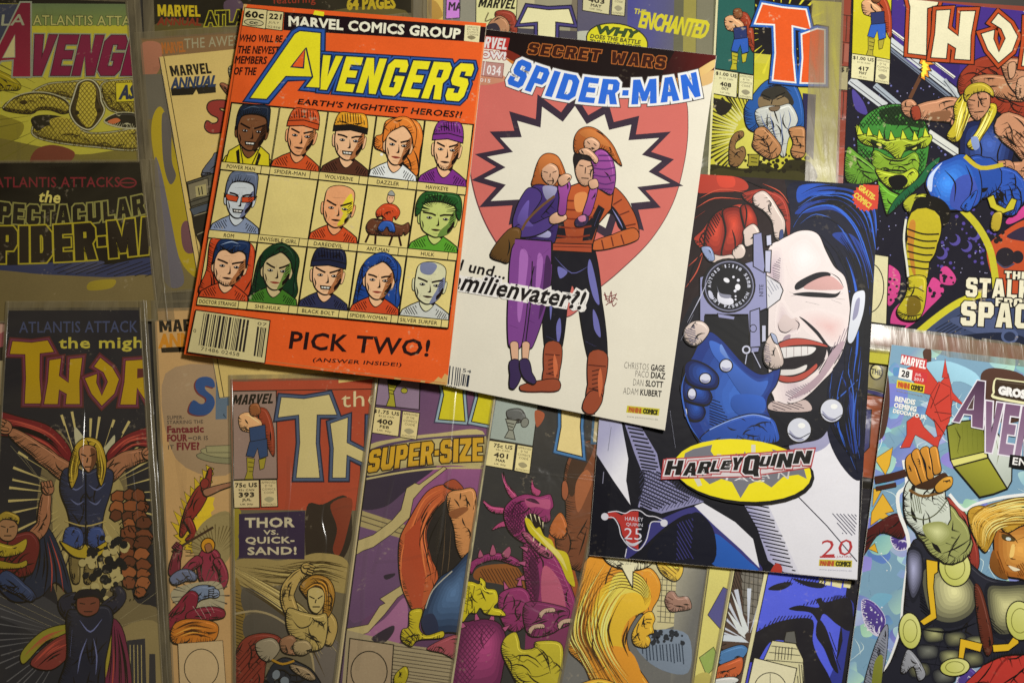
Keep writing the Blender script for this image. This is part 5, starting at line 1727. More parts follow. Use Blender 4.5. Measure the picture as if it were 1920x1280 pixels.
# ================= U2
Comic("slate blue bagged comic with a yellow question balloon and slanted yellow letters, top border", [(1084, -60), (1565, -30), (1550, 430), (1078, 420)], 3.0, base='4e4a5a', mat='bag', gain=gain('U'), bag=(0, 0, 0, 0))
pg('3d3d78', [(1178, -60), (1270, -50), (1268, 120), (1200, 110), (1176, 60)], c2='54525c', ax=((1200, 40), (1275, 50)))
pg('57553f', [(1265, -60), (1570, -40), (1560, 420), (1258, 410)])
pg('847b3c', [(1283, -60), (1306, -60), (1304, 130), (1280, 130)]); pg('6c6852', [(1308, -60), (1340, -60), (1334, 130), (1305, 130)])
sm('a8a892', [(1078, 62), (1105, 58), (1125, 62), (1100, 80), (1074, 82)])
cur.part('price_box')
price_box([(1094, -28), (1146, -22), (1142, 28), (1092, 20)], [(1149, -22), (1174, -18), (1171, 31), (1146, 28)],
          [("$1.00 US", .1, .1, .9, .26, .04), ("403", .2, .46, .8, .64, .06), ("MAY", .3, .68, .7, .8, .04), ("UK 50p", .27, .85, .73, .93, .01)], cream='b9b184')
cur.part('title_lettering')
tx('b3aa34', "THE", [(1190, 16), (1212, 19), (1210, 29), (1188, 26)], bold=.04)
tx('b9ae24', "ENCHANTED", [(1204, 21), (1335, 40), (1322, 75), (1196, 52)], bold=.04)
cur.part('speech_balloon')
el('c0b81e', 1157, 78, 58, 33, 9, ol=2.2)
tx('27401e', "WHY", [(1120, 48), (1200, 58), (1192, 72), (1116, 63)], bold=.06, out=[('1a2410', 1)])
tx('37351a', "DOES THE BATTLE", [(1108, 64), (1202, 76), (1200, 84), (1106, 72)], bold=.04)
tx('37351a', "THUNDER NEVER", [(1106, 74), (1204, 86), (1202, 94), (1108, 83)], bold=.04)
cur.finish()

# ================= T: hooded old man
Comic("bagged comic with orange white-edged T over a bearded old man in a blue hood", [(1343, -10), (1822, 20), (1800, 700), (1312, 640)], 3.6, base='b9b13c', mat='old', gain=gain('T'), bag=None)
pg('1d1a1a', [(1414, -12), (1525, -5), (1515, 110), (1412, 100)]); pg('b5ad2c', [(1412, 118), (1440, 120), (1446, 150), (1410, 150)])
fan('c9bf32', 5, 1462, 60, 40, 92, 0, 360, 26, taper=3, seed=9)
pg('b7af35', [(1335, 185), (1530, 200), (1520, 335), (1325, 320)])
fan('2a2410', 4.5, 1412, 250, 42, 100, 100, 262, 34, taper=3, seed=3)
fan('c8c27a', 4, 1412, 250, 30, 80, 120, 240, 16, taper=1, seed=13)
sm('26211a', [(1338, 185), (1372, 196), (1360, 215), (1345, 212)])
sm('c6bd52', [(1380, 250), (1405, 240), (1430, 260), (1440, 300), (1400, 318), (1370, 300)])
sm('2c2812', [(1330, 310), (1360, 312), (1400, 316), (1430, 306), (1460, 318), (1480, 300), (1520, 306), (1516, 345), (1325, 340)])
sm('3c381a', [(1345, 316), (1380, 320), (1440, 322), (1500, 322), (1500, 345), (1330, 340)])
rg = random.Random(8)
dots('241f10', [(rg.uniform(1395, 1515), rg.uniform(290, 322), rg.uniform(1.5, 5)) for i in range(60)])
pg('2a2644', [(1505, 175), (1530, 178), (1525, 300), (1505, 280)])
cur.part('figure_illustration')
sm('27528f', [(1440, 150), (1480, 148), (1500, 175), (1508, 215), (1504, 248), (1480, 240), (1452, 165), (1428, 200), (1420, 246), (1400, 240), (1395, 205), (1412, 178)], ol=2.2)
sm('332f26', [(1434, 168), (1460, 162), (1478, 172), (1488, 196), (1460, 206), (1424, 204), (1425, 182)])
sm('7b6748', [(1424, 182), (1448, 188), (1464, 180), (1478, 188), (1474, 200), (1448, 206), (1424, 202)])
many(BLK, 2, [[(1430, 184), (1444, 189)], [(1456, 187), (1470, 181)], [(1448, 188), (1446, 196)], [(1428, 178), (1444, 184)], [(1454, 182), (1472, 174)]])
sm('b8b8ac', [(1418, 206), (1440, 199), (1462, 199), (1482, 196), (1496, 222), (1490, 240), (1478, 262), (1470, 296), (1452, 276), (1444, 250), (1424, 240), (1416, 222)], ol=1.5)
many('5c6a8c', 1.8, [[(1426, 214), (1432, 232), (1444, 246)], [(1444, 212), (1448, 236), (1458, 268)], [(1462, 210), (1466, 240), (1466, 280)], [(1478, 206), (1482, 226), (1474, 250)], [(1436, 210), (1442, 232)], [(1470, 208), (1474, 236)]], taper=2, smooth=True)
sm('6e5a42', [(1442, 202), (1462, 200), (1458, 208), (1446, 209)], ol=1)
F1 = 'a9764a'
sm(F1, [(1412, 262), (1416, 244), (1430, 238), (1442, 246), (1464, 274), (1460, 292), (1442, 300), (1424, 290), (1410, 276)], ol=2)
many(BLK, 1.8, [[(1420, 254), (1434, 262), (1440, 256)], [(1424, 268), (1440, 276), (1448, 266)], [(1432, 282), (1446, 288), (1456, 278)], [(1418, 262), (1434, 262)]], smooth=True)
sm(F1, [(1478, 245), (1490, 238), (1508, 240), (1510, 262), (1508, 292), (1490, 298), (1482, 285), (1486, 268)], ol=2)
many(BLK, 1.8, [[(1486, 256), (1508, 258)], [(1486, 272), (1508, 275)], [(1486, 284), (1508, 288)]])
sm('7e5c36', [(1366, 300), (1368, 268), (1378, 250), (1392, 246), (1394, 256), (1380, 268), (1380, 280), (1394, 275), (1398, 292), (1385, 312), (1370, 312)], ol=1.8)
many(BLK, 1.3, [[(1372, 284), (1388, 296)], [(1386, 280), (1394, 286)]])
pg('8c8228', [(1404, 290), (1424, 290), (1422, 312), (1402, 312)], ol=1.4); many(BLK, 1.5, [[(1408, 296), (1420, 298)], [(1408, 304), (1420, 305)]])
cur.part('corner_box')
pg('27564c', [(1346, -10), (1416, -8), (1413, 141), (1341, 129)], ol=1.8)
icon_figure([(1352, 12), (1418, 14), (1412, 134), (1352, 130)], '27315a', '2b53a0', 'aaa028', cape='8e3820')
cur.part('price_box')
price_box([(1340, 130), (1384, 137), (1381, 184), (1337, 176)], [(1386, 138), (1413, 142), (1411, 188), (1384, 184)],
          [("$1.00 US", .06, .08, .95, .24, .04), ("$1.25 CAN", .22, .29, .8, .36, .01), ("408", .26, .46, .74, .64, .05), ("OCT", .34, .67, .64, .78, .04), ("UK 60p", .3, .85, .72, .93, .01)], cream='cfc897')
cur.part('title_lettering')
TT = [(1430, 9), (1468, 16), (1510, 20), (1519, 56), (1484, 48), (1485, 100), (1490, 154), (1450, 150), (1455, 100), (1453, 46), (1417, 44)]
HH = [(1504, 66), (1532, 56), (1545, 58), (1545, 156), (1502, 155), (1506, 110)]
for p in (TT, HH):
    st('1c1b22', 19, p, closed=True, smooth=False)
for p in (TT, HH):
    st('2a5aa5', 14, p, closed=True, smooth=False); st('d8d4c8', 6, p, closed=True, smooth=False)
for p in (TT, HH):
    pg('d0521f', p)
cur.part('spine_border')
pg('c9c294', [(1343, -10), (1347, -10), (1316, 640), (1312, 640)])
cur.finish()

# ================= S: red brick, with the grey bag margin to its left
Comic("red brick patterned comic seen as a narrow strip in its grey bag, top right", [(1579, -10), (2040, 20), (2030, 700), (1558, 640)], 4.2, base='8e3c2c', mat='bag', gain=gain('S'), bag=(60, 0, 0, 10))
many('3a1c16', 1.6, [[(1572, y), (1605, y + 5)] for y in (27, 78, 128, 170, 222, 275, 330)] + [[(1588, 30), (1586, 78)], [(1582, 82), (1580, 120)], [(1590, 225), (1588, 272)], [(1582, 172), (1580, 220)], [(1590, 130), (1588, 168)]])
pg('a05a48', [(1584, 82), (1596, 84), (1594, 118), (1582, 116)]); pg('a3402a', [(1572, 275), (1590, 278), (1586, 330), (1566, 328)])
cur.part('price_box')
pg('a89c70', [(1572, 124), (1596, 126), (1594, 170), (1570, 168)], ol=1.4)
tx('2a241c', "$1.", [(1576, 126), (1596, 128), (1595, 138), (1575, 136)], bold=.04)
cur.finish()

# ================= Q: strip between
Comic("cream and orange comic strip with a round lettered badge, right of the camera comic", [(1480, 600), (1718, 640), (1640, 1310), (1380, 1310)], 1.6, base='15120f', mat='bag', gain=gain('Q'), bag=None)
pg('a35a48', [(1600, 606), (1720, 626), (1716, 650), (1600, 634)]); pg('b8a27a', [(1600, 632), (1720, 648), (1716, 668), (1600, 655)])
pg('b3a46a', [(1600, 652), (1680, 668), (1672, 742), (1600, 736)], c2='4b452c', ax=((1640, 700), (1676, 704)))
sm('3a3620', [(1610, 652), (1650, 660), (1680, 668), (1650, 666)])
sm('cfc27e', [(1620, 634), (1664, 640), (1664, 654), (1620, 650)])
pg('b8562a', [(1600, 738), (1672, 746), (1656, 900), (1600, 890)], c2='5a2a16', ax=((1630, 800), (1664, 804)))
st('2b2860', 7, [(1600, 730), (1640, 736), (1674, 748)]); st('14120f', 2, [(1600, 724), (1640, 730), (1674, 742)])
pg('37386a', [(1600, 765), (1634, 768), (1630, 838), (1600, 870)], ol=2)
cur.part('badge')
el('c9bd78', 1643, 697, 11.5, 14, 0, ol=3)
tx('1a1712', "THE", [(1634, 690), (1653, 694), (1652, 704), (1633, 700)], bold=.04)
cur.finish()

# ================= R: space cover, top right
Comic("dark star-filled comic with cream rune title, green reptile head and leaping figure in blue", [(1597, -12), (2080, 38), (2110, 672), (1570, 603)], 5.0, base='1b1922', mat='old', gain=gain('R'), bag=(0, 0, 0, 44))
pg('3f2a72', [(1672, -12), (2000, 10), (2000, 130), (1920, 110), (1850, 134), (1790, 155), (1700, 120), (1672, 60)])
pg('332460', [(1760, 110), (1800, 120), (1796, 165), (1765, 140)])
rg = random.Random(21)
dots('6a6aa0', [(rg.uniform(1600, 1780), rg.uniform(160, 480), rg.uniform(.8, 2.4)) for i in range(150)])
dots('4d3f86', [(rg.uniform(1740, 1870), rg.uniform(390, 520), rg.uniform(1.5, 4)) for i in range(60)])
dots('a09cb8', [(rg.uniform(1600, 1900), rg.uniform(130, 520), rg.uniform(.7, 1.5)) for i in range(110)])
# streaks of light
for a, b, w, c in (((1660, 70), (1800, 180), 14, 'b9bcb8'), ((1668, 92), (1790, 190), 7, '6c7480'), ((1672, 58), (1790, 146), 5, 'd8d4c0'), ((1594, 150), (1660, 200), 16, 'b6b8b4'), ((1640, 160), (1700, 210), 11, '98a0a4'), ((1740, 250), (1830, 310), 16, 'c2c2b4'), ((1770, 150), (1800, 190), 9, 'a2a6a4')):
    st(c, w, [a, b], smooth=False)
    st('2a2a34', 1.5, [(a[0], a[1] + w * .2), (b[0], b[1] + w * .2)], smooth=False)
sm('4a3f82', [(1598, 168), (1618, 190), (1626, 215), (1604, 205)])
# pink nebulae, rings
for p in ([(1660, 500), (1684, 508), (1688, 530), (1680, 560), (1664, 570)], [(1676, 580), (1700, 560), (1734, 545), (1750, 520), (1770, 545), (1740, 580), (1716, 604), (1690, 618), (1670, 608)],
          [(1764, 505), (1776, 500), (1792, 520), (1786, 534), (1764, 530)]):
    sm('c0407a', p)
dots('1b1922', [(rg.uniform(1660, 1790), rg.uniform(500, 570), rg.uniform(1.5, 4)) for i in range(60)])
for x, y in ((1790, 450), (1766, 476), (1828, 440), (1812, 462), (1748, 440)):
    el('4e4488', x, y, 11, 11, n=14); el('1b1922', x - 4, y - 3, 9, 9, n=14)
pg('16151c', [(1600, 596), (1640, 603), (1700, 610), (1690, 622), (1590, 606)])
sm('b44a26', [(1850, 470), (1875, 440), (1930, 410), (2000, 420), (2000, 560), (1900, 560), (1866, 530)])
sm('c04080', [(1888, 412), (1930, 380), (1930, 400), (1895, 420)])
el('241f24', 1885, 482, 18, 18); el('241f24', 1908, 482, 11, 12); st('3f4054', 3, [(1868, 490), (1884, 502), (1902, 494)])
sm('32283a', [(1890, 440), (1930, 425), (1960, 470), (1930, 455), (1895, 448)]); dots('241a18', [(1868, 452, 5), (1876, 450, 4), (1872, 446, 4), (1880, 436, 4)])
st('b3aa2a', 13, [(1797, 386), (1830, 420), (1854, 462), (1864, 505), (1868, 545)])
sm('3b4560', [(1718, 628), (1760, 592), (1820, 568), (1880, 556), (2000, 548), (2080, 680), (1800, 640)])
hatch('1d2230', 2, [(1740, 622), (1800, 586), (1840, 576), (1830, 610), (1780, 632)], 150, 6)
st('bdb42a', 13, [(1712, 632), (1755, 596), (1800, 566), (1850, 548)])
sm('4a5472', [(1780, 600), (1850, 590), (1900, 620), (1850, 630)]); sm('1d2232', [(1800, 630), (1900, 625), (1950, 660), (1830, 650)])
el('4c5878', 1893, 630, 16, 14); el('252c40', 1893, 631, 11, 9)
# reptile head
cur.part('reptile_illustration')
sm('3a7a2e', [(1608, 240), (1640, 205), (1680, 196), (1715, 206), (1738, 238), (1742, 276), (1730, 330), (1700, 368), (1650, 345), (1612, 310)], ol=2.5)
sm('20301a', [(1650, 208), (1690, 200), (1720, 216), (1732, 240), (1700, 236), (1660, 232)])
dots('4a8a34', [(rg.uniform(1630, 1720), rg.uniform(206, 236), 2.2) for i in range(18)])
sm('9aa82a', [(1606, 234), (1618, 250), (1640, 254), (1662, 262), (1690, 258), (1712, 264), (1740, 252), (1748, 260), (1734, 278), (1700, 280), (1684, 300), (1660, 282), (1620, 272), (1606, 256)], ol=1.8)
sm('7a9a2a', [(1640, 282), (1668, 296), (1690, 298), (1716, 286), (1724, 310), (1706, 346), (1680, 336), (1650, 330), (1634, 306)], ol=1.8)
sm('1c2812', [(1632, 262), (1650, 268), (1662, 276), (1640, 278)]); sm('1c2812', [(1696, 278), (1716, 272), (1728, 272), (1716, 284)])
el('b8b84a', 1648, 272, 5, 3, 15); el('b8b84a', 1714, 278, 5, 3, -15)
for pl in ([(1608, 240), (1640, 205), (1680, 196), (1715, 206), (1738, 238), (1700, 236), (1660, 232)], [(1612, 276), (1640, 284), (1634, 310), (1650, 340), (1620, 318)], [(1736, 280), (1728, 330), (1704, 360), (1724, 310), (1722, 286)]):
    ls = []
    bb_ = bbox(pl)
    y = bb_[1]
    r_ = 0
    while y < bb_[3]:
        x = bb_[0] + (3.5 if r_ % 2 else 0)
        while x < bb_[2]:
            if inside((x, y), pl): ls.append([(x - 3.2, y - 2), (x, y + 2.4), (x + 3.2, y - 2)])
            x += 7
        y += 4.6; r_ += 1
    many('14240e', 1.4, ls)
for (x, y) in ((1612, 250), (1630, 252), (1650, 258), (1672, 260), (1694, 258), (1716, 260), (1736, 254)):
    pg('b8c030', [(x - 6, y + 4), (x - 2, y - 15), (x + 7, y + 3)], ol=1.6)
many('d8d4a8', 2.6, [[(1654 + 7 * k, 332 - (k % 2)), (1656 + 7 * k, 342)] for k in range(3)] + [[(1700 + 6 * k, 332), (1699 + 6 * k, 342)] for k in range(3)], taper=1)
many(BLK, 3.4, [[(1650, 290), (1666, 300), (1690, 302), (1708, 292)], [(1622, 262), (1640, 272), (1664, 284)], [(1738, 262), (1714, 276), (1694, 286)], [(1640, 330), (1660, 320), (1700, 322), (1722, 326)]], taper=2, smooth=True)
many(BLK, 2.2, [[(1612, 280), (1628, 300), (1640, 330)], [(1735, 290), (1728, 320)], [(1676, 296), (1668, 308), (1690, 308)], [(1656, 300), (1640, 316)], [(1706, 300), (1718, 320)]], taper=2, smooth=True)
sm('5c8a2a', [(1588, 278), (1610, 290), (1640, 314), (1650, 330), (1630, 345), (1586, 340)], ol=2)
many(BLK, 2, [[(1590, 290), (1620, 306), (1640, 322)], [(1590, 310), (1620, 324)]], taper=2, smooth=True)
sm('a6b42c', [(1640, 318), (1662, 322), (1690, 326), (1712, 316), (1722, 330), (1704, 350), (1680, 356), (1656, 346)], ol=2)
sm('141210', [(1666, 334), (1690, 328), (1702, 340), (1690, 354), (1672, 352)])
sm('67a02c', [(1646, 340), (1668, 358), (1690, 372), (1670, 396), (1662, 404), (1652, 370)], ol=1.8)
sm('1f5a34', [(1762, 296), (1745, 330), (1700, 372), (1664, 404), (1680, 372), (1720, 336), (1740, 310)], ol=1.6)
# leaping figure in blue tracksuit, long fair hair, red scarf
cur.part('figure_illustration')
SKN = 'b07c5a'
sm('8c3520', [(1800, 140), (1840, 108), (1900, 106), (1960, 130), (1960, 230), (1900, 226), (1850, 200), (1800, 180)], ol=2.2)
many(BLK, 2, [[(1808, 160), (1850, 128), (1900, 124)], [(1830, 180), (1880, 160), (1940, 160)]], taper=2, smooth=True)
sm('a5714e', [(1820, 150), (1852, 140), (1900, 150), (1920, 190), (1880, 186), (1840, 172)], ol=1.8)
sm(SKN, [(1876, 116), (1900, 110), (1950, 120), (1950, 186), (1920, 190), (1890, 160)], ol=2)
for p in ([(1890, 122), (1904, 118), (1902, 142), (1892, 148)], [(1908, 150), (1930, 146), (1930, 176), (1906, 186)]):
    sm('b78a68', p, ol=1.8)
st('5a3a26', 7, [(1706, 185), (1718, 160), (1728, 140)])
flames('d8862a', [(1728, 148), (1736, 128), (1730, 108), (1738, 92)], 9, 3, ol=1.8); flames('e0d040', [(1729, 144), (1734, 128), (1731, 114)], 5, 4, ol=0)
sm(SKN, [(1690, 194), (1706, 186), (1718, 194), (1722, 212), (1706, 222), (1692, 212)], ol=1.8)
many(BLK, 1.4, [[(1694, 200), (1712, 202)], [(1694, 208), (1710, 210)]])
limb(SKN, [(1812, 226), (1790, 208), (1756, 208), (1716, 212)], [56, 48, 40, 24], ol=2.4)
sm('8c3a24', [(1708, 204), (1722, 200), (1726, 222), (1712, 226)], ol=1.5)
sm('7a5236', [(1740, 214), (1780, 208), (1776, 226), (1744, 226)])
air('1a2040', '3f5aa0', [(1806, 236), (1850, 226), (1880, 240), (1902, 262), (1898, 300), (1884, 334), (1840, 340), (1806, 322), (1798, 285)], (1856, 270), 7, ol=2.6)
many(BLK, 3, [[(1830, 250), (1840, 280), (1836, 310)], [(1880, 262), (1870, 290), (1874, 320)], [(1812, 262), (1818, 292)], [(1850, 244), (1862, 262)]], taper=2, smooth=True)
sm('b8a62a', [(1806, 176), (1826, 168), (1830, 200), (1812, 230), (1800, 262), (1786, 268), (1774, 256), (1788, 230), (1788, 200)], ol=2)
sm('b8a62a', [(1848, 200), (1866, 196), (1868, 212), (1856, 236), (1840, 260), (1826, 282), (1812, 272), (1832, 244)], ol=2)
strands(['6a5414', 'd8c848', 'e4dc80'], [(1808, 180), (1796, 220), (1788, 262)], [(1826, 176), (1814, 220), (1800, 258)], 10, 1.8, 3, 1); strands(['6a5414', 'd8c848', 'e4dc80'], [(1852, 204), (1836, 240), (1816, 270)], [(1866, 204), (1848, 244), (1826, 278)], 10, 1.8, 4, 1)
many('6c5a12', 1.5, [[(1812, 190), (1808, 220), (1794, 256)], [(1820, 190), (1814, 222), (1800, 250)], [(1858, 208), (1842, 240), (1822, 270)], [(1852, 208), (1834, 244)]], taper=2, smooth=True)
sm(SKN, [(1812, 178), (1830, 164), (1852, 170), (1856, 196), (1846, 216), (1830, 228), (1816, 210)], ol=1.8)
sm('a8942a', [(1806, 176), (1818, 160), (1842, 156), (1860, 168), (1862, 184), (1846, 174), (1824, 178), (1810, 192)], ol=1.8)
many(BLK, 2, [[(1816, 188), (1828, 190)], [(1838, 188), (1850, 186)], [(1834, 190), (1834, 202)], [(1826, 212), (1844, 210)]])
limb(SKN, [(1886, 236), (1920, 262), (1950, 300)], [54, 60, 50], ol=2.4); limb(SKN, [(1950, 300), (1920, 320), (1893, 318)], [44, 34, 26], ol=2.2); fist(SKN, 1886, 314, 15, 0)
hatch('5a3620', 1.5, [(1880, 262), (1920, 246), (1950, 280), (1920, 300)], 50, 7)
limb('2a4c9a', [(1862, 344), (1894, 352), (1890, 392)], [58, 58, 38], ol=2.6)
limb('24458e', [(1850, 330), (1826, 336), (1800, 350)], [70, 80, 80], ol=2.4)
air('254a98', '3f86dc', [(1738, 360), (1735, 340), (1752, 312), (1780, 298), (1806, 290), (1830, 310), (1840, 350), (1832, 385), (1800, 396), (1760, 392)], (1775, 345), ol=2.6)
sm('3a4c9a', [(1780, 380), (1790, 340), (1820, 330), (1834, 370), (1815, 394), (1792, 394)])
sm('b8c4d8', [(1738, 352), (1742, 330), (1766, 306), (1750, 330), (1746, 360)])
many(BLK, 3, [[(1770, 320), (1790, 345), (1788, 380)], [(1810, 310), (1822, 345), (1812, 385)], [(1752, 345), (1764, 370)]], taper=2, smooth=True)
st('b2a02a', 8, [(1808, 294), (1838, 316), (1880, 310)])
sm('7a8ab0', [(1820, 260), (1832, 258), (1836, 276), (1826, 282)]); sm('2b54a8', [(1800, 390), (1820, 366), (1832, 360), (1818, 396)], ol=1.5)
pg('b3a82a', [(1850, 372), (1862, 366), (1868, 384), (1884, 392), (1896, 372), (1906, 376), (1900, 394), (1878, 402), (1856, 390)], ol=1.8)
sm('a8922a', [(1862, 402), (1878, 400), (1874, 430), (1862, 436), (1856, 424)], ol=1.8)
el('17140f', 1742, 400, 40, 32, 10); sm('a6a62a', [(1692, 384), (1710, 366), (1738, 366), (1716, 376), (1704, 400)], ol=1.5)
limb('b0a022', [(1733, 415), (1728, 455), (1720, 490), (1719, 530)], [62, 58, 44, 32], ol=2.6, nf=True)
sm('b3772a', [(1706, 416), (1716, 420), (1712, 470), (1716, 516), (1708, 505), (1701, 450)])
many(BLK, 3, [[(1700, 430 + 14 * i), (1730, 440 + 13 * i), (1760 - 4 * i, 440 + 13 * i)] for i in range(6)], smooth=True)
many('c9c8b4', 4, [[(1698, 412), (1694, 450), (1700, 500), (1702, 520)]], smooth=True)
sm('b0a222', [(1704, 520), (1734, 520), (1736, 550), (1730, 585), (1716, 602), (1690, 600), (1680, 584), (1694, 560), (1700, 540)], ol=2.2)
sm('6e5a14', [(1702, 560), (1720, 556), (1726, 580), (1712, 594), (1700, 590)])
many(BLK, 1.8, [[(1698, 545), (1716, 540), (1732, 548)], [(1692, 560), (1712, 556), (1730, 566)], [(1684, 586), (1706, 594), (1726, 590)]], smooth=True)
cur.part('corner_box')
pg('b9ae22', [(1600, -12), (1672, -4), (1669, 113), (1597, 101)], ol=1.8)
icon_figure([(1610, -20), (1678, -14), (1668, 110), (1606, 104)], '2a3158', '2f56a4', '9c9030', cape='9a3c20')
cur.part('price_box')
price_box([(1597, 101), (1641, 107), (1638, 154), (1595, 147)], [(1643, 108), (1669, 113), (1667, 160), (1640, 155)],
          [("$1.00 US", .06, .08, .95, .24, .04), ("$1.25 CAN", .25, .28, .8, .35, .01), ("417", .3, .46, .76, .64, .05), ("MAY", .35, .67, .68, .78, .04), ("UK 65p", .34, .86, .68, .93, .01)], cream='cdc595')
cur.part('title_lettering')
tx('cfc8b0', "the mighty", [(1778, -10), (2010, 8), (2010, 34), (1778, 12)], bold=.0)
TT = [(1700, -14), (1763, -8), (1757, 10), (1738, 16), (1736, 104), (1703, 100), (1707, 14)]
o = [('14110f', 9.5), ('a5431f', 7.5), ('14110f', 2)]
for (oc, w) in o:
    st(oc, 2 * w, TT, closed=True, smooth=False)
pg('cfc7a2', TT)
rune('H', 'cfc7a2', [(1750, 18), (1828, 22), (1822, 113), (1746, 108)], o)
rune('O', 'cfc7a2', [(1842, 26), (1908, 28), (1906, 120), (1838, 116)], o)
rune('R', 'cfc7a2', [(1920, 34), (1990, 40), (1990, 130), (1916, 124)], o)
cur.part('story_lettering')
for s, q, b in (("THE", (1884, 508, 44, 15), .06), ("STALKER", (1812, 520, 172, 36), .07), ("FROM", (1867, 558, 74, 16), .06), ("SPACE", (1803, 564, 160, 46), .07)):
    block('d8d0b0', s, boxq(*q, slope=.05), out=[('1a1616', 2.2)], gap=.16)
cur.part('corner_emblem')
pg('cdc497', [(1596, 470), (1666, 481), (1662, 608), (1588, 598)], ol=1.8)
el('cdc497', 1630, 540, 27, 46, 2, ol=1.8)
cur.finish()

# ================= P: bottom right
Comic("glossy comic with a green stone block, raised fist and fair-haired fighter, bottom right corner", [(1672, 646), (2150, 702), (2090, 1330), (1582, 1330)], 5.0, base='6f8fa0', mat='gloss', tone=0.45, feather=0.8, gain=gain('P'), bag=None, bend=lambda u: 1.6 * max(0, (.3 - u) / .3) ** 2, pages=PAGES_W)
rg = random.Random(31)
for i in range(150):
    x, y = rg.uniform(1590, 1925), rg.uniform(650, 1290)
    c = rg.choice(('4d6f9a', '6c9aa8', '86b092', '55619c', '7fa6b8', '96b8a4', '5f7fae', '4a8a9c', '7a6fb0', 'a8c4b8'))
    c2 = rg.choice(('8ab8c0', '5a74b0', 'a6c8a8', '6a9ab0', '8c86c0'))
    r = rg.uniform(8, 34)
    a0 = rg.uniform(0, 6)
    p = [(x + r * rg.uniform(.4, 1.3) * math.cos(a0 + k), y + r * rg.uniform(.4, 1.1) * math.sin(a0 + k)) for k in (0, 1.1, 2.2, 3.2, 4.2, 5.2)]
    pg(c, p, smooth=i % 3 > 0, c2=c2, ax=((x - r, y - r), (x + r, y + r)))
many('c4dcd8', 1.3, [[(x, y), (x + rg.uniform(-30, 30), y + rg.uniform(8, 26)), (x + rg.uniform(-30, 30), y + rg.uniform(30, 60))] for x, y in [(rg.uniform(1600, 1920), rg.uniform(660, 1250)) for k in range(60)]], taper=2, smooth=True)
many('2c4a6a', 1.2, [[(x, y), (x + rg.uniform(-20, 20), y + rg.uniform(8, 20))] for x, y in [(rg.uniform(1600, 1920), rg.uniform(660, 1250)) for k in range(80)]], taper=2)
dots('d8e4e0', [(rg.uniform(1600, 1920), rg.uniform(660, 1280), rg.uniform(.8, 2)) for k in range(60)])
for p in ([(1640, 700), (1662, 690), (1668, 760), (1655, 820), (1630, 810)], [(1730, 660), (1746, 656), (1742, 700)], [(1840, 700), (1870, 690), (1925, 710), (1925, 780), (1870, 790), (1845, 740)]):
    sm('4a3024', p)
for p in ([(1616, 1125), (1640, 1130), (1660, 1160), (1648, 1192), (1622, 1170)], [(1670, 1005), (1698, 1000), (1704, 1026), (1680, 1030)], [(1800, 1262), (1822, 1252), (1845, 1285), (1795, 1290)]):
    sm('4c3a7c', p, ol=1.2, oc='c8c0d0')
dots('c9c6e0', [(rg.uniform(1615, 1655), rg.uniform(1125, 1185), rg.uniform(.8, 1.8)) for i in range(30)])
sm('8fb8c4', [(1715, 690), (1770, 676), (1830, 700), (1836, 730), (1800, 715), (1750, 720)])
for p in ([(1640, 860), (1674, 838), (1668, 872), (1660, 890)], [(1634, 960), (1655, 925), (1676, 958), (1660, 962), (1676, 975), (1650, 972), (1632, 985)], [(1628, 1028), (1640, 1018), (1646, 1036)], [(1638, 915), (1652, 920), (1636, 950)]):
    pg('c99a2a', p, ol=1.2, oc='5a4414')
for p in ([(1700, 690), (1730, 680), (1760, 720), (1778, 700), (1786, 735), (1808, 760), (1786, 750), (1780, 790), (1760, 830), (1752, 790), (1735, 775), (1745, 740), (1724, 735)],
          [(1700, 790), (1720, 775), (1732, 800), (1752, 820), (1764, 815), (1758, 840), (1735, 825), (1716, 815), (1706, 838), (1688, 840), (1700, 815)],
          [(1766, 708), (1772, 672), (1778, 708)], [(1745, 740), (1760, 715), (1782, 726), (1784, 780), (1764, 790)]):
    pg('b5382a', p, ol=1.0, oc='5a1c16')
many('5a1c16', 1.6, [[(1752, 760), (1780, 740)], [(1752, 772), (1784, 776)], [(1745, 765), (1762, 720)], [(1750, 785), (1772, 815)]])
cur.part('figure_illustration')
# cape, body
sm('4a1a16', [(1588, 1020), (1630, 990), (1680, 962), (1700, 985), (1690, 1010), (1650, 1000), (1620, 1040), (1600, 1060)], ol=2)
sm('8c3428', [(1768, 932), (1800, 950), (1822, 985), (1836, 1040), (1830, 1070), (1800, 1060), (1790, 1010)], ol=2)
sm('b0362c', [(1800, 1310), (1840, 1250), (1880, 1215), (1960, 1190), (1960, 1310)], ol=2)
st('7c201c', 4, [(1850, 1290), (1880, 1240), (1920, 1215)], taper=2)
BO = [(1712, 1300), (1640, 1300), (1668, 1240), (1688, 1180), (1694, 1120), (1704, 1020), (1686, 960), (1684, 926), (1700, 908), (1694, 862)]
st('d4dad4', 7, BO); st('d4dad4', 6, [(1780, 926), (1800, 950), (1812, 955), (1832, 944), (1880, 932), (1930, 926)])
body = [(1708, 1020), (1740, 1015), (1800, 1040), (1850, 1080), (1905, 1090), (1960, 1080), (1960, 1210), (1880, 1230), (1830, 1250), (1790, 1240), (1760, 1300), (1640, 1300), (1670, 1240), (1690, 1180), (1696, 1120)]
sm('24242c', body, ol=2.5)
def plate(cl, p, h): air('1c1c22', cl, p, h, 9, ol=0)
plate('d2cc90', [(1722, 1062), (1766, 1050), (1812, 1070), (1836, 1108), (1828, 1154), (1786, 1176), (1744, 1166), (1724, 1120)], (1790, 1108))
plate('c0ba80', [(1846, 1100), (1884, 1092), (1960, 1096), (1960, 1170), (1900, 1196), (1860, 1186)], (1884, 1134))
plate('9a9ab4', [(1702, 1028), (1728, 1034), (1730, 1090), (1712, 1130), (1700, 1090)], (1712, 1066))
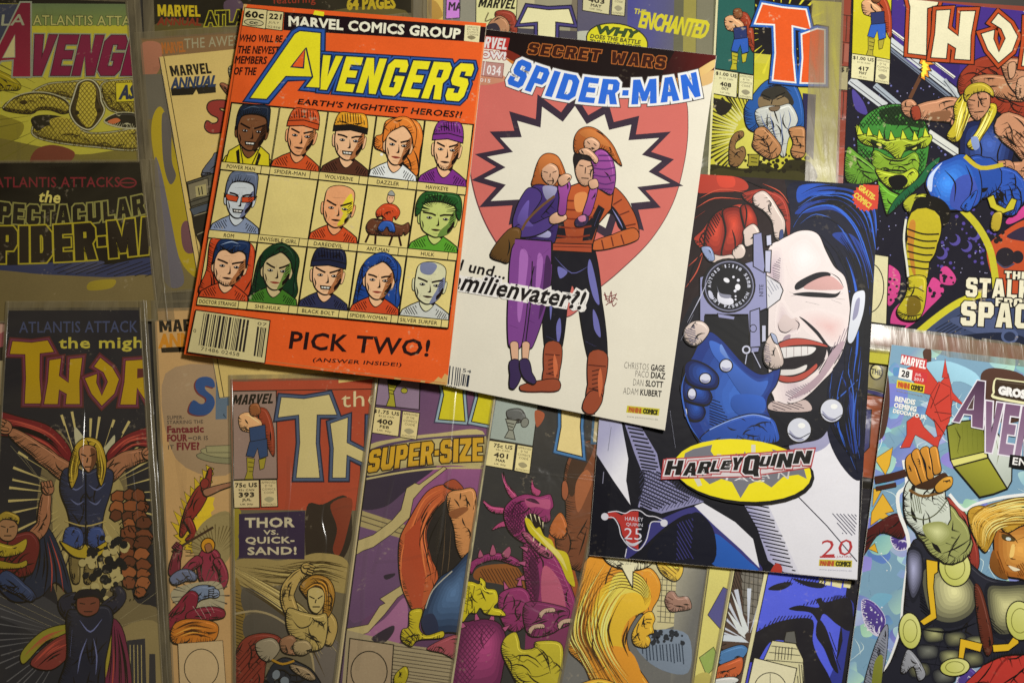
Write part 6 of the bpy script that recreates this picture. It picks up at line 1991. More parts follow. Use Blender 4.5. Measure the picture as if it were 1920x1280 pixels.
for k, (x, y) in enumerate(((1750, 1190), (1790, 1198), (1738, 1222), (1780, 1232), (1722, 1256), (1768, 1268), (1830, 1206), (1822, 1236))):
    plate(('9c9a68', '7d7b56', '6c6c60')[k % 3], [(x - 20, y - 12), (x + 18, y - 14), (x + 22, y + 10), (x - 14, y + 14)], (x + 2, y - 3))
many('0c0c10', 4, [[(1722, 1178), (1780, 1184), (1832, 1166)], [(1840, 1104), (1838, 1150), (1850, 1190)], [(1728, 1208), (1790, 1214)], [(1716, 1240), (1790, 1250)], [(1768, 1182), (1752, 1250)]], taper=2, smooth=True)
hatch('0c0c10', 1.3, [(1726, 1110), (1746, 1150), (1742, 1166), (1724, 1140)], 40, 4); hatch('0c0c10', 1.3, [(1850, 1150), (1890, 1190), (1862, 1186)], 40, 4)
sm('5a2a1c', [(1826, 1100), (1842, 1110), (1862, 1200), (1850, 1230), (1836, 1190)], ol=1.6)
for p in ([(1736, 1048), (1758, 1052), (1758, 1072), (1752, 1076), (1750, 1100), (1756, 1158), (1732, 1172), (1724, 1164), (1744, 1150), (1738, 1100)], [(1800, 1196), (1842, 1206), (1838, 1222), (1810, 1214), (1806, 1236), (1796, 1234)], [(1860, 1208), (1890, 1206), (1906, 1184), (1910, 1205), (1890, 1220), (1862, 1222)]):
    pg('c9a022', p, ol=1.8)
sm('7c7e86', [(1640, 1210), (1664, 1170), (1660, 1240), (1640, 1300), (1616, 1300)], ol=1.8); hatch('3a3c44', 1.2, [(1642, 1215), (1662, 1180), (1658, 1240), (1636, 1290), (1622, 1290)], 40, 5)
sm('75772c', [(1640, 1240), (1655, 1230), (1650, 1290), (1634, 1295)])
sm('8a8a8c', [(1700, 1218), (1718, 1230), (1735, 1262), (1722, 1276), (1712, 1250), (1696, 1262), (1688, 1256)], ol=1.6)
for (x, y, a, b, r) in ((1790, 1063, 30, 36, -8), (1706, 1182, 21, 34, -5), (1912, 1163, 26, 37, -8), (1790, 1250, 28, 17, -6)):
    el('a8a846', x, y, a, b, r, ol=2.2, c2='c9c67c', ax=((x - a, y + b), (x + a, y - b)))
    st('6c6a26', 1.4, [(x + a * .62 * math.cos(k * .42), y + b * .62 * math.sin(k * .42)) for k in range(15)], closed=True)
# arm
limb('8a8c50', [(1744, 968), (1764, 992), (1788, 1026)], [74, 84, 76], ol=2.6); limb('b8bcaa', [(1740, 905), (1732, 938), (1744, 972)], [62, 78, 80], ol=2.6)
hatch('5a5e44', 1.4, [(1706, 930), (1722, 926), (1730, 966), (1710, 960)], 80, 4); st('6a4a22', 5, [(1704, 918), (1730, 930), (1768, 922)])
air('8a8c50', 'c0c084', [(1730, 985), (1766, 978), (1786, 1000), (1764, 1022), (1740, 1010)], (1756, 996), 7, ol=0)
st('4a4c30', 2.2, [(1700, 962), (1730, 974), (1756, 962), (1776, 936)]); hatch('6c7064', 1, [(1755, 930), (1776, 930), (1780, 955), (1760, 965)], 40, 5)
# face and fair hair
cur.feather = 0.3
air('96581f', 'd49a48', [(1866, 985), (1890, 975), (1960, 985), (1960, 1090), (1910, 1085), (1880, 1078), (1866, 1055), (1862, 1020)], (1912, 1030), ol=2.2)
sm('7a4a1c', [(1862, 1030), (1874, 1060), (1890, 1084), (1870, 1080), (1855, 1060)])
sm('b58a2c', [(1814, 960), (1832, 948), (1860, 950), (1880, 938), (1920, 932), (1960, 940), (1960, 990), (1920, 985), (1888, 1000), (1872, 990), (1858, 1020), (1846, 1036), (1832, 1020), (1818, 990)], ol=2)
many('5a3c0c', 2, [[(1820, 962), (1850, 968), (1868, 990)], [(1822, 980), (1844, 990), (1852, 1020)], [(1850, 955), (1880, 960), (1930, 950)], [(1856, 970), (1890, 968), (1930, 966)], [(1868, 950), (1900, 942), (1930, 942)], [(1872, 986), (1900, 976), (1930, 978)], [(1830, 1000), (1842, 1024)]], taper=2, smooth=True)
strands(['7a5414', 'd8b45a', 'c89a3a', 'e8cc7c'], [(1900, 936), (1850, 950), (1822, 975), (1828, 1020)], [(1960, 985), (1890, 985), (1862, 1000), (1850, 1032)], 34, 2.0, 4, 2)
strands(['7a5414', 'd8b45a', 'e8cc7c'], [(1840, 955), (1880, 942), (1920, 935), (1960, 942)], [(1868, 990), (1890, 975), (1920, 972), (1960, 982)], 16, 1.8, 7, 1)
many('d8b45a', 1.6, [[(1826, 968), (1850, 976), (1862, 996)], [(1856, 962), (1890, 962), (1930, 958)]], taper=2, smooth=True)
sm('4a3a1c', [(1878, 1002), (1896, 1004), (1902, 1014), (1882, 1012)]); el('b9c0b4', 1890, 1010, 5, 3.2, 12)
many('4a2a10', 2.4, [[(1876, 1000), (1898, 1006), (1908, 1018)], [(1904, 1020), (1894, 1044), (1904, 1048)], [(1886, 1058), (1900, 1064), (1914, 1066)], [(1884, 1056), (1888, 1048)]], smooth=True, taper=2)
hatch('6a3c14', 1.4, [(1868, 1030), (1880, 1060), (1892, 1080), (1874, 1076)], 70, 3.5); hatch('6a3c14', 1.3, [(1904, 1060), (1925, 1050), (1925, 1080), (1908, 1080)], 60, 4); many('3c2008', 3, [[(1872, 996), (1890, 1000), (1906, 1014)], [(1906, 1012), (1925, 1004)]], taper=2, smooth=True); sm('e0b060', [(1896, 1022), (1902, 1022), (1900, 1042), (1892, 1044)], nf=True)
sm('d8c8a4', [(1890, 1060), (1904, 1064), (1912, 1068), (1900, 1070)])
# fist
for p in ([(1697, 862), (1712, 850), (1720, 880), (1726, 905), (1716, 912), (1702, 895)], [(1708, 852), (1722, 842), (1734, 880), (1740, 904), (1728, 906), (1718, 880)], [(1724, 845), (1740, 838), (1748, 870), (1750, 894), (1738, 898), (1734, 870)], [(1742, 842), (1756, 838), (1762, 866), (1764, 884), (1750, 890), (1746, 866)]):
    sm('b87c2a', p, ol=1.8)
sm('3c2412', [(1714, 912), (1745, 898), (1770, 886), (1778, 900), (1760, 910), (1740, 918)])
sm('c08a2c', [(1752, 912), (1768, 896), (1784, 894), (1784, 910), (1768, 922), (1756, 924)], ol=1.8)
st('3a1f16', 14, [(1640, 900), (1670, 894), (1698, 886)], taper=0); st('3a1f16', 8, [(1642, 916), (1680, 908)])
cur.part('stone_block_illustration')
pg('85852c', [(1775, 799), (1800, 790), (1842, 785), (1850, 846), (1782, 862)], c2='5f641c', ax=((1778, 860), (1846, 790)), ol=2.6)
pg('c6c06a', [(1782, 862), (1850, 846), (1852, 858), (1788, 875)], ol=1.6)
pg('93902e', [(1788, 875), (1852, 858), (1888, 916), (1862, 926), (1836, 932)], c2='6a6a20', ax=((1860, 870), (1830, 930)), ol=2.6)
pg('ccd0c2', [(1842, 785), (1858, 794), (1897, 856), (1896, 902), (1888, 916), (1852, 858), (1850, 846)], c2='9fa596', ax=((1850, 800), (1890, 910)), ol=2.6)
many('6c6e24', 1.4, [[(1795 + 9 * k, 796 - k), (1797 + 9 * k, 850 - 2 * k)] for k in range(6)], taper=2)
many('55561a', 1.6, [[(1790, 800), (1800, 820), (1794, 850)], [(1830, 790), (1822, 815)], [(1866, 820), (1872, 850), (1868, 872)]], taper=2)
cur.part('publisher_box')
pg('b53030', [(1690, 664), (1738, 674), (1737, 692), (1688, 682)])
block('dcd8d0', "MARVEL", [(1691, 666), (1738, 677), (1735, 692), (1688, 681)])
pg('dad6c8', [(1687, 689), (1711, 694), (1709, 713), (1684, 708)])
tx('17130f', "28", [(1691, 693), (1706, 696), (1704, 709), (1689, 706)], bold=.04)
pg('b53030', [(1711, 694), (1739, 699), (1737, 718), (1709, 713)])
tx('dcc0b8', "JUL", [(1716, 699), (1728, 701), (1727, 707), (1715, 705)], bold=.03); tx('dcc0b8', "2013", [(1714, 707), (1732, 710), (1731, 716), (1713, 713)], bold=.03)
pg('c9b426', [(1682, 712), (1734, 722), (1732, 737), (1680, 727)])
tx('b04a26', "PANINI", [(1684, 715), (1706, 719), (1705, 730), (1683, 726)], bold=.07); tx('3a3414', "COMICS", [(1708, 720), (1732, 724), (1730, 735), (1707, 731)], bold=.07)
tx('8a8478', "www.paninicomics.de", [(1682, 730), (1730, 740), (1729, 745), (1681, 735)], bold=.0)
cur.part('credit_lettering')
for s, q in (("BENDIS", (1679, 742, 38, 10)), ("OEMING", (1677, 754, 42, 10)), ("DEODATO JR.", (1675, 766, 63, 10))):
    tx('dcd6c4', s, boxq(*q, slope=.2), bold=.05)
cur.part('title_lettering')
MV, WO = '6a4a62', 'cfc8cc'
A_ = [(1786, 790), (1832, 714), (1846, 716), (1842, 804), (1822, 800), (1822, 778), (1806, 776), (1798, 792)]
st(WO, 4, A_, closed=True, smooth=False); pg(MV, A_, c2='3f2a3c', ax=((1820, 800), (1840, 715)))
pg('4a3834', [(1812, 768), (1826, 742), (1824, 768)], ol=1.4, oc=WO)
block(MV, "VENGERS", [(1848, 752), (2090, 786), (2060, 880), (1838, 846)], out=[(WO, 2.6)], c2='8c7488')
pg('14110f', [(1893, 852), (2010, 868), (2010, 892), (1890, 876)])
tx('dcd8d0', "ENDZEIT", [(1899, 857), (1990, 870), (1988, 884), (1897, 871)], bold=.03)
cur.part('format_badge')
cap = [(1866, 712), (1880, 712), (1990, 730), (1990, 764), (1870, 748), (1862, 736), (1862, 722)]
sm('3a2a1c', cap, ol=3.4, oc='cfc99a')
tx('dcd8d0', "GROSSBAND", [(1872, 723), (1986, 742), (1984, 760), (1870, 740)], bold=.08)
cur.finish()
# ================= Z: camera comic
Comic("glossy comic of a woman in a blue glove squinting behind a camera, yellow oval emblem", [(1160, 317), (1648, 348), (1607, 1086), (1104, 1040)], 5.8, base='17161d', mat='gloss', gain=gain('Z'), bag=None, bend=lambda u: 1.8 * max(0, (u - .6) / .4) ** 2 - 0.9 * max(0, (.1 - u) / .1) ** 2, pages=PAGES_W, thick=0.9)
Wt, Ws, Bl, Nv = 'e8e4e8', '8f8cae', '2450b0', '0d1026'
# striped jacket, dark folds
cur.part('jacket_illustration')
pg(Wt, [(1125, 760), (1165, 790), (1178, 860), (1174, 900), (1182, 946), (1150, 900), (1118, 850), (1108, 840)], c2='a9a6c0', ax=((1150, 880), (1112, 846)))
pg(Ws, [(1170, 790), (1200, 796), (1232, 850), (1240, 890), (1280, 922), (1320, 940), (1240, 962), (1196, 950), (1210, 900), (1190, 850)])
hatch('17161d', 3.2, [(1172, 790), (1200, 796), (1232, 850), (1236, 880), (1206, 890), (1196, 850)], 10, 6.5)
hatch('17161d', 3.0, [(1200, 880), (1240, 885), (1320, 938), (1200, 960)], 25, 6)
hatch('3a3a52', 1.4, [(1200, 880), (1240, 885), (1320, 938), (1240, 960), (1196, 950)], 125, 5)
sm('3d3a78', [(1245, 970), (1300, 950), (1330, 962), (1400, 1030), (1430, 1068), (1390, 1062), (1340, 1000), (1300, 962), (1250, 985), (1200, 1030), (1172, 1046), (1190, 1000)])
pg(Wt, [(1302, 948), (1318, 942), (1378, 978), (1412, 1010), (1424, 1064), (1390, 1030), (1340, 985)])
sm('2a5cae', [(1340, 1000), (1370, 1020), (1400, 1048), (1420, 1070), (1340, 1060), (1334, 1030)]); sm('141522', [(1280, 975), (1310, 960), (1340, 1000), (1330, 1060), (1220, 1050), (1230, 1010)])
hatch('3d3a78', 1.5, [(1270, 980), (1300, 970), (1300, 1050), (1268, 1050)], 60, 6)
pg(Wt, [(1392, 940), (1500, 930), (1530, 880), (1612, 890), (1608, 1086), (1500, 1076), (1440, 1050), (1420, 990)])
pg(Wt, [(1500, 800), (1560, 810), (1600, 850), (1614, 890), (1530, 900), (1500, 880)])
pg('9b98bc', [(1392, 940), (1440, 945), (1500, 1076), (1470, 1072), (1440, 1050), (1420, 990)], c2=Wt, ax=((1420, 1010), (1476, 990)))
hatch('17161d', 2.4, [(1394, 942), (1440, 948), (1470, 1010), (1492, 1070), (1455, 1060), (1420, 995)], 12, 6.5)
sm('a3a0bc', [(1492, 810), (1520, 800), (1560, 815), (1545, 840), (1510, 850), (1480, 840)])
hatch('34344c', 1.6, [(1560, 962), (1606, 964), (1608, 1010), (1580, 1000)], 48, 5)
st('2a2a36', 2, [(1496, 930), (1550, 985), (1607, 1052)], smooth=False)
sm('b53a2c', [(1448, 1064), (1456, 1055), (1466, 1062), (1464, 1074), (1446, 1072)])
cur.part('sleeve_illustration')
# red knitted sleeve and hand, top left
Rd = 'b03a28'
pg('251716', [(1305, 322), (1470, 334), (1486, 400), (1478, 440), (1440, 470), (1300, 560), (1270, 620), (1290, 420)])
sm(Rd, [(1310, 325), (1360, 328), (1395, 338), (1400, 356), (1350, 360), (1306, 360)]); sm('d0452e', [(1345, 328), (1375, 332), (1376, 350), (1350, 350)])
sm(Rd, [(1300, 450), (1318, 430), (1340, 400), (1366, 388), (1396, 384), (1416, 414), (1412, 440), (1396, 430), (1392, 458), (1376, 478), (1350, 480), (1336, 470), (1320, 472)], ol=2)
sm('c9452e', [(1330, 440), (1350, 400), (1376, 392), (1380, 470), (1352, 476)])
for fp, hh in (([(1320, 462), (1326, 424), (1342, 400), (1358, 396), (1362, 430), (1352, 478), (1332, 482)], (1342, 430)), ([(1354, 398), (1372, 388), (1390, 394), (1396, 430), (1386, 470), (1366, 484), (1352, 478), (1360, 436)], (1376, 420)), ([(1388, 390), (1404, 384), (1418, 404), (1420, 428), (1404, 440), (1394, 424)], (1406, 404))):
    air('7a2016', 'd84a30', fp, hh, 6, ol=3)
for p in ([(1390, 366), (1414, 356), (1440, 356), (1470, 372), (1482, 410), (1478, 452), (1466, 400), (1440, 380), (1410, 384)],):
    sm('9c3222', p, ol=1.8)
hatch('2a1210', 2, [(1310, 450), (1336, 405), (1360, 395), (1340, 440), (1320, 470)], 60, 5)
many('c9553c', 2, [[(1312, 372), (1350, 356), (1400, 362)], [(1306, 390), (1340, 372), (1392, 374)], [(1290, 500), (1312, 480), (1320, 470)], [(1285, 540), (1306, 510), (1318, 476)], [(1302, 410), (1322, 396)], [(1430, 345), (1462, 360), (1480, 384)]], taper=2, smooth=True)
many('120c0c', 3, [[(1318, 470), (1300, 500), (1290, 540)], [(1395, 380), (1400, 400), (1396, 432)], [(1372, 430), (1378, 450), (1378, 474)], [(1400, 340), (1430, 352), (1452, 362)]], taper=2, smooth=True)
FN = 'd8c3b4'; cur.feather = 0.5
sm(FN, [(1412, 368), (1430, 358), (1446, 370), (1462, 396), (1472, 416), (1470, 440), (1462, 452), (1452, 446), (1446, 416), (1430, 396), (1414, 386)], ol=2)
sm('3d4a78', [(1462, 434), (1468, 432), (1468, 448), (1461, 452)], ol=1)
sm(FN, [(1394, 432), (1412, 420), (1424, 434), (1420, 452), (1398, 464), (1394, 446)], ol=2); sm(FN, [(1374, 470), (1390, 458), (1398, 470), (1392, 484), (1376, 486)], ol=1.8)
sm(FN, [(1322, 472), (1350, 480), (1372, 478), (1374, 488), (1340, 494), (1328, 486)], ol=1.8); sm('8a97b8', [(1314, 466), (1332, 464), (1340, 486), (1328, 490)], ol=1.5)
# hair
cur.part('hair_illustration')
sm(Nv, [(1480, 345), (1560, 345), (1640, 350), (1650, 420), (1636, 560), (1625, 720), (1620, 870), (1606, 900), (1570, 860), (1550, 800), (1556, 700), (1580, 640), (1585, 560), (1560, 480), (1530, 450), (1486, 450), (1482, 400)])
sm(Bl, [(1498, 350), (1540, 345), (1570, 352), (1560, 362), (1520, 368), (1496, 380)]); sm('1c3c90', [(1490, 400), (1520, 378), (1570, 382), (1610, 404), (1636, 436), (1600, 418), (1560, 394), (1510, 400)])
sm('1f3c8c', [(1560, 440), (1590, 470), (1610, 520), (1630, 540), (1626, 480), (1596, 440)]); sm(Bl, [(1610, 550), (1632, 580), (1626, 680), (1612, 720), (1606, 640)])
sm('1f3c8c', [(1575, 700), (1590, 740), (1586, 800), (1600, 850), (1612, 830), (1606, 760)])
many('3560b8', 2.4, [[(1500, 420), (1530, 402), (1570, 420), (1600, 470), (1620, 510), (1636, 530)], [(1496, 390), (1540, 366), (1600, 384), (1640, 420)], [(1580, 540), (1612, 556), (1632, 560)], [(1600, 640), (1590, 690), (1600, 740), (1596, 820)], [(1620, 600), (1614, 700), (1600, 780), (1612, 860)], [(1560, 700), (1556, 760), (1580, 820), (1604, 880)], [(1630, 690), (1590, 730), (1560, 760), (1552, 800)]], taper=2, smooth=True)
for g1, g2, n, sd in (([(1486, 430), (1510, 395), (1560, 385), (1600, 420), (1625, 480), (1640, 540)], [(1500, 360), (1540, 346), (1600, 352), (1640, 380), (1646, 430), (1646, 470)], 26, 1),
                      ([(1540, 440), (1575, 480), (1596, 540), (1600, 620), (1590, 700), (1600, 800)], [(1600, 440), (1625, 500), (1634, 580), (1630, 680), (1622, 780), (1612, 880)], 30, 2),
                      ([(1570, 690), (1556, 740), (1560, 800), (1590, 850)], [(1600, 700), (1590, 760), (1598, 820), (1608, 890)], 14, 3)):
    strands(['05060e', '05060e', '1a3a8a', '2f62c8', '070912', '05060e'], g1, g2, n, 3.4, sd, 2)
many('0c0e1c', 3, [[(1510, 412), (1550, 408), (1590, 440), (1618, 500)], [(1570, 480), (1596, 530), (1606, 600)], [(1590, 600), (1584, 680), (1592, 760)], [(1610, 700), (1604, 800), (1614, 860)]], taper=2, smooth=True)
# face
cur.part('face_illustration'); cur.feather = 0; cur.tone = 0.25
Fc, Fs = 'ecdcd4', 'b59aa0'
sm(Fc, [(1446, 470), (1482, 440), (1510, 432), (1534, 440), (1548, 470), (1564, 500), (1584, 520), (1592, 560), (1594, 600), (1586, 640), (1570, 680), (1540, 716), (1508, 746), (1480, 756), (1452, 750), (1440, 700), (1440, 560)], ol=2)
air(Fc, 'c4aeb4', [(1440, 470), (1466, 455), (1474, 500), (1474, 545), (1458, 570), (1440, 545)], (1446, 510), 8, ol=0)
air(Fc, 'c9b4b8', [(1446, 640), (1500, 700), (1560, 690), (1540, 716), (1508, 746), (1480, 756), (1452, 750)], (1500, 742), 8, ol=0)
air(Fc, 'f6ece6', [(1470, 470), (1510, 440), (1545, 480), (1540, 510), (1490, 530)], (1508, 480), 6, ol=0)
air(Fc, 'e3bcb4', [(1488, 590), (1520, 578), (1560, 585), (1592, 600), (1582, 645), (1556, 652), (1510, 622)], (1556, 614), 9, ol=0)
sm('dfe0e4', [(1598, 556), (1612, 545), (1622, 550), (1618, 590), (1600, 640), (1588, 640), (1592, 600)], ol=2); sm('9a98b0', [(1604, 566), (1612, 560), (1608, 590), (1598, 600)])
sm('15131a', [(1490, 536), (1500, 526), (1530, 512), (1552, 511), (1556, 518), (1530, 524), (1504, 540), (1492, 544)])
sm('d6a59c', [(1506, 540), (1530, 524), (1556, 518), (1574, 530), (1580, 542), (1560, 544), (1530, 544)])
sm('15131a', [(1486, 552), (1510, 548), (1540, 549), (1566, 551), (1576, 546), (1566, 558), (1536, 558), (1508, 556)])
many('15131a', 1.6, [[(1556, 512), (1572, 522), (1582, 540)], [(1560, 556), (1580, 550)], [(1566, 560), (1584, 562)], [(1558, 562), (1578, 570)], [(1510, 566), (1536, 572)], [(1480, 548), (1492, 552)], [(1482, 556), (1492, 554)]], taper=2, smooth=True)
air(Fc, 'bfa6aa', [(1462, 556), (1484, 585), (1500, 600), (1500, 622), (1484, 628), (1458, 626), (1452, 600)], (1470, 616), 8, ol=0)
sm('d8c4bc', [(1470, 590), (1484, 598), (1494, 596), (1500, 614), (1484, 620), (1466, 624), (1458, 610)])
many('2a2028', 2, [[(1458, 606), (1462, 620), (1474, 624), (1486, 616)], [(1490, 600), (1498, 608), (1494, 620)], [(1498, 594), (1530, 620), (1552, 650)]], taper=2, smooth=True)
sm('a58f98', [(1470, 632), (1482, 628), (1476, 646), (1466, 646)])
sm('17131a', [(1498, 594), (1512, 602), (1534, 622), (1556, 650), (1572, 646), (1560, 672), (1548, 690), (1552, 662), (1536, 634), (1512, 608)])
hatch('2a2028', 1.5, [(1530, 690), (1570, 650), (1584, 646), (1570, 676), (1540, 712)], 120, 4)
hatch('6a5a68', 1.3, [(1470, 736), (1530, 712), (1520, 735), (1480, 752)], 30, 4)
hatch('6a5a68', 1.3, [(1448, 500), (1464, 480), (1462, 530), (1450, 550)], 20, 4)
# open laughing mouth
sm('1a1014', [(1458, 644), (1486, 640), (1520, 642), (1548, 650), (1544, 676), (1524, 700), (1494, 716), (1466, 714), (1456, 690)], ol=0)
sm('b84a3a', [(1454, 648), (1480, 636), (1510, 636), (1546, 646), (1550, 652), (1520, 648), (1480, 650), (1456, 656)], ol=1.6)
sm('e6e0d8', [(1460, 654), (1490, 650), (1520, 650), (1530, 654), (1518, 666), (1490, 670), (1464, 672)], ol=1.2)
sm('e0d8ce', [(1462, 694), (1490, 692), (1512, 684), (1508, 696), (1486, 704), (1462, 704)], ol=1)
sm('b84a3a', [(1458, 704), (1486, 706), (1512, 696), (1530, 682), (1530, 692), (1506, 712), (1478, 718), (1460, 714)], ol=1.4)
many('9a8a86', 1.2, [[(1474, 652), (1474, 670)], [(1488, 651), (1488, 669)], [(1502, 650), (1502, 668)], [(1514, 650), (1514, 664)]])
hatch('8c7a84', 1.3, [(1556, 655), (1582, 620), (1592, 600), (1586, 640), (1570, 680)], 110, 4)
sm(Fs, [(1556, 664), (1578, 640), (1580, 652), (1550, 700), (1520, 732), (1480, 748), (1500, 732), (1536, 700)])
sm('c9b2a8', [(1450, 752), (1480, 758), (1510, 750), (1520, 770), (1470, 772), (1440, 766)]); hatch('4a3c44', 1.4, [(1446, 752), (1500, 756), (1512, 768), (1450, 770)], 20, 5)
# beads at the collar
sm('101018', [(1446, 772), (1500, 776), (1540, 768), (1556, 790), (1540, 820), (1500, 830), (1450, 836), (1444, 800)])
for (x, y, r) in ((1498, 806, 23), (1559, 770, 22)):
    el('d2d2d8', x, y, r, r * 1.02, 0, ol=2.6); sm('9a9ab0', [(x - r * .8, y), (x - r * .3, y + r * .5), (x + r * .4, y + r * .75), (x, y + r * .9), (x - r * .6, y + r * .6)]); el('f0eef0', x + r * .2, y - r * .35, r * .3, r * .22)
many('1a1a24', 1.4, [[(1478, 812), (1496, 822), (1518, 812)], [(1540, 776), (1558, 788), (1578, 778)]], smooth=True)
# camera
cur.part('camera_illustration'); cur.feather = 0; cur.tone = 0.5
Sv = '9090b4'
pg('101014', [(1316, 574), (1410, 570), (1412, 690), (1400, 710), (1316, 640)], ol=1.5)
pg(Sv, [(1312, 520), (1410, 490), (1436, 512), (1438, 578), (1410, 590), (1408, 640), (1424, 650), (1422, 660), (1406, 662), (1402, 590), (1322, 590), (1318, 640), (1312, 620)], ol=2)
pg('0f0f13', [(1320, 592), (1402, 592), (1404, 660), (1404, 705), (1318, 660)])
pg(Sv, [(1412, 440), (1428, 436), (1434, 500), (1432, 512), (1412, 500)], ol=2); pg('c4c4d4', [(1436, 442), (1446, 440), (1447, 460), (1437, 462)], ol=2); pg('bcbcd0', [(1434, 470), (1446, 470), (1444, 512), (1434, 510)], ol=2)
pg('3a3a4a', [(1408, 586), (1424, 580), (1426, 652), (1410, 652)]); pg(Sv, [(1406, 584), (1424, 578), (1426, 650), (1406, 652)], ol=2); el(Sv, 1412, 616, 6, 7, ol=1.5); pg('c0c0d0', [(1428, 610), (1436, 610), (1436, 640), (1428, 642)], ol=1.6)
pg('d8d4d4', [(1436, 516), (1462, 532), (1468, 545), (1462, 562), (1438, 580)], ol=2); hatch('8a8a96', 1.2, [(1438, 520), (1462, 540), (1440, 560)], 60, 6)
el('1a1a20', 1366, 536, 49, 50, 0, ol=3.2); el('2e2e3a', 1367, 536, 44, 45); el('101014', 1367, 537, 42, 43)
st('8a8aa0', 1.6, [(1367 + 45 * math.cos(k * .2094), 537 + 46 * math.sin(k * .2094)) for k in range(30)], closed=True)
# lettering round the lens ring
s_ = "AUTO-S 1:1.8 55mm NO.28574 LENS "
for k, ch in enumerate(s_):
    if ch == ' ':
        continue
    a = math.radians(-180 + 360 * k / len(s_)); ux, uy = math.cos(a), math.sin(a)
    cx, cy = 1367 + 37 * ux, 537 + 38 * uy
    t = (-uy, ux)
    h = 3.0; w = 2.6 if ch not in '.:-1' else 1.2
    tx('c9c9d4', ch, [(cx - t[0] * w + ux * h, cy - t[1] * w + uy * h), (cx + t[0] * w + ux * h, cy + t[1] * w + uy * h), (cx + t[0] * w - ux * h, cy + t[1] * w - uy * h), (cx - t[0] * w - ux * h, cy - t[1] * w - uy * h)], bold=.03)
sm('e0dee4', [(1346, 548), (1352, 556), (1372, 560), (1374, 570), (1360, 572), (1346, 564)]); sm('8a8a98', [(1344, 536), (1350, 550), (1370, 554), (1366, 560), (1350, 556)])
el('e6e4e8', 1362, 526, 6, 4, 30); el('e6e4e8', 1383, 539, 5, 6); dots('e0dee4', [(1375, 520, 2.5), (1384, 526, 3), (1378, 546, 3), (1379, 556, 2), (1379, 562, 2)])
sm('c4c4d2', [(1328, 546), (1334, 548), (1338, 562), (1330, 558)])
tx('3a3a50', "NITE", [(1423, 556), (1423, 534), (1431, 534), (1431, 556)], bold=.02)
el('c8c8d6', 1399, 656, 9, 9, 0, ol=2); el('17161d', 1399, 656, 5, 5); many('b4b4c4', 1.8, [[(1400, 665), (1396, 690)], [(1410, 658), (1426, 690)]])
pg(Sv, [(1345, 588), (1378, 594), (1376, 600), (1347, 596)], ol=1.5)
# blue glove
cur.part('glove_illustration'); cur.feather = 1.0; cur.tone = 0.7
Gb = '27479a'
air('1c347c', '3a6cc4', [(1282, 690), (1296, 672), (1312, 640), (1330, 622), (1356, 640), (1392, 680), (1420, 700), (1440, 700), (1462, 690), (1456, 720), (1440, 745), (1440, 772), (1458, 810), (1400, 812), (1330, 822), (1312, 830), (1290, 790), (1278, 740)], (1390, 750), 8, ol=2.8)
for fp, hh in (([(1281, 756), (1292, 748), (1312, 756), (1322, 772), (1314, 788), (1296, 790), (1286, 778)], (1306, 764)), ([(1276, 722), (1290, 712), (1318, 722), (1334, 742), (1326, 760), (1300, 758), (1282, 748)], (1310, 732)), ([(1282, 690), (1296, 676), (1326, 686), (1346, 706), (1342, 728), (1314, 730), (1288, 718)], (1322, 698))):
    air('101c50', '2c58b0', fp, hh, 6, ol=3.2)
hatch('10162e', 1.6, [(1330, 740), (1352, 756), (1372, 790), (1330, 800)], 20, 5)
sm('3b66bc', [(1330, 640), (1352, 648), (1368, 672), (1396, 700), (1420, 716), (1440, 716), (1420, 750), (1390, 740), (1356, 690), (1336, 664)]); sm('2f5cb4', [(1380, 740), (1430, 745), (1430, 775), (1390, 780), (1370, 760)])
sm('6a8cd0', [(1352, 646), (1364, 668), (1366, 676), (1350, 660)])
sm('2a52a8', [(1310, 826), (1330, 806), (1370, 786), (1410, 776), (1446, 784), (1458, 806), (1456, 830), (1400, 836), (1340, 850), (1316, 842)], ol=2.6); st('8aa4dc', 2, [(1330, 806), (1370, 788), (1412, 778), (1444, 786)])
for p in ([(1282, 620), (1298, 604), (1318, 604), (1330, 620), (1316, 642), (1300, 650), (1284, 640)], [(1436, 640), (1446, 628), (1456, 640), (1466, 664), (1468, 684), (1452, 694), (1434, 684), (1430, 662)]):
    sm(FN, p, ol=2.2)
hatch('4a4a6a', 1.4, [(1284, 620), (1302, 610), (1310, 640), (1296, 648)], 20, 4); hatch('6a6078', 1.3, [(1432, 650), (1442, 645), (1446, 680), (1434, 680)], 20, 4)
sm('a8b0c8', [(1444, 626), (1454, 630), (1458, 646), (1450, 642)], ol=1.4)
for (x, y, r, q) in ((1361, 686, 12, 12), (1322, 710, 11, 10), (1297, 739, 8, 11), (1286, 774, 3, 9)):
    el('d4d4de', x, y, r, q, 0, ol=2.2)
    sm('9a9ab4', [(x - r * .7, y + q * .2), (x, y + q * .4), (x + r * .7, y + q * .3), (x + r * .3, y + q * .8), (x - r * .4, y + q * .8)])
st('3d66bc', 3, [(1285, 700), (1278, 735), (1290, 790), (1312, 826)], taper=2)
many('b9b9c8', 2, [[(1256, 770), (1266, 840)], [(1288, 606), (1312, 560), (1330, 520)], [(1276, 640), (1300, 590)]], taper=2)
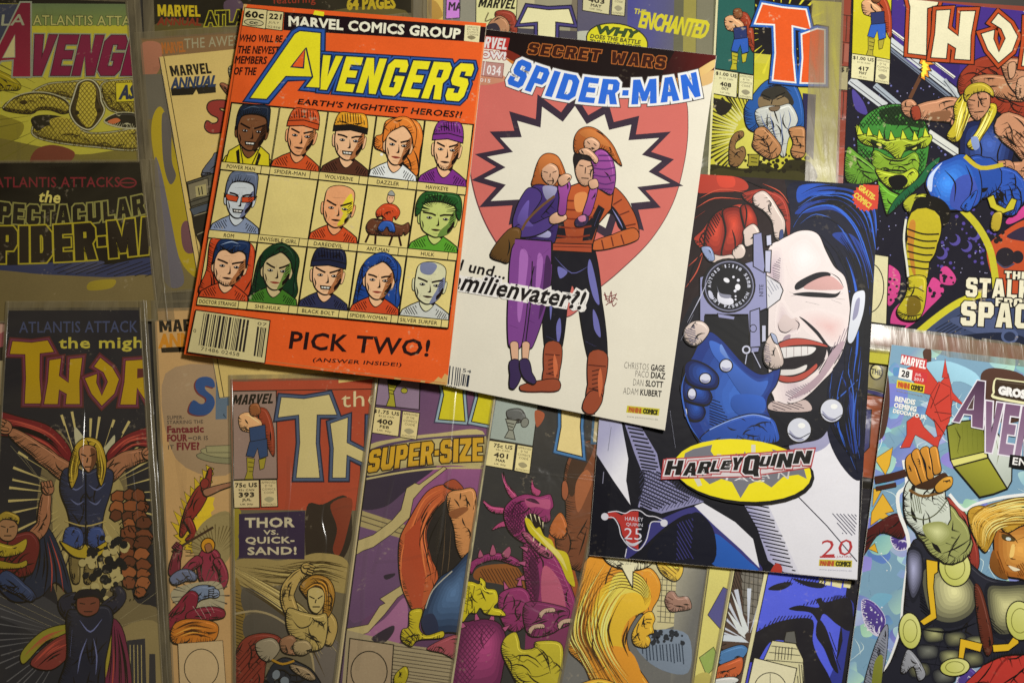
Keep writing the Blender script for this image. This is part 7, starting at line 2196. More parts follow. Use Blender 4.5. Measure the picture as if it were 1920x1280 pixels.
# emblem
cur.part('oval_emblem')
el('14120f', 1396, 886, 131, 60, 5)
el('f0de18', 1392, 882, 129, 58, 5)
bat = [(1284, 850), (1300, 842), (1335, 834), (1332, 846), (1342, 860), (1370, 858), (1380, 850), (1384, 856), (1392, 856), (1396, 846), (1402, 860), (1440, 862), (1452, 850), (1446, 842), (1490, 856), (1505, 872), (1512, 898), (1496, 890), (1468, 894), (1446, 914), (1424, 900), (1404, 908), (1388, 934), (1372, 904), (1352, 898), (1330, 908), (1310, 890), (1290, 882), (1280, 868)]
pg('77757a', bat)
for p in ([(1276, 858), (1284, 858), (1284, 888), (1276, 888)], [(1344, 852), (1352, 852), (1350, 876), (1342, 876)], [(1408, 834), (1416, 834), (1416, 858), (1408, 858)], [(1300, 896), (1310, 894), (1316, 910), (1308, 912)]):
    pg('d8d2b8', p)
tx('c9c5c0', "B A T M A N", [(1296, 882), (1480, 884), (1478, 898), (1292, 896)], bold=.0)
tx('dcd8d4', "TAG", [(1352, 892), (1434, 896), (1432, 904), (1350, 900)], bold=.01)
cur.part('title_lettering')
hq = [("H", 1248, 864, 31, 27), ("A", 1282, 868, 25, 24), ("R", 1309, 866, 23, 22), ("L", 1333, 864, 18, 21), ("E", 1352, 864, 18, 17), ("Y", 1370, 858, 22, 24), ("Q", 1393, 854, 30, 36), ("U", 1424, 856, 20, 19), ("I", 1446, 852, 9, 22), ("N", 1457, 851, 28, 26), ("N", 1488, 846, 32, 24)]
pg('d8ccc8', [(1244, 862), (1390, 852), (1420, 850), (1528, 840), (1520, 876), (1470, 884), (1400, 894), (1300, 896), (1240, 898)], ol=2.4, oc='b04a4a')
for (ch, x, y, w, h) in hq:
    q = [(x + 4, y), (x + w + 3, y - 1), (x + w - 3, y + h), (x - 3, y + h)]
    block('17130f', ch, q, out=[('b23a3c', 4.6), ('e0d8d4', 2.6)])
for (ch, x, y, w, h) in hq:
    q = [(x + 4, y), (x + w + 3, y - 1), (x + w - 3, y + h), (x - 3, y + h)]
    block('17130f', ch, q)
cur.part('anniversary_emblem')
for p, c in (([(1162, 968), (1178, 958), (1197, 958), (1197, 1030), (1180, 1022), (1167, 1002), (1163, 984)], 'b5352e'), ([(1197, 958), (1214, 966), (1216, 990), (1210, 1012), (1197, 1030)], '14131a')):
    pg(c, p)
pg('b5352e', [(1138, 962), (1152, 958), (1166, 966), (1163, 984), (1154, 970), (1140, 972)])
W2 = 'd8d4d8'
st(W2, 1.8, [(1134, 970), (1150, 970), (1160, 985), (1165, 1005), (1180, 1024), (1197, 1031), (1211, 1014), (1217, 992), (1222, 978), (1240, 978)])
st(W2, 1.8, [(1140, 960), (1156, 958), (1172, 962), (1184, 956), (1200, 957), (1213, 966), (1228, 968), (1242, 974)])
dots(W2, [(1134, 968, 7), (1245, 980, 7)])
st(W2, 1.6, [(1175, 1028), (1172, 1044)], smooth=False)
tx(W2, "HARLEY", [(1172, 968), (1206, 970), (1206, 977), (1172, 975)], bold=.01); tx(W2, "QUINN", [(1174, 979), (1205, 981), (1205, 988), (1174, 986)], bold=.01)
tx(W2, "25", [(1171, 989), (1204, 990), (1203, 1012), (1170, 1010)], bold=-.005)
sm(W2, [(1173, 1012), (1186, 1018), (1204, 1012), (1190, 1023), (1178, 1020)])
cur.part('gratis_badge')
bst = []
for k in range(40):
    r = 27 if k % 2 else 23
    bst.append((1624 + r * math.cos(k * .15708), 371 + r * math.sin(k * .15708)))
pg('c93c24', bst); pg('c93c24', [(1618, 347), (1647, 348), (1645, 392), (1624, 394)])
for s, cy in (("GRATIS-", 362), ("COMIC!", 376)):
    a = math.radians(38); ca, sa = math.cos(a), math.sin(a)
    x0, w, h = 1622 - (5 if cy > 370 else -4), 19, 5.5
    tx('d6c040', s, [(x0 - w * ca + h * sa, cy - w * sa - h * ca), (x0 + w * ca + h * sa, cy + w * sa - h * ca), (x0 + w * ca - h * sa, cy + w * sa + h * ca), (x0 - w * ca - h * sa, cy - w * sa + h * ca)], bold=.05)
cur.part('publisher_box')
tx('b83a3a', "20", [(1541, 1012), (1600, 1010), (1597, 1040), (1538, 1044)], bold=-.004)
pg('b83a3a', [(1537, 1042), (1566, 1042), (1566, 1045), (1537, 1045)]); tx('b04a4a', "JAHRE", [(1568, 1041), (1597, 1041), (1597, 1046), (1568, 1046)], bold=.01)
pg('cfbd3c', [(1536, 1048), (1598, 1050), (1597, 1063), (1535, 1060)])
tx('bb5430', "PANINI", [(1538, 1050), (1564, 1051), (1563, 1061), (1537, 1060)], bold=.07); tx('3f3a14', "COMICS", [(1567, 1051), (1596, 1052), (1595, 1062), (1566, 1061)], bold=.07)
tx('8f8ca0', "www.paninicomics.de", [(1536, 1065), (1597, 1068), (1597, 1072), (1536, 1069)], bold=0)
cur.part('small_print')
many('8a8898', 1.4, [[(1132, 884), (1130, 906)], [(1146, 800), (1140, 845)]])
cur.finish()

# ================= Y: white family comic
Comic("white glossy comic with a family of three, rose-red drop shape and blue curved title", [(862, 50), (1343, 104), (1246, 806), (752, 706)], 7.0, base='e3dac2', mat='gloss', gain=gain('Y'), bag=None, bend=lambda u: 2.6 * max(0, (u - .55) / .45) ** 2, pages=PAGES_W, thick=0.9)
cur.part('backdrop_illustration')
drop = [(880, 130), (960, 150), (1100, 170), (1240, 150), (1282, 180), (1290, 230), (1284, 300), (1262, 380), (1220, 450), (1160, 510), (1112, 550), (1080, 585), (1056, 595), (1020, 585), (960, 500), (910, 420), (884, 340), (874, 240), (870, 180)]
sm('cc6a5e', drop, nf=True, ol=1.8, oc='6a3a3c', n=6)
# comic burst behind the family: white with a dark rim
bs = []
rgb = random.Random(2)
for k in range(36):
    a = k * 2 * math.pi / 36
    r = (1.0 if k % 2 else .76) * rgb.uniform(.94, 1.06)
    bs.append((1078 + 172 * r * math.cos(a), 318 + 118 * r * math.sin(a) + 4 * math.cos(a)))
big = [(1078 + (x - 1078) * 1.14, 318 + (y - 318) * 1.2) for x, y in bs]
pg('3a2c38', big); pg('e3dac2', bs)
cur.part('banner_illustration')
pg('1d1210', [(845, 48), (1343, 104), (1336, 150), (1300, 162), (1200, 170), (1100, 168), (1000, 140), (950, 108), (940, 90), (850, 84)])
pg('5a1a16', [(1265, 96), (1343, 104), (1338, 140), (1280, 150), (1230, 160)], c2='1d1210', ax=((1330, 120), (1240, 140)))
sm('c9742a', [(1230, 158), (1290, 140), (1340, 112), (1338, 128), (1300, 152), (1250, 166)], c2='e0c078', ax=((1240, 150), (1335, 130)))
sm('d8b070', [(1246, 164), (1300, 150), (1338, 132), (1334, 156), (1290, 166)])
sm('7a2a1c', [(936, 88), (980, 108), (1010, 135), (980, 125), (945, 105)]); st('c9742a', 7, [(945, 108), (975, 126), (1000, 138)], taper=2)
sm('c98a6a', [(880, 140), (920, 132), (950, 150), (900, 160)])
cur.part('series_lettering')
block('3a1a10', "SECRET WARS", [(994, 81), (1250, 107), (1246, 130), (988, 101)], out=[('a8602a', 1.7)], gap=.26)
cur.part('title_lettering')
BLU = '2c66c8'
up = lambda u, v: (u, v + .42 * (1 - (2 * u - 1) ** 2) - .12)
sgw = lambda u, v: (u + .01 * (.5 - v), v + (.56 * (1 - (2 * u - 1) ** 2) if u > .5 else .56 * (1 - (2 * u - 1) ** 2) ) - .02)
block(BLU, "SPIDER-MAN", [(972, 110), (1304, 136), (1316, 182), (950, 158)], out=[('4a4038', 6.0), ('e6e4dc', 4.4)], warp=sgw, gap=.2)
cur.part('publisher_box')
pg('b5322c', [(852, 62), (956, 72), (951, 96), (850, 86)])
block('dcd4cc', "MARVEL", [(884, 66), (954, 74), (949, 94), (879, 87)])
tx('e0d8d0', "NOW!", [(884, 94), (950, 98), (948, 113), (884, 108)], bold=.08, out=[('a8342c', 1.4)])
pg('b8867a', [(870, 112), (945, 120), (942, 147), (868, 138)], ol=1.2, oc='8a4a40'); tx('e6dcd4', "034", [(914, 122), (940, 125), (938, 143), (912, 140)], bold=.02); st('e6dcd4', 1.5, [(910, 116), (906, 142)], smooth=False)
tx('dcd0c4', "2015", [(894, 146), (920, 149), (919, 156), (893, 153)], bold=.03)
cur.part('figure_illustration')
cur.feather = 0.45; cur.tone = 0.7
Sk, Hr, Pu, Pk = 'd8a884', 'b5622c', '3d2a66', '9a4a92'
# man: red knit sweater with black sides, black trousers, brown boots, hand on hip
TB = '17151c'
limb(TB, [(1058, 474), (1042, 560), (1037, 656)], [50, 46, 31], nf=True); limb(TB, [(1090, 474), (1106, 566), (1121, 674)], [52, 45, 36], nf=True)
pg(TB, [(1032, 462), (1112, 464), (1116, 500), (1078, 540), (1034, 510)])
for p in ([(1106, 486), (1116, 520), (1124, 570), (1112, 556), (1102, 510)], [(1112, 580), (1122, 600), (1126, 632), (1114, 616)], [(1050, 596), (1052, 622), (1046, 644), (1043, 612)], [(1046, 500), (1064, 510), (1050, 522)], [(1030, 540), (1036, 560), (1032, 600)]):
    sm('6c6aa6', p, nf=True)
many('5e5c92', 1.8, [[(1040, 482), (1072, 512), (1102, 500)], [(1098, 640), (1118, 650)], [(1024, 630), (1046, 640)]], smooth=True, taper=2)
BT = '96472a'
limb(BT, [(1037, 652), (1034, 694), (1030, 720)], [34, 31, 27], nf=True); limb(BT, [(1042, 722), (1014, 724), (978, 728)], [24, 22, 12], nf=True)
limb(BT, [(1121, 670), (1117, 722), (1112, 752)], [38, 32, 28], nf=True); limb(BT, [(1116, 744), (1104, 766)], [30, 28], nf=True)
many('4a1c12', 1.8, [[(1022, 664), (1050, 666)], [(1103, 684), (1136, 687)], [(1024, 700), (1046, 704)], [(1104, 728), (1130, 732)], [(986, 735), (1040, 735)], [(1094, 776), (1116, 776)]])
many('2a120c', 1.6, [[(1028, 676 + 8 * i), (1042, 672 + 8 * i)] for i in range(4)] + [[(1110, 696 + 8 * i), (1126, 692 + 8 * i)] for i in range(5)])
sm('c9683e', [(1040, 664), (1046, 690), (1040, 708), (1037, 680)], nf=True); sm('c9683e', [(1126, 690), (1130, 720), (1124, 745), (1121, 710)], nf=True)
limb('b5552c', [(1142, 366), (1170, 398), (1186, 438)], [38, 32, 26], nf=True)
sm(TB, [(1128, 384), (1148, 386), (1168, 414), (1176, 436), (1160, 428), (1150, 404), (1136, 400)], nf=True)
st('8a8ab8', 2.4, [(1148, 392), (1160, 412), (1168, 428)], taper=2)
limb('bd602e', [(1188, 440), (1152, 452), (1114, 462)], [26, 25, 18], nf=True)
many('6a2a18', 2.6, [[(1150, 384), (1166, 374)], [(1160, 404), (1180, 396)], [(1172, 424), (1192, 420)], [(1164, 440), (1170, 458)], [(1146, 444), (1150, 462)], [(1128, 450), (1132, 468)]])
pg('bd5a2c', [(1052, 356), (1084, 344), (1108, 346), (1150, 360), (1146, 392), (1122, 420), (1112, 456), (1110, 472), (1036, 468), (1044, 430), (1040, 390)], ol=2.2, c2='8c3a1e', ax=((1090, 360), (1060, 470)))
pg(TB, [(1122, 384), (1134, 392), (1120, 424), (1110, 450), (1092, 452), (1096, 424), (1112, 404)]); pg(TB, [(1042, 400), (1056, 410), (1062, 446), (1040, 448)])
st('6c6aa6', 2, [(1126, 394), (1114, 424)], taper=2)
many('7a2c16', 3.2, [[(1043, 374 + 17 * i), (1080, 377 + 17 * i), (1118 - 3 * i, 373 + 17 * i)] for i in range(5)], smooth=True)
pg('a8492a', [(1036, 456), (1110, 458), (1110, 474), (1036, 470)], ol=1.8); many('5a2014', 1.4, [[(1036, 462), (1110, 464)]])
sm('d8894c', [(1078, 366), (1100, 362), (1098, 392), (1080, 396)], nf=True)
# man's head
sm(Sk, [(1078, 300), (1090, 294), (1112, 296), (1116, 318), (1110, 340), (1098, 350), (1086, 344), (1078, 324)], ol=1.8)
sm('241c1c', [(1074, 300), (1078, 286), (1094, 280), (1112, 284), (1118, 300), (1110, 304), (1090, 300), (1082, 310), (1078, 318)])
many('2a1c18', 1.8, [[(1086, 310), (1094, 312)], [(1101, 313), (1110, 311)], [(1098, 314), (1097, 326)], [(1090, 334), (1104, 335)]], smooth=True)
# woman: violet jacket and trousers, ankle boots, shoulder bag
sm(Hr, [(1010, 300), (1024, 288), (1044, 292), (1056, 312), (1062, 336), (1056, 352), (1000, 352), (1000, 330)], ol=1.8)
sm(Sk, [(1016, 318), (1028, 306), (1044, 312), (1048, 330), (1038, 348), (1026, 346), (1016, 334)], ol=1.6)
sm('c8753a', [(1010, 302), (1026, 290), (1046, 296), (1050, 312), (1034, 306), (1018, 316), (1012, 330)])
many('2a1c18', 1.6, [[(1019, 322), (1027, 324)], [(1036, 324), (1044, 321)], [(1032, 326), (1031, 333)], [(1026, 340), (1038, 339)]], smooth=True)
sm(Pu, [(996, 352), (1012, 346), (1030, 350), (1052, 354), (1050, 400), (1044, 440), (1034, 458), (992, 452), (974, 444), (962, 424), (966, 410), (980, 380)], ol=2.2)
sm('9c98b4', [(1018, 350), (1044, 352), (1036, 372), (1024, 374)]); sm('a09cbc', [(996, 428), (1030, 434), (1028, 446), (994, 440)])
limb('4a3674', [(1000, 366), (978, 404), (974, 432)], [34, 28, 24], nf=True); limb('4a3674', [(974, 434), (1006, 430), (1034, 414)], [25, 23, 17], nf=True)
sm('6a56a0', [(978, 392), (992, 376), (990, 410), (1000, 424), (980, 424), (970, 414)])
st('6a4a2a', 4.5, [(1040, 368), (1014, 388), (990, 412), (978, 432)])
sm(Sk, [(1030, 408), (1044, 398), (1060, 402), (1062, 412), (1046, 420), (1032, 420)], ol=1.6)
sm('6a4a22', [(952, 432), (976, 430), (972, 460), (954, 492), (940, 492), (918, 478)], ol=2)
limb('6c3878', [(1008, 470), (1010, 540), (988, 646)], [50, 42, 24], nf=True); limb('7d4286', [(982, 470), (972, 545), (965, 646)], [46, 38, 26], nf=True)
pg('7d4286', [(966, 448), (1034, 452), (1034, 492), (1000, 500), (962, 490)]); many(BLK, 2, [[(966, 448), (1034, 453)], [(1034, 452), (1034, 496)], [(998, 490), (996, 560), (986, 640)]])
for p in ([(976, 470), (990, 478), (986, 530), (976, 600), (970, 590), (972, 520)], [(1008, 480), (1018, 486), (1014, 530), (1004, 560)]):
    sm('a566aa', p, nf=True)
sm('46244e', [(1024, 480), (1034, 500), (1028, 550), (1010, 600), (1018, 540)], nf=True)
many('2a1832', 1.8, [[(976, 462), (996, 484)], [(1030, 466), (1008, 486)], [(960, 560), (974, 568)], [(956, 610), (972, 616)], [(990, 600), (1002, 606)]], taper=2, smooth=True)
limb(Sk, [(964, 646), (966, 684)], [16, 10], nf=True, ol=1.5); limb(Sk, [(986, 646), (984, 682)], [15, 9], nf=True, ol=1.5)
limb('3a2a4e', [(965, 682), (966, 704), (960, 726)], [22, 22, 12], nf=True); limb('3a2a4e', [(983, 680), (988, 702), (1000, 716)], [20, 20, 12], nf=True)
# child on the shoulders: striped sweater
sm(Pk, [(1120, 282), (1140, 284), (1152, 310), (1154, 340), (1146, 366), (1128, 358), (1112, 346), (1112, 318), (1108, 300)], ol=2)
sm(Pk, [(1046, 350), (1060, 336), (1070, 348), (1064, 372), (1060, 402), (1046, 402), (1048, 372)], ol=1.8); sm(Pk, [(1108, 350), (1120, 352), (1116, 376), (1106, 404), (1092, 404), (1100, 376)], ol=1.8)
many('5a2a66', 2.6, [[(1114, 316), (1134, 318), (1154, 314)], [(1112, 328), (1134, 332), (1154, 328)], [(1114, 340), (1134, 346), (1152, 342)], [(1120, 302), (1150, 302)], [(1122, 292), (1144, 292)], [(1122, 354), (1148, 356)]], smooth=True)
sm(Sk, [(1046, 336), (1060, 326), (1072, 332), (1062, 346), (1050, 350)], ol=1.5); sm(Sk, [(1104, 340), (1118, 336), (1122, 350), (1110, 356), (1104, 350)], ol=1.5)
sm('3a2c4a', [(1078, 414), (1094, 402), (1104, 410), (1096, 424), (1080, 426)], ol=1.5); sm('c47a96', [(1084, 408), (1096, 404), (1098, 414), (1088, 416)])
sm(Hr, [(1076, 262), (1086, 244), (1104, 238), (1124, 246), (1146, 268), (1158, 290), (1166, 312), (1152, 302), (1136, 284), (1120, 280), (1100, 286), (1078, 288)], ol=1.8)
sm('cc7a3c', [(1086, 250), (1104, 242), (1124, 252), (1146, 276), (1124, 270), (1104, 262)])
sm(Sk, [(1096, 264), (1110, 258), (1124, 268), (1122, 280), (1108, 286), (1096, 278)], ol=1.5)
many('2a1c18', 1.6, [[(1101, 266), (1106, 271)], [(1113, 270), (1118, 274)], [(1104, 279), (1112, 281)]])
sm(Sk, [(1086, 282), (1100, 278), (1114, 288), (1122, 300), (1116, 308), (1104, 294), (1088, 290)], ol=1.5)
cur.part('story_lettering')
K2 = '1c1614'
sh = lambda u, v: (u + .04 * (.5 - v), v)
tx('e9e2d6', "Familienvater?!", [(838, 506), (1102, 548), (1094, 582), (830, 538)], bold=.05, out=[('e9e2d6', 4)])
tx(K2, "Held und...", [(812, 476), (952, 504), (946, 524), (806, 496)], bold=.025)
tx(K2, "Familienvater?!", [(838, 506), (1102, 548), (1088, 582), (822, 538)], bold=.03)
cur.part('signature')
for l in ([(1136, 560), (1134, 548), (1140, 566), (1146, 546), (1148, 566), (1156, 550)],[(1132, 552), (1140, 556), (1156, 552)], [(1134, 562), (1142, 560), (1144, 568), (1150, 558), (1158, 562)], [(1136, 572), (1146, 566), (1150, 574), (1156, 568)]):
    st('7a3030', 1.6, l)
cur.part('credit_lettering')
for a, b, q in (("CHRISTOS", "GAGE", (1171, 678, 46, 26)), ("PACO", "DIAZ", (1192, 694, 25, 27)), ("DAN", "SLOTT", (1188, 710, 19, 33)), ("ADAM", "KUBERT", (1169, 726, 28, 40))):
    x, y, w1, w2 = q
    tx('4a443c', a, boxq(x, y, w1, 12, slope=.09), bold=-.012)
    tx('1f1a17', b, boxq(x + w1 + 4, y + (w1 + 4) * .09, w2, 12, slope=.09), bold=.03)
cur.part('publisher_logo')
pg('c9bc2e', [(1176, 760), (1237, 766), (1235, 779), (1174, 773)])
tx('b8602c', "PANINI", [(1179, 762), (1203, 765), (1202, 775), (1178, 772)], bold=.07); tx('34300f', "COMICS", [(1206, 765), (1234, 768), (1232, 778), (1205, 775)], bold=.07)
tx('8a8478', "www.paninicomics.de", [(1175, 778), (1234, 784), (1233, 789), (1175, 783)], bold=0)
cur.part('barcode')
barcode([(800, 676), (864, 690), (861, 724), (796, 712)], 34, 5, c='1f2a3c'); barcode([(866, 700), (884, 704), (881, 726), (863, 722)], 12, 6, c='2a2f3a')
tx('2a2f3a', "54", [(868, 690), (884, 694), (883, 700), (867, 697)], bold=.02); tx('2a2f3a', "94999", [(820, 717), (856, 725), (855, 732), (819, 724)], bold=.02)
cur.finish()

# ================= X: orange comic of fifteen portraits
Comic("worn orange comic with a grid of fifteen small portraits and yellow slanted title", [(457, 8), (912, 44), (838, 722), (345, 664)], 8.2, slope=-0.22, base='cc5320', mat='old', gain=gain('X'), bag=None, bend=lambda u: 2.2 * max(0, (u - .5) / .5) ** 2 - 1.4 * max(0, (.12 - u) / .12) ** 2 + .5 * math.sin(u * 3.14), thick=0.9)
cur.part('cover_wear')
for p in ([(812, 716), (822, 706), (828, 710), (834, 700), (840, 704), (838, 724), (800, 719)], [(740, 708), (752, 710), (750, 713), (738, 712)], [(790, 712), (798, 714), (796, 717), (788, 716)], [(457, 8), (464, 9), (458, 20), (455, 20)]):
    cur.part('worn_patch', fresh=True); pg('bb9454', p)
cur.part('cover_wear')
many('a8683a', 1.5, [[(350, 655), (600, 690), (835, 718)]]); cur.part('spine_wear'); st('8c3a18', 2.2, [(459, 12), (450, 70), (400, 380), (348, 660)], taper=2)
cur.part('edge_wear'); sm('d86a34', [(905, 80), (909, 82), (880, 360), (850, 600), (846, 600), (876, 340)])
cur.part('top_banner')
pg('1c1013', [(460, 13), (536, 24), (900, 78), (896, 80)]) if False else None
pg('1c1013', [(533, 23), (912, 46 + 30), (908, 80), (535, 54)]) if False else None
pg('1b1012', [(458, 12), (912, 44), (907, 81), (531, 56), (456, 40)]) if False else None
pg("1b1012", [(533, 23), (912, 51), (909, 80), (531, 57)])
pg('c9521f', [(457, 8), (911, 40), (911, 45), (532, 24), (458, 13)]) if False else None
tx('dcd2b0', "MARVEL COMICS GROUP", [(541, 30), (865, 54), (862, 74), (541, 50)], bold=.045)
tx('3a1c14', "YOU MAY HAVE NO CHOICE", [(462, 11), (540, 19), (540, 22), (462, 14)], bold=0) if False else None
cur.part('price_box')
pg('c2b47c', [(459, 15), (501, 19), (498, 55), (454, 48)], ol=1.5); pg('c2b47c', [(501, 20), (532, 23), (529, 58), (498, 54)], ol=1.5)
tx('1c1610', "60c", [(460, 20), (496, 23), (494, 36), (459, 33)], bold=.06); el('b3a778', 476, 43, 18, 6, 6, ol=1.4); tx('1c1610', "CC", [(468, 40), (484, 42), (483, 47), (467, 45)], bold=.08)
tx('1c1610', "221", [(505, 25), (529, 27), (527, 38), (504, 36)], bold=.05); tx('1c1610', "JULY", [(504, 40), (524, 42), (523, 47), (503, 45)], bold=.02); tx('1c1610', "02458", [(502, 48), (526, 51), (525, 55), (502, 52)], bold=.0)
pg('c9be8e', [(872, 47), (901, 49), (898, 80), (870, 77)])
for k, s in enumerate(("APPROVED", "BY THE", "COMICS", "CODE")):
    tx('2a2018', s, [(876, 49.5 + 4.5 * k), (897, 51 + 4.5 * k), (897, 54 + 4.5 * k), (876, 52.5 + 4.5 * k)], bold=.04)
sm('7a7050', [(876, 70), (884, 67), (892, 71), (884, 75)])
cur.part('story_lettering')
for s, q in (("WHO WILL BE", (450, 65, 81, 14)), ("THE NEWEST", (447, 86, 78, 15)), ("MEMBERS", (442, 105, 60, 15)), ("OF THE", (440, 126, 42, 15))):
    tx('241310', s, boxq(*q, slope=.02, lean=-.18), bold=.035)
tx('1f120f', "EARTH'S MIGHTIEST HEROES?!", [(561, 185), (868, 209), (864, 222), (557, 196)], bold=.045)
tx('241210', "PICK TWO!", [(546, 620), (808, 637), (803, 669), (541, 654)], bold=.03)
tx('241210', "(ANSWER INSIDE!)", [(588, 670), (754, 680), (752, 689), (585, 680)], bold=.035)
cur.part('title_lettering')
YL = 'd0c420'; NB = '1a2438'; BB = '2a4c8c'
A1 = [(468, 186), (548, 68), (560, 57), (602, 60), (602, 168), (570, 168), (585, 152), (570, 150), (532, 148), (508, 187)]
A1 = [(468, 185), (552, 64), (562, 58), (602, 62), (600, 166), (572, 164), (586, 145), (536, 144), (500, 187)]
Q1 = [(602, 101), (892, 118), (866, 193), (590, 168)]
for c, w in ((NB, 9.5), (BB, 6.5)):
    st(c, 2 * w, A1, closed=True, smooth=False)
block(YL, "VENGERS", [(606, 104), (892, 121), (866, 191), (588, 167)], out=[(NB, 8.5), (BB, 6), (NB, 3.0)], gap=.17)
pg(YL, A1, ol=2.4, oc=NB)
pg('cc5320', [(546, 126), (572, 92), (569, 128)], ol=3, oc=NB)
st(NB, 3, [(574, 90), (586, 145), (570, 166)], smooth=False)
pg(YL, [(590, 20), (608, 23), (607, 31), (587, 28)])
# portraits
TLx = (434, 413, 390, 369); TLy = (192.5, 318, 446, 572)
TRx = (888, 873, 856, 840); TRy = (234, 367, 490, 616)
CR = 'c6b36c'
def panel(r, c):
    def at(k, i):
        return (TLx[k] + (TRx[k] - TLx[k]) * i / 5, TLy[k] + (TRy[k] - TLy[k]) * i / 5)
    return [at(r, c), at(r, c + 1), at(r + 1, c + 1), at(r + 1, c)]
cur.part('portrait_grid')
pg(CR, [(TLx[0] - 2, TLy[0] - 3), (TRx[0] + 3, TRy[0] - 3), (TRx[3] + 4, TRy[3] + 12), (TLx[3] - 4, TLy[3] + 12)]) if False else None
pg(CR, [(TLx[0], TLy[0]), (TRx[0], TRy[0]), (TRx[3], TRy[3]), (TLx[3], TLy[3])], ol=2)
NAMES = (("POWER MAN", "SPIDER-MAN", "WOLVERINE", "DAZZLER", "HAWKEYE"), ("ROM", "INVISIBLE GIRL", "DAREDEVIL", "ANT-MAN", "HULK"), ("DOCTOR STRANGE", "SHE-HULK", "BLACK BOLT", "SPIDER-WOMAN", "SILVER SURFER"))
SKB, SKT, SKP = '6c4428', 'cf9060', 'd8a478'
# skin, hair, clothes, hair style, width, extra
LOOK = (((SKB, '1d2430', 'bfae1e', 'short', .50, 'collar'), (SKT, 'b2471f', 'b8481f', 'beanie', .46, 'web'), (SKP, '1a1613', '4a2a1c', 'cap', .50, 'plain'), (SKP, 'c9712a', 'c8c9c0', 'wavy', .44, 'ear'), (SKP, '6a2a70', '6e2a72', 'beanie', .44, 'plain')),
        (('b8bcb8', '5a6272', '7c8698', 'square', .46, 'shades'), None, (SKT, 'b8451f', 'b8451f', 'bald', .50, 'half'), 'small', ('a9b060', '1f4a1e', '4f8a26', 'shaggy', .60, 'plain')),
        ((SKP, '1c2c4a', 'b5421f', 'widow', .52, 'highcollar'), ('b5a070', '16301a', '3c6a20', 'long', .46, 'plain'), (SKP, '1d2033', '2a2c44', 'beanie', .50, 'plain'), (SKP, '1d3c78', 'b5421f', 'long', .46, 'plain'), ('bcb890', '6a6e88', 'b0b0a4', 'bald', .50, 'grey')))
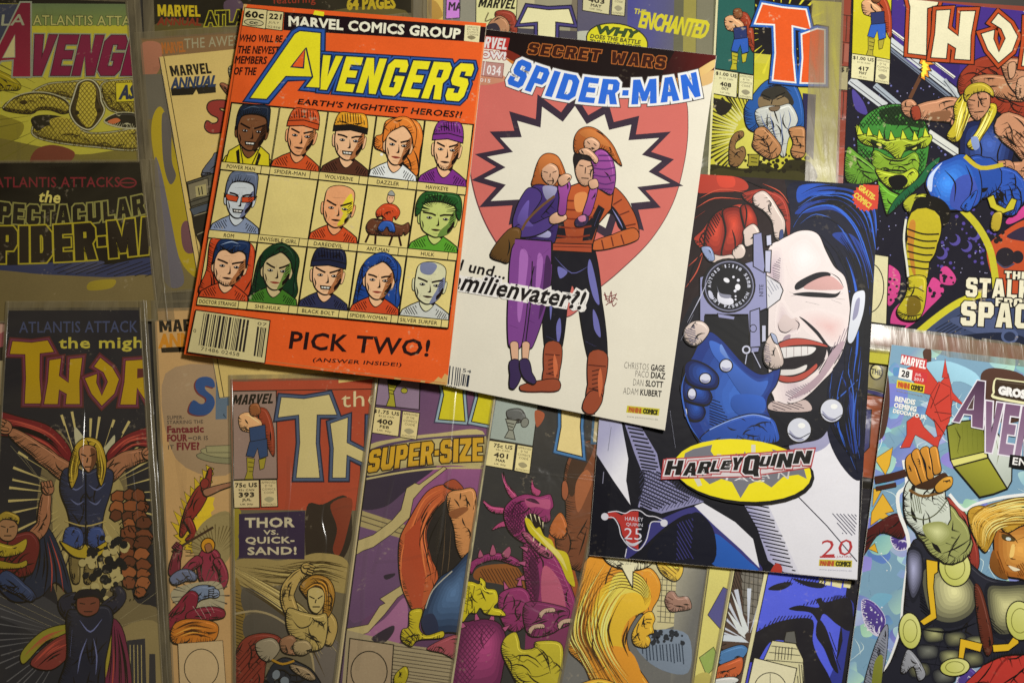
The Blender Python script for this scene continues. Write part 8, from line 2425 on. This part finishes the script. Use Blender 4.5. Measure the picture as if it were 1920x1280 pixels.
def bust(f, skin, hair, top, style, w, extra):
    rb = random.Random(len(cur.order) * 7)
    tl = rb.uniform(-.09, .09); dxx = rb.uniform(-.03, .03)
    P0 = f.P
    def P(l):
        return P0([(min(.995, max(.005, u + dxx - (v - .88) * tl)), min(.885, max(.0, .885 + (v - .885) * 1.06 + (u - .5) * tl * .35))) for u, v in l])
    w = w * 1.2
    mouth = rb.choice((0, 0, 1, 2)); bt = rb.choice((.03, .045, .015)); cx = .5
    L, R = cx - w / 2, cx + w / 2
    if style == 'long':
        sm(hair, P([(cx - .1, .06), (cx + .15, .06), (R + .13, .22), (R + .14, .5), (R + .2, .7), (R + .08, .87), (R - .05, .8), (L, .84), (L - .16, .87), (L - .16, .6), (L - .1, .25)]), ol=2)
        many('0e0e12', 1.6, [P([(L - .08, .3), (L - .1, .55), (L - .08, .8)]), P([(R + .08, .3), (R + .1, .55), (R + .12, .8)]), P([(L - .02, .2), (L - .04, .45)])], taper=2, smooth=True)
    if style == 'wavy':
        sm(hair, P([(cx, .05), (R + .05, .08), (R + .2, .25), (R + .2, .5), (R + .26, .75), (R + .1, .88), (R, .7), (L, .55), (L - .2, .5), (L - .22, .35), (L - .1, .3), (L - .06, .12)]), ol=2)
    if extra == 'highcollar':
        sm(top, P([(.02, .1), (.2, .06), (.5, .02), (.85, .08), (.98, .3), (.92, .86), (.04, .86), (.06, .5)]), ol=2)
    # shoulders, neck
    pg(top, P([(.0, .885), (.04, .8), (.2, .72), (.36, .66), (.5, .7), (.64, .66), (.82, .73), (.97, .8), (1.0, .885)]), ol=2)
    sm(skin, P([(cx - .13, .55), (cx + .13, .55), (cx + .14, .7), (cx, .8), (cx - .14, .7)]), ol=1.4, nf=True)
    sm('1a120e', P([(cx - .12, .6), (cx + .15, .56), (cx + .15, .7), (cx + .02, .66)]))
    hatch('140e0c', 1.4, P([(.1, .78), (.3, .72), (.36, .86), (.08, .86)]), 60, 4)
    hatch('140e0c', 1.4, P([(.7, .74), (.92, .8), (.94, .87), (.72, .87)]), 120, 4)
    # head
    face = [(cx, .1), (R - .04, .16), (R, .34), (R - .02, .5), (R - .1, .62), (cx + .06, .69), (cx - .06, .69), (L + .1, .62), (L + .02, .5), (L, .34), (L + .04, .16)]
    sm(skin, P([(L - .01, .36), (L - .05, .38), (L - .03, .5), (L + .02, .52)]), ol=1.4); sm(skin, P([(R + .01, .36), (R + .05, .38), (R + .03, .5), (R - .02, .52)]), ol=1.4)
    sm(skin, P(face), ol=2, nf=True)
    dk = {'6c4428': '3c2414'}.get(skin, '9c6238' if skin != 'bcb890' and skin != 'b8bcb8' else '6e7288')
    if skin in ('a9b060', 'b5a070'): dk = '5f7a34'
    sm(dk, P([(R - .02, .3), (R, .45), (R - .1, .62), (cx + .06, .68), (cx + .1, .58), (R - .14, .48), (R - .1, .36)]))
    if extra == 'half': sm('c9b52a', P([(R - .1, .2), (R - .02, .3), (R - .02, .5), (R - .1, .61), (cx + .04, .66), (cx + .12, .5), (cx + .06, .4)]))
    if extra == 'grey': sm('6e7288', P([(L + .08, .14), (cx, .11), (cx + .1, .16), (cx, .28), (L + .1, .26)]))
    many('1a100c', 3.4, [P([(L + .05, .37 - bt), (cx - .12, .365), (cx - .04, .385)]), P([(cx + .04, .385), (cx + .12, .365), (R - .05, .37 - bt)])], taper=0)
    many('2a160e', 1.6, [P([(cx - .025, .33), (cx - .015, .38)]), P([(cx + .025, .33), (cx + .015, .38)]), P([(cx - .14, .28), (cx + .1, .27)])] if style in ('bald', 'short', 'widow', 'square') else [P([(cx - .02, .34), (cx - .012, .38)])], taper=2)
    if extra == 'shades':
        pg('b5431f', P([(L - .06, .37), (cx - .03, .4), (cx - .05, .47), (L + .04, .46)]), ol=1.6); pg('b5431f', P([(cx + .03, .4), (R + .06, .37), (R - .04, .46), (cx + .05, .47)]), ol=1.6)
    else:
        for s in (-1, 1):
            x = cx + s * w * .23
            sm('d8d4c4', P([(x - .055, .425), (x, .408), (x + .055, .425), (x, .44)]), ol=1.3)
            dots('15110f', [(*P([(x + .005, .424)])[0], 2.2)])
    many('2a160e', 1.8, [P([(cx + .01, .41), (cx + .04, .51), (cx - .02, .525)]), P([(L + .08, .5), (L + .12, .56)]), P([(R - .07, .5), (R - .11, .56)])], smooth=True, taper=2)
    sm('7a2c20' if style in ('long', 'wavy') else '2a1612', P([(cx - .1, .585), (cx, .575), (cx + .1, .585), (cx, .605)]))
    if mouth == 1 and style not in ('long', 'wavy'):
        pg('d8d0bc', P([(cx - .1, .575), (cx + .1, .575), (cx + .08, .612), (cx - .08, .612)]), ol=2.4)
        many('2a160e', 1, [P([(cx - .04, .575), (cx - .04, .612)]), P([(cx + .02, .575), (cx + .02, .612)])])
    if mouth == 2 and style not in ('long', 'wavy', 'bald'):
        hatch('2a1810', 1.3, P([(L + .1, .6), (cx, .66), (R - .1, .6), (cx + .06, .69), (cx - .06, .69)]), 70, 3)
    # heavy blacks: cheek hollows, jaw, eye sockets
    sm('1a100c', P([(R - .03, .44), (R - .01, .5), (R - .11, .62), (R - .13, .57), (R - .08, .52)]))
    sm('1a100c', P([(cx + .02, .45), (cx + .055, .52), (cx - .005, .53), (cx + .02, .5)]))
    many('1a100c', 2.2, [P([(L + .05, .47), (L + .09, .53), (L + .1, .6)]), P([(cx - .13, .55), (cx - .16, .61)]), P([(cx - .05, .64), (cx + .05, .64)])], taper=2, smooth=True)
    hatch('1a100c', 1.3, P([(R - .04, .3), (R - .02, .42), (R - .1, .52), (R - .12, .4)]), 140, 3.2)
    # hair
    if style in ('short', 'widow', 'square', 'shaggy'):
        up = .02 if style != 'shaggy' else -.01
        ex = .03 if style != 'shaggy' else .09
        h = [(L - ex, .42), (L - ex - .01, .22), (L + .04, .07), (cx, up), (R - .02, .06), (R + ex, .2), (R + ex, .42), (R, .36), (R - .04, .24), (cx + .14, .2), (cx, .24 if style == 'widow' else .19), (cx - .14, .2), (L + .05, .24), (L, .36)]
        sm(hair, P(h), ol=2)
        many('9fb0c8' if style == 'widow' else '4a5a6a' if style != 'shaggy' else '4f8a3a', 1.5, [P([(L + .06, .14), (cx - .05, .08), (cx + .1, .1)]), P([(cx, .14), (cx + .14, .12)])], taper=2, smooth=True)
        if style == 'shaggy':
            fan('15240f', 2.6, *f(cx, .3), 14, 36, 185, 355, 22, taper=3, seed=5)
    if style in ('beanie', 'cap'):
        h = [(L - .03, .31), (L - .03, .16), (L + .06, .05), (cx, .015), (R - .06, .05), (R + .03, .16), (R + .03, .31), (cx + .1, .27), (cx - .1, .27)]
        sm(hair if style == 'beanie' else 'c98a22', P(h), ol=2)
        pg(hair, P([(L - .05, .24), (cx, .205), (R + .05, .24), (R + .05, .315), (cx, .28), (L - .05, .315)]), ol=1.8)
        hatch('140e12', 1.5, P([(L, .2), (L + .1, .07), (cx, .04), (R - .1, .07), (R, .2), (cx, .18)]), 85, 5)
    if style in ('long', 'wavy'):
        sm(hair, P([(L - .05, .42), (L - .06, .2), (cx - .1, .05), (cx + .14, .05), (R + .06, .2), (R + .06, .44), (R - .03, .28), (cx + .06, .17), (cx - .06, .2), (L + .05, .28)]), ol=1.8)
    if extra == 'collar':
        pg(top, P([(.06, .885), (.1, .72), (.3, .62), (.42, .885)]), ol=2); pg(top, P([(.96, .885), (.92, .72), (.72, .62), (.6, .885)]), ol=2)
        pg('1a1510', P([(.24, .72), (.3, .68), (.36, .88), (.3, .88)])); pg('1a1510', P([(.76, .74), (.7, .7), (.66, .88), (.72, .88)]))
    if extra == 'ear': dots('d8d4c4', [(*f(L - .03, .55), 3)])
for r in range(3):
    for c in range(5):
        q = panel(r, c)
        f = Loc(q)
        cur.part('portrait_panel', fresh=True)
        pg(CR, f.P([(.012, .012), (.988, .012), (.988, .885), (.012, .885)]), ol=1.4)
        lk = LOOK[r][c]
        if lk == 'small':
            # a small rider on a brown pony
            sm('5a3420', f.P([(.1, .62), (.2, .5), (.5, .5), (.8, .55), (.94, .5), (.98, .62), (.9, .7), (.86, .66), (.8, .72), (.3, .74), (.16, .72)]), ol=1.8)
            many('2a160e', 4, [f.P([(.2, .7), (.14, .86)]), f.P([(.32, .72), (.34, .87)]), f.P([(.66, .72), (.62, .87)]), f.P([(.78, .7), (.86, .86)])])
            sm('b5421f', f.P([(.4, .26), (.62, .26), (.74, .36), (.68, .48), (.62, .44), (.6, .54), (.42, .54), (.4, .44), (.3, .48), (.26, .38)]), ol=1.6)
            sm('2a4c8c', f.P([(.42, .52), (.62, .52), (.7, .66), (.58, .66), (.52, .6), (.44, .68), (.34, .64)]), ol=1.6)
            sm(SKP, f.P([(.46, .1), (.56, .1), (.58, .2), (.51, .25), (.44, .2)]), ol=1.4); sm('8a8a80', f.P([(.44, .12), (.5, .05), (.58, .1), (.56, .13)]), ol=1.2)
            dots(BLK, [(*f(.49, .16), 1), (*f(.54, .16), 1)])
        elif lk:
            bust(f, *lk)
        pg(CR, f.P([(.0, .885), (1, .885), (1, 1), (.0, 1)]), ol=1.4)
        st(BLK, 1.4, f.P([(.82 if r < 2 or c < 3 else .86, .885), (.82 if r < 2 or c < 3 else .86, 1)]), smooth=False)
        n = NAMES[r][c]
        wd = min(.74, .062 * len(n) + .02)
        tx('241c14', n, f.P([(.41 - wd / 2, .915), (.41 + wd / 2, .915), (.41 + wd / 2, .972), (.41 - wd / 2, .972)]), bold=.02)
cur.part('barcode')
bq = [(368, 582), (507, 602), (497, 682), (352, 661)]
pg('bdae78', bq, ol=2)
barcode([(383, 588), (468, 601), (459, 661), (373, 648)], 62, 3); barcode([(483, 613), (500, 616), (492, 671), (476, 668)], 14, 9)
tx('2a241c', "71486 02458", [(378, 651), (450, 662), (449, 669), (377, 658)], bold=0); tx('2a241c', "07", [(484, 604), (501, 607), (500, 613), (483, 610)], bold=0)
tx('2a241c', "0", [(364, 617), (369, 618), (368, 625), (363, 624)], bold=0)
cur.finish()
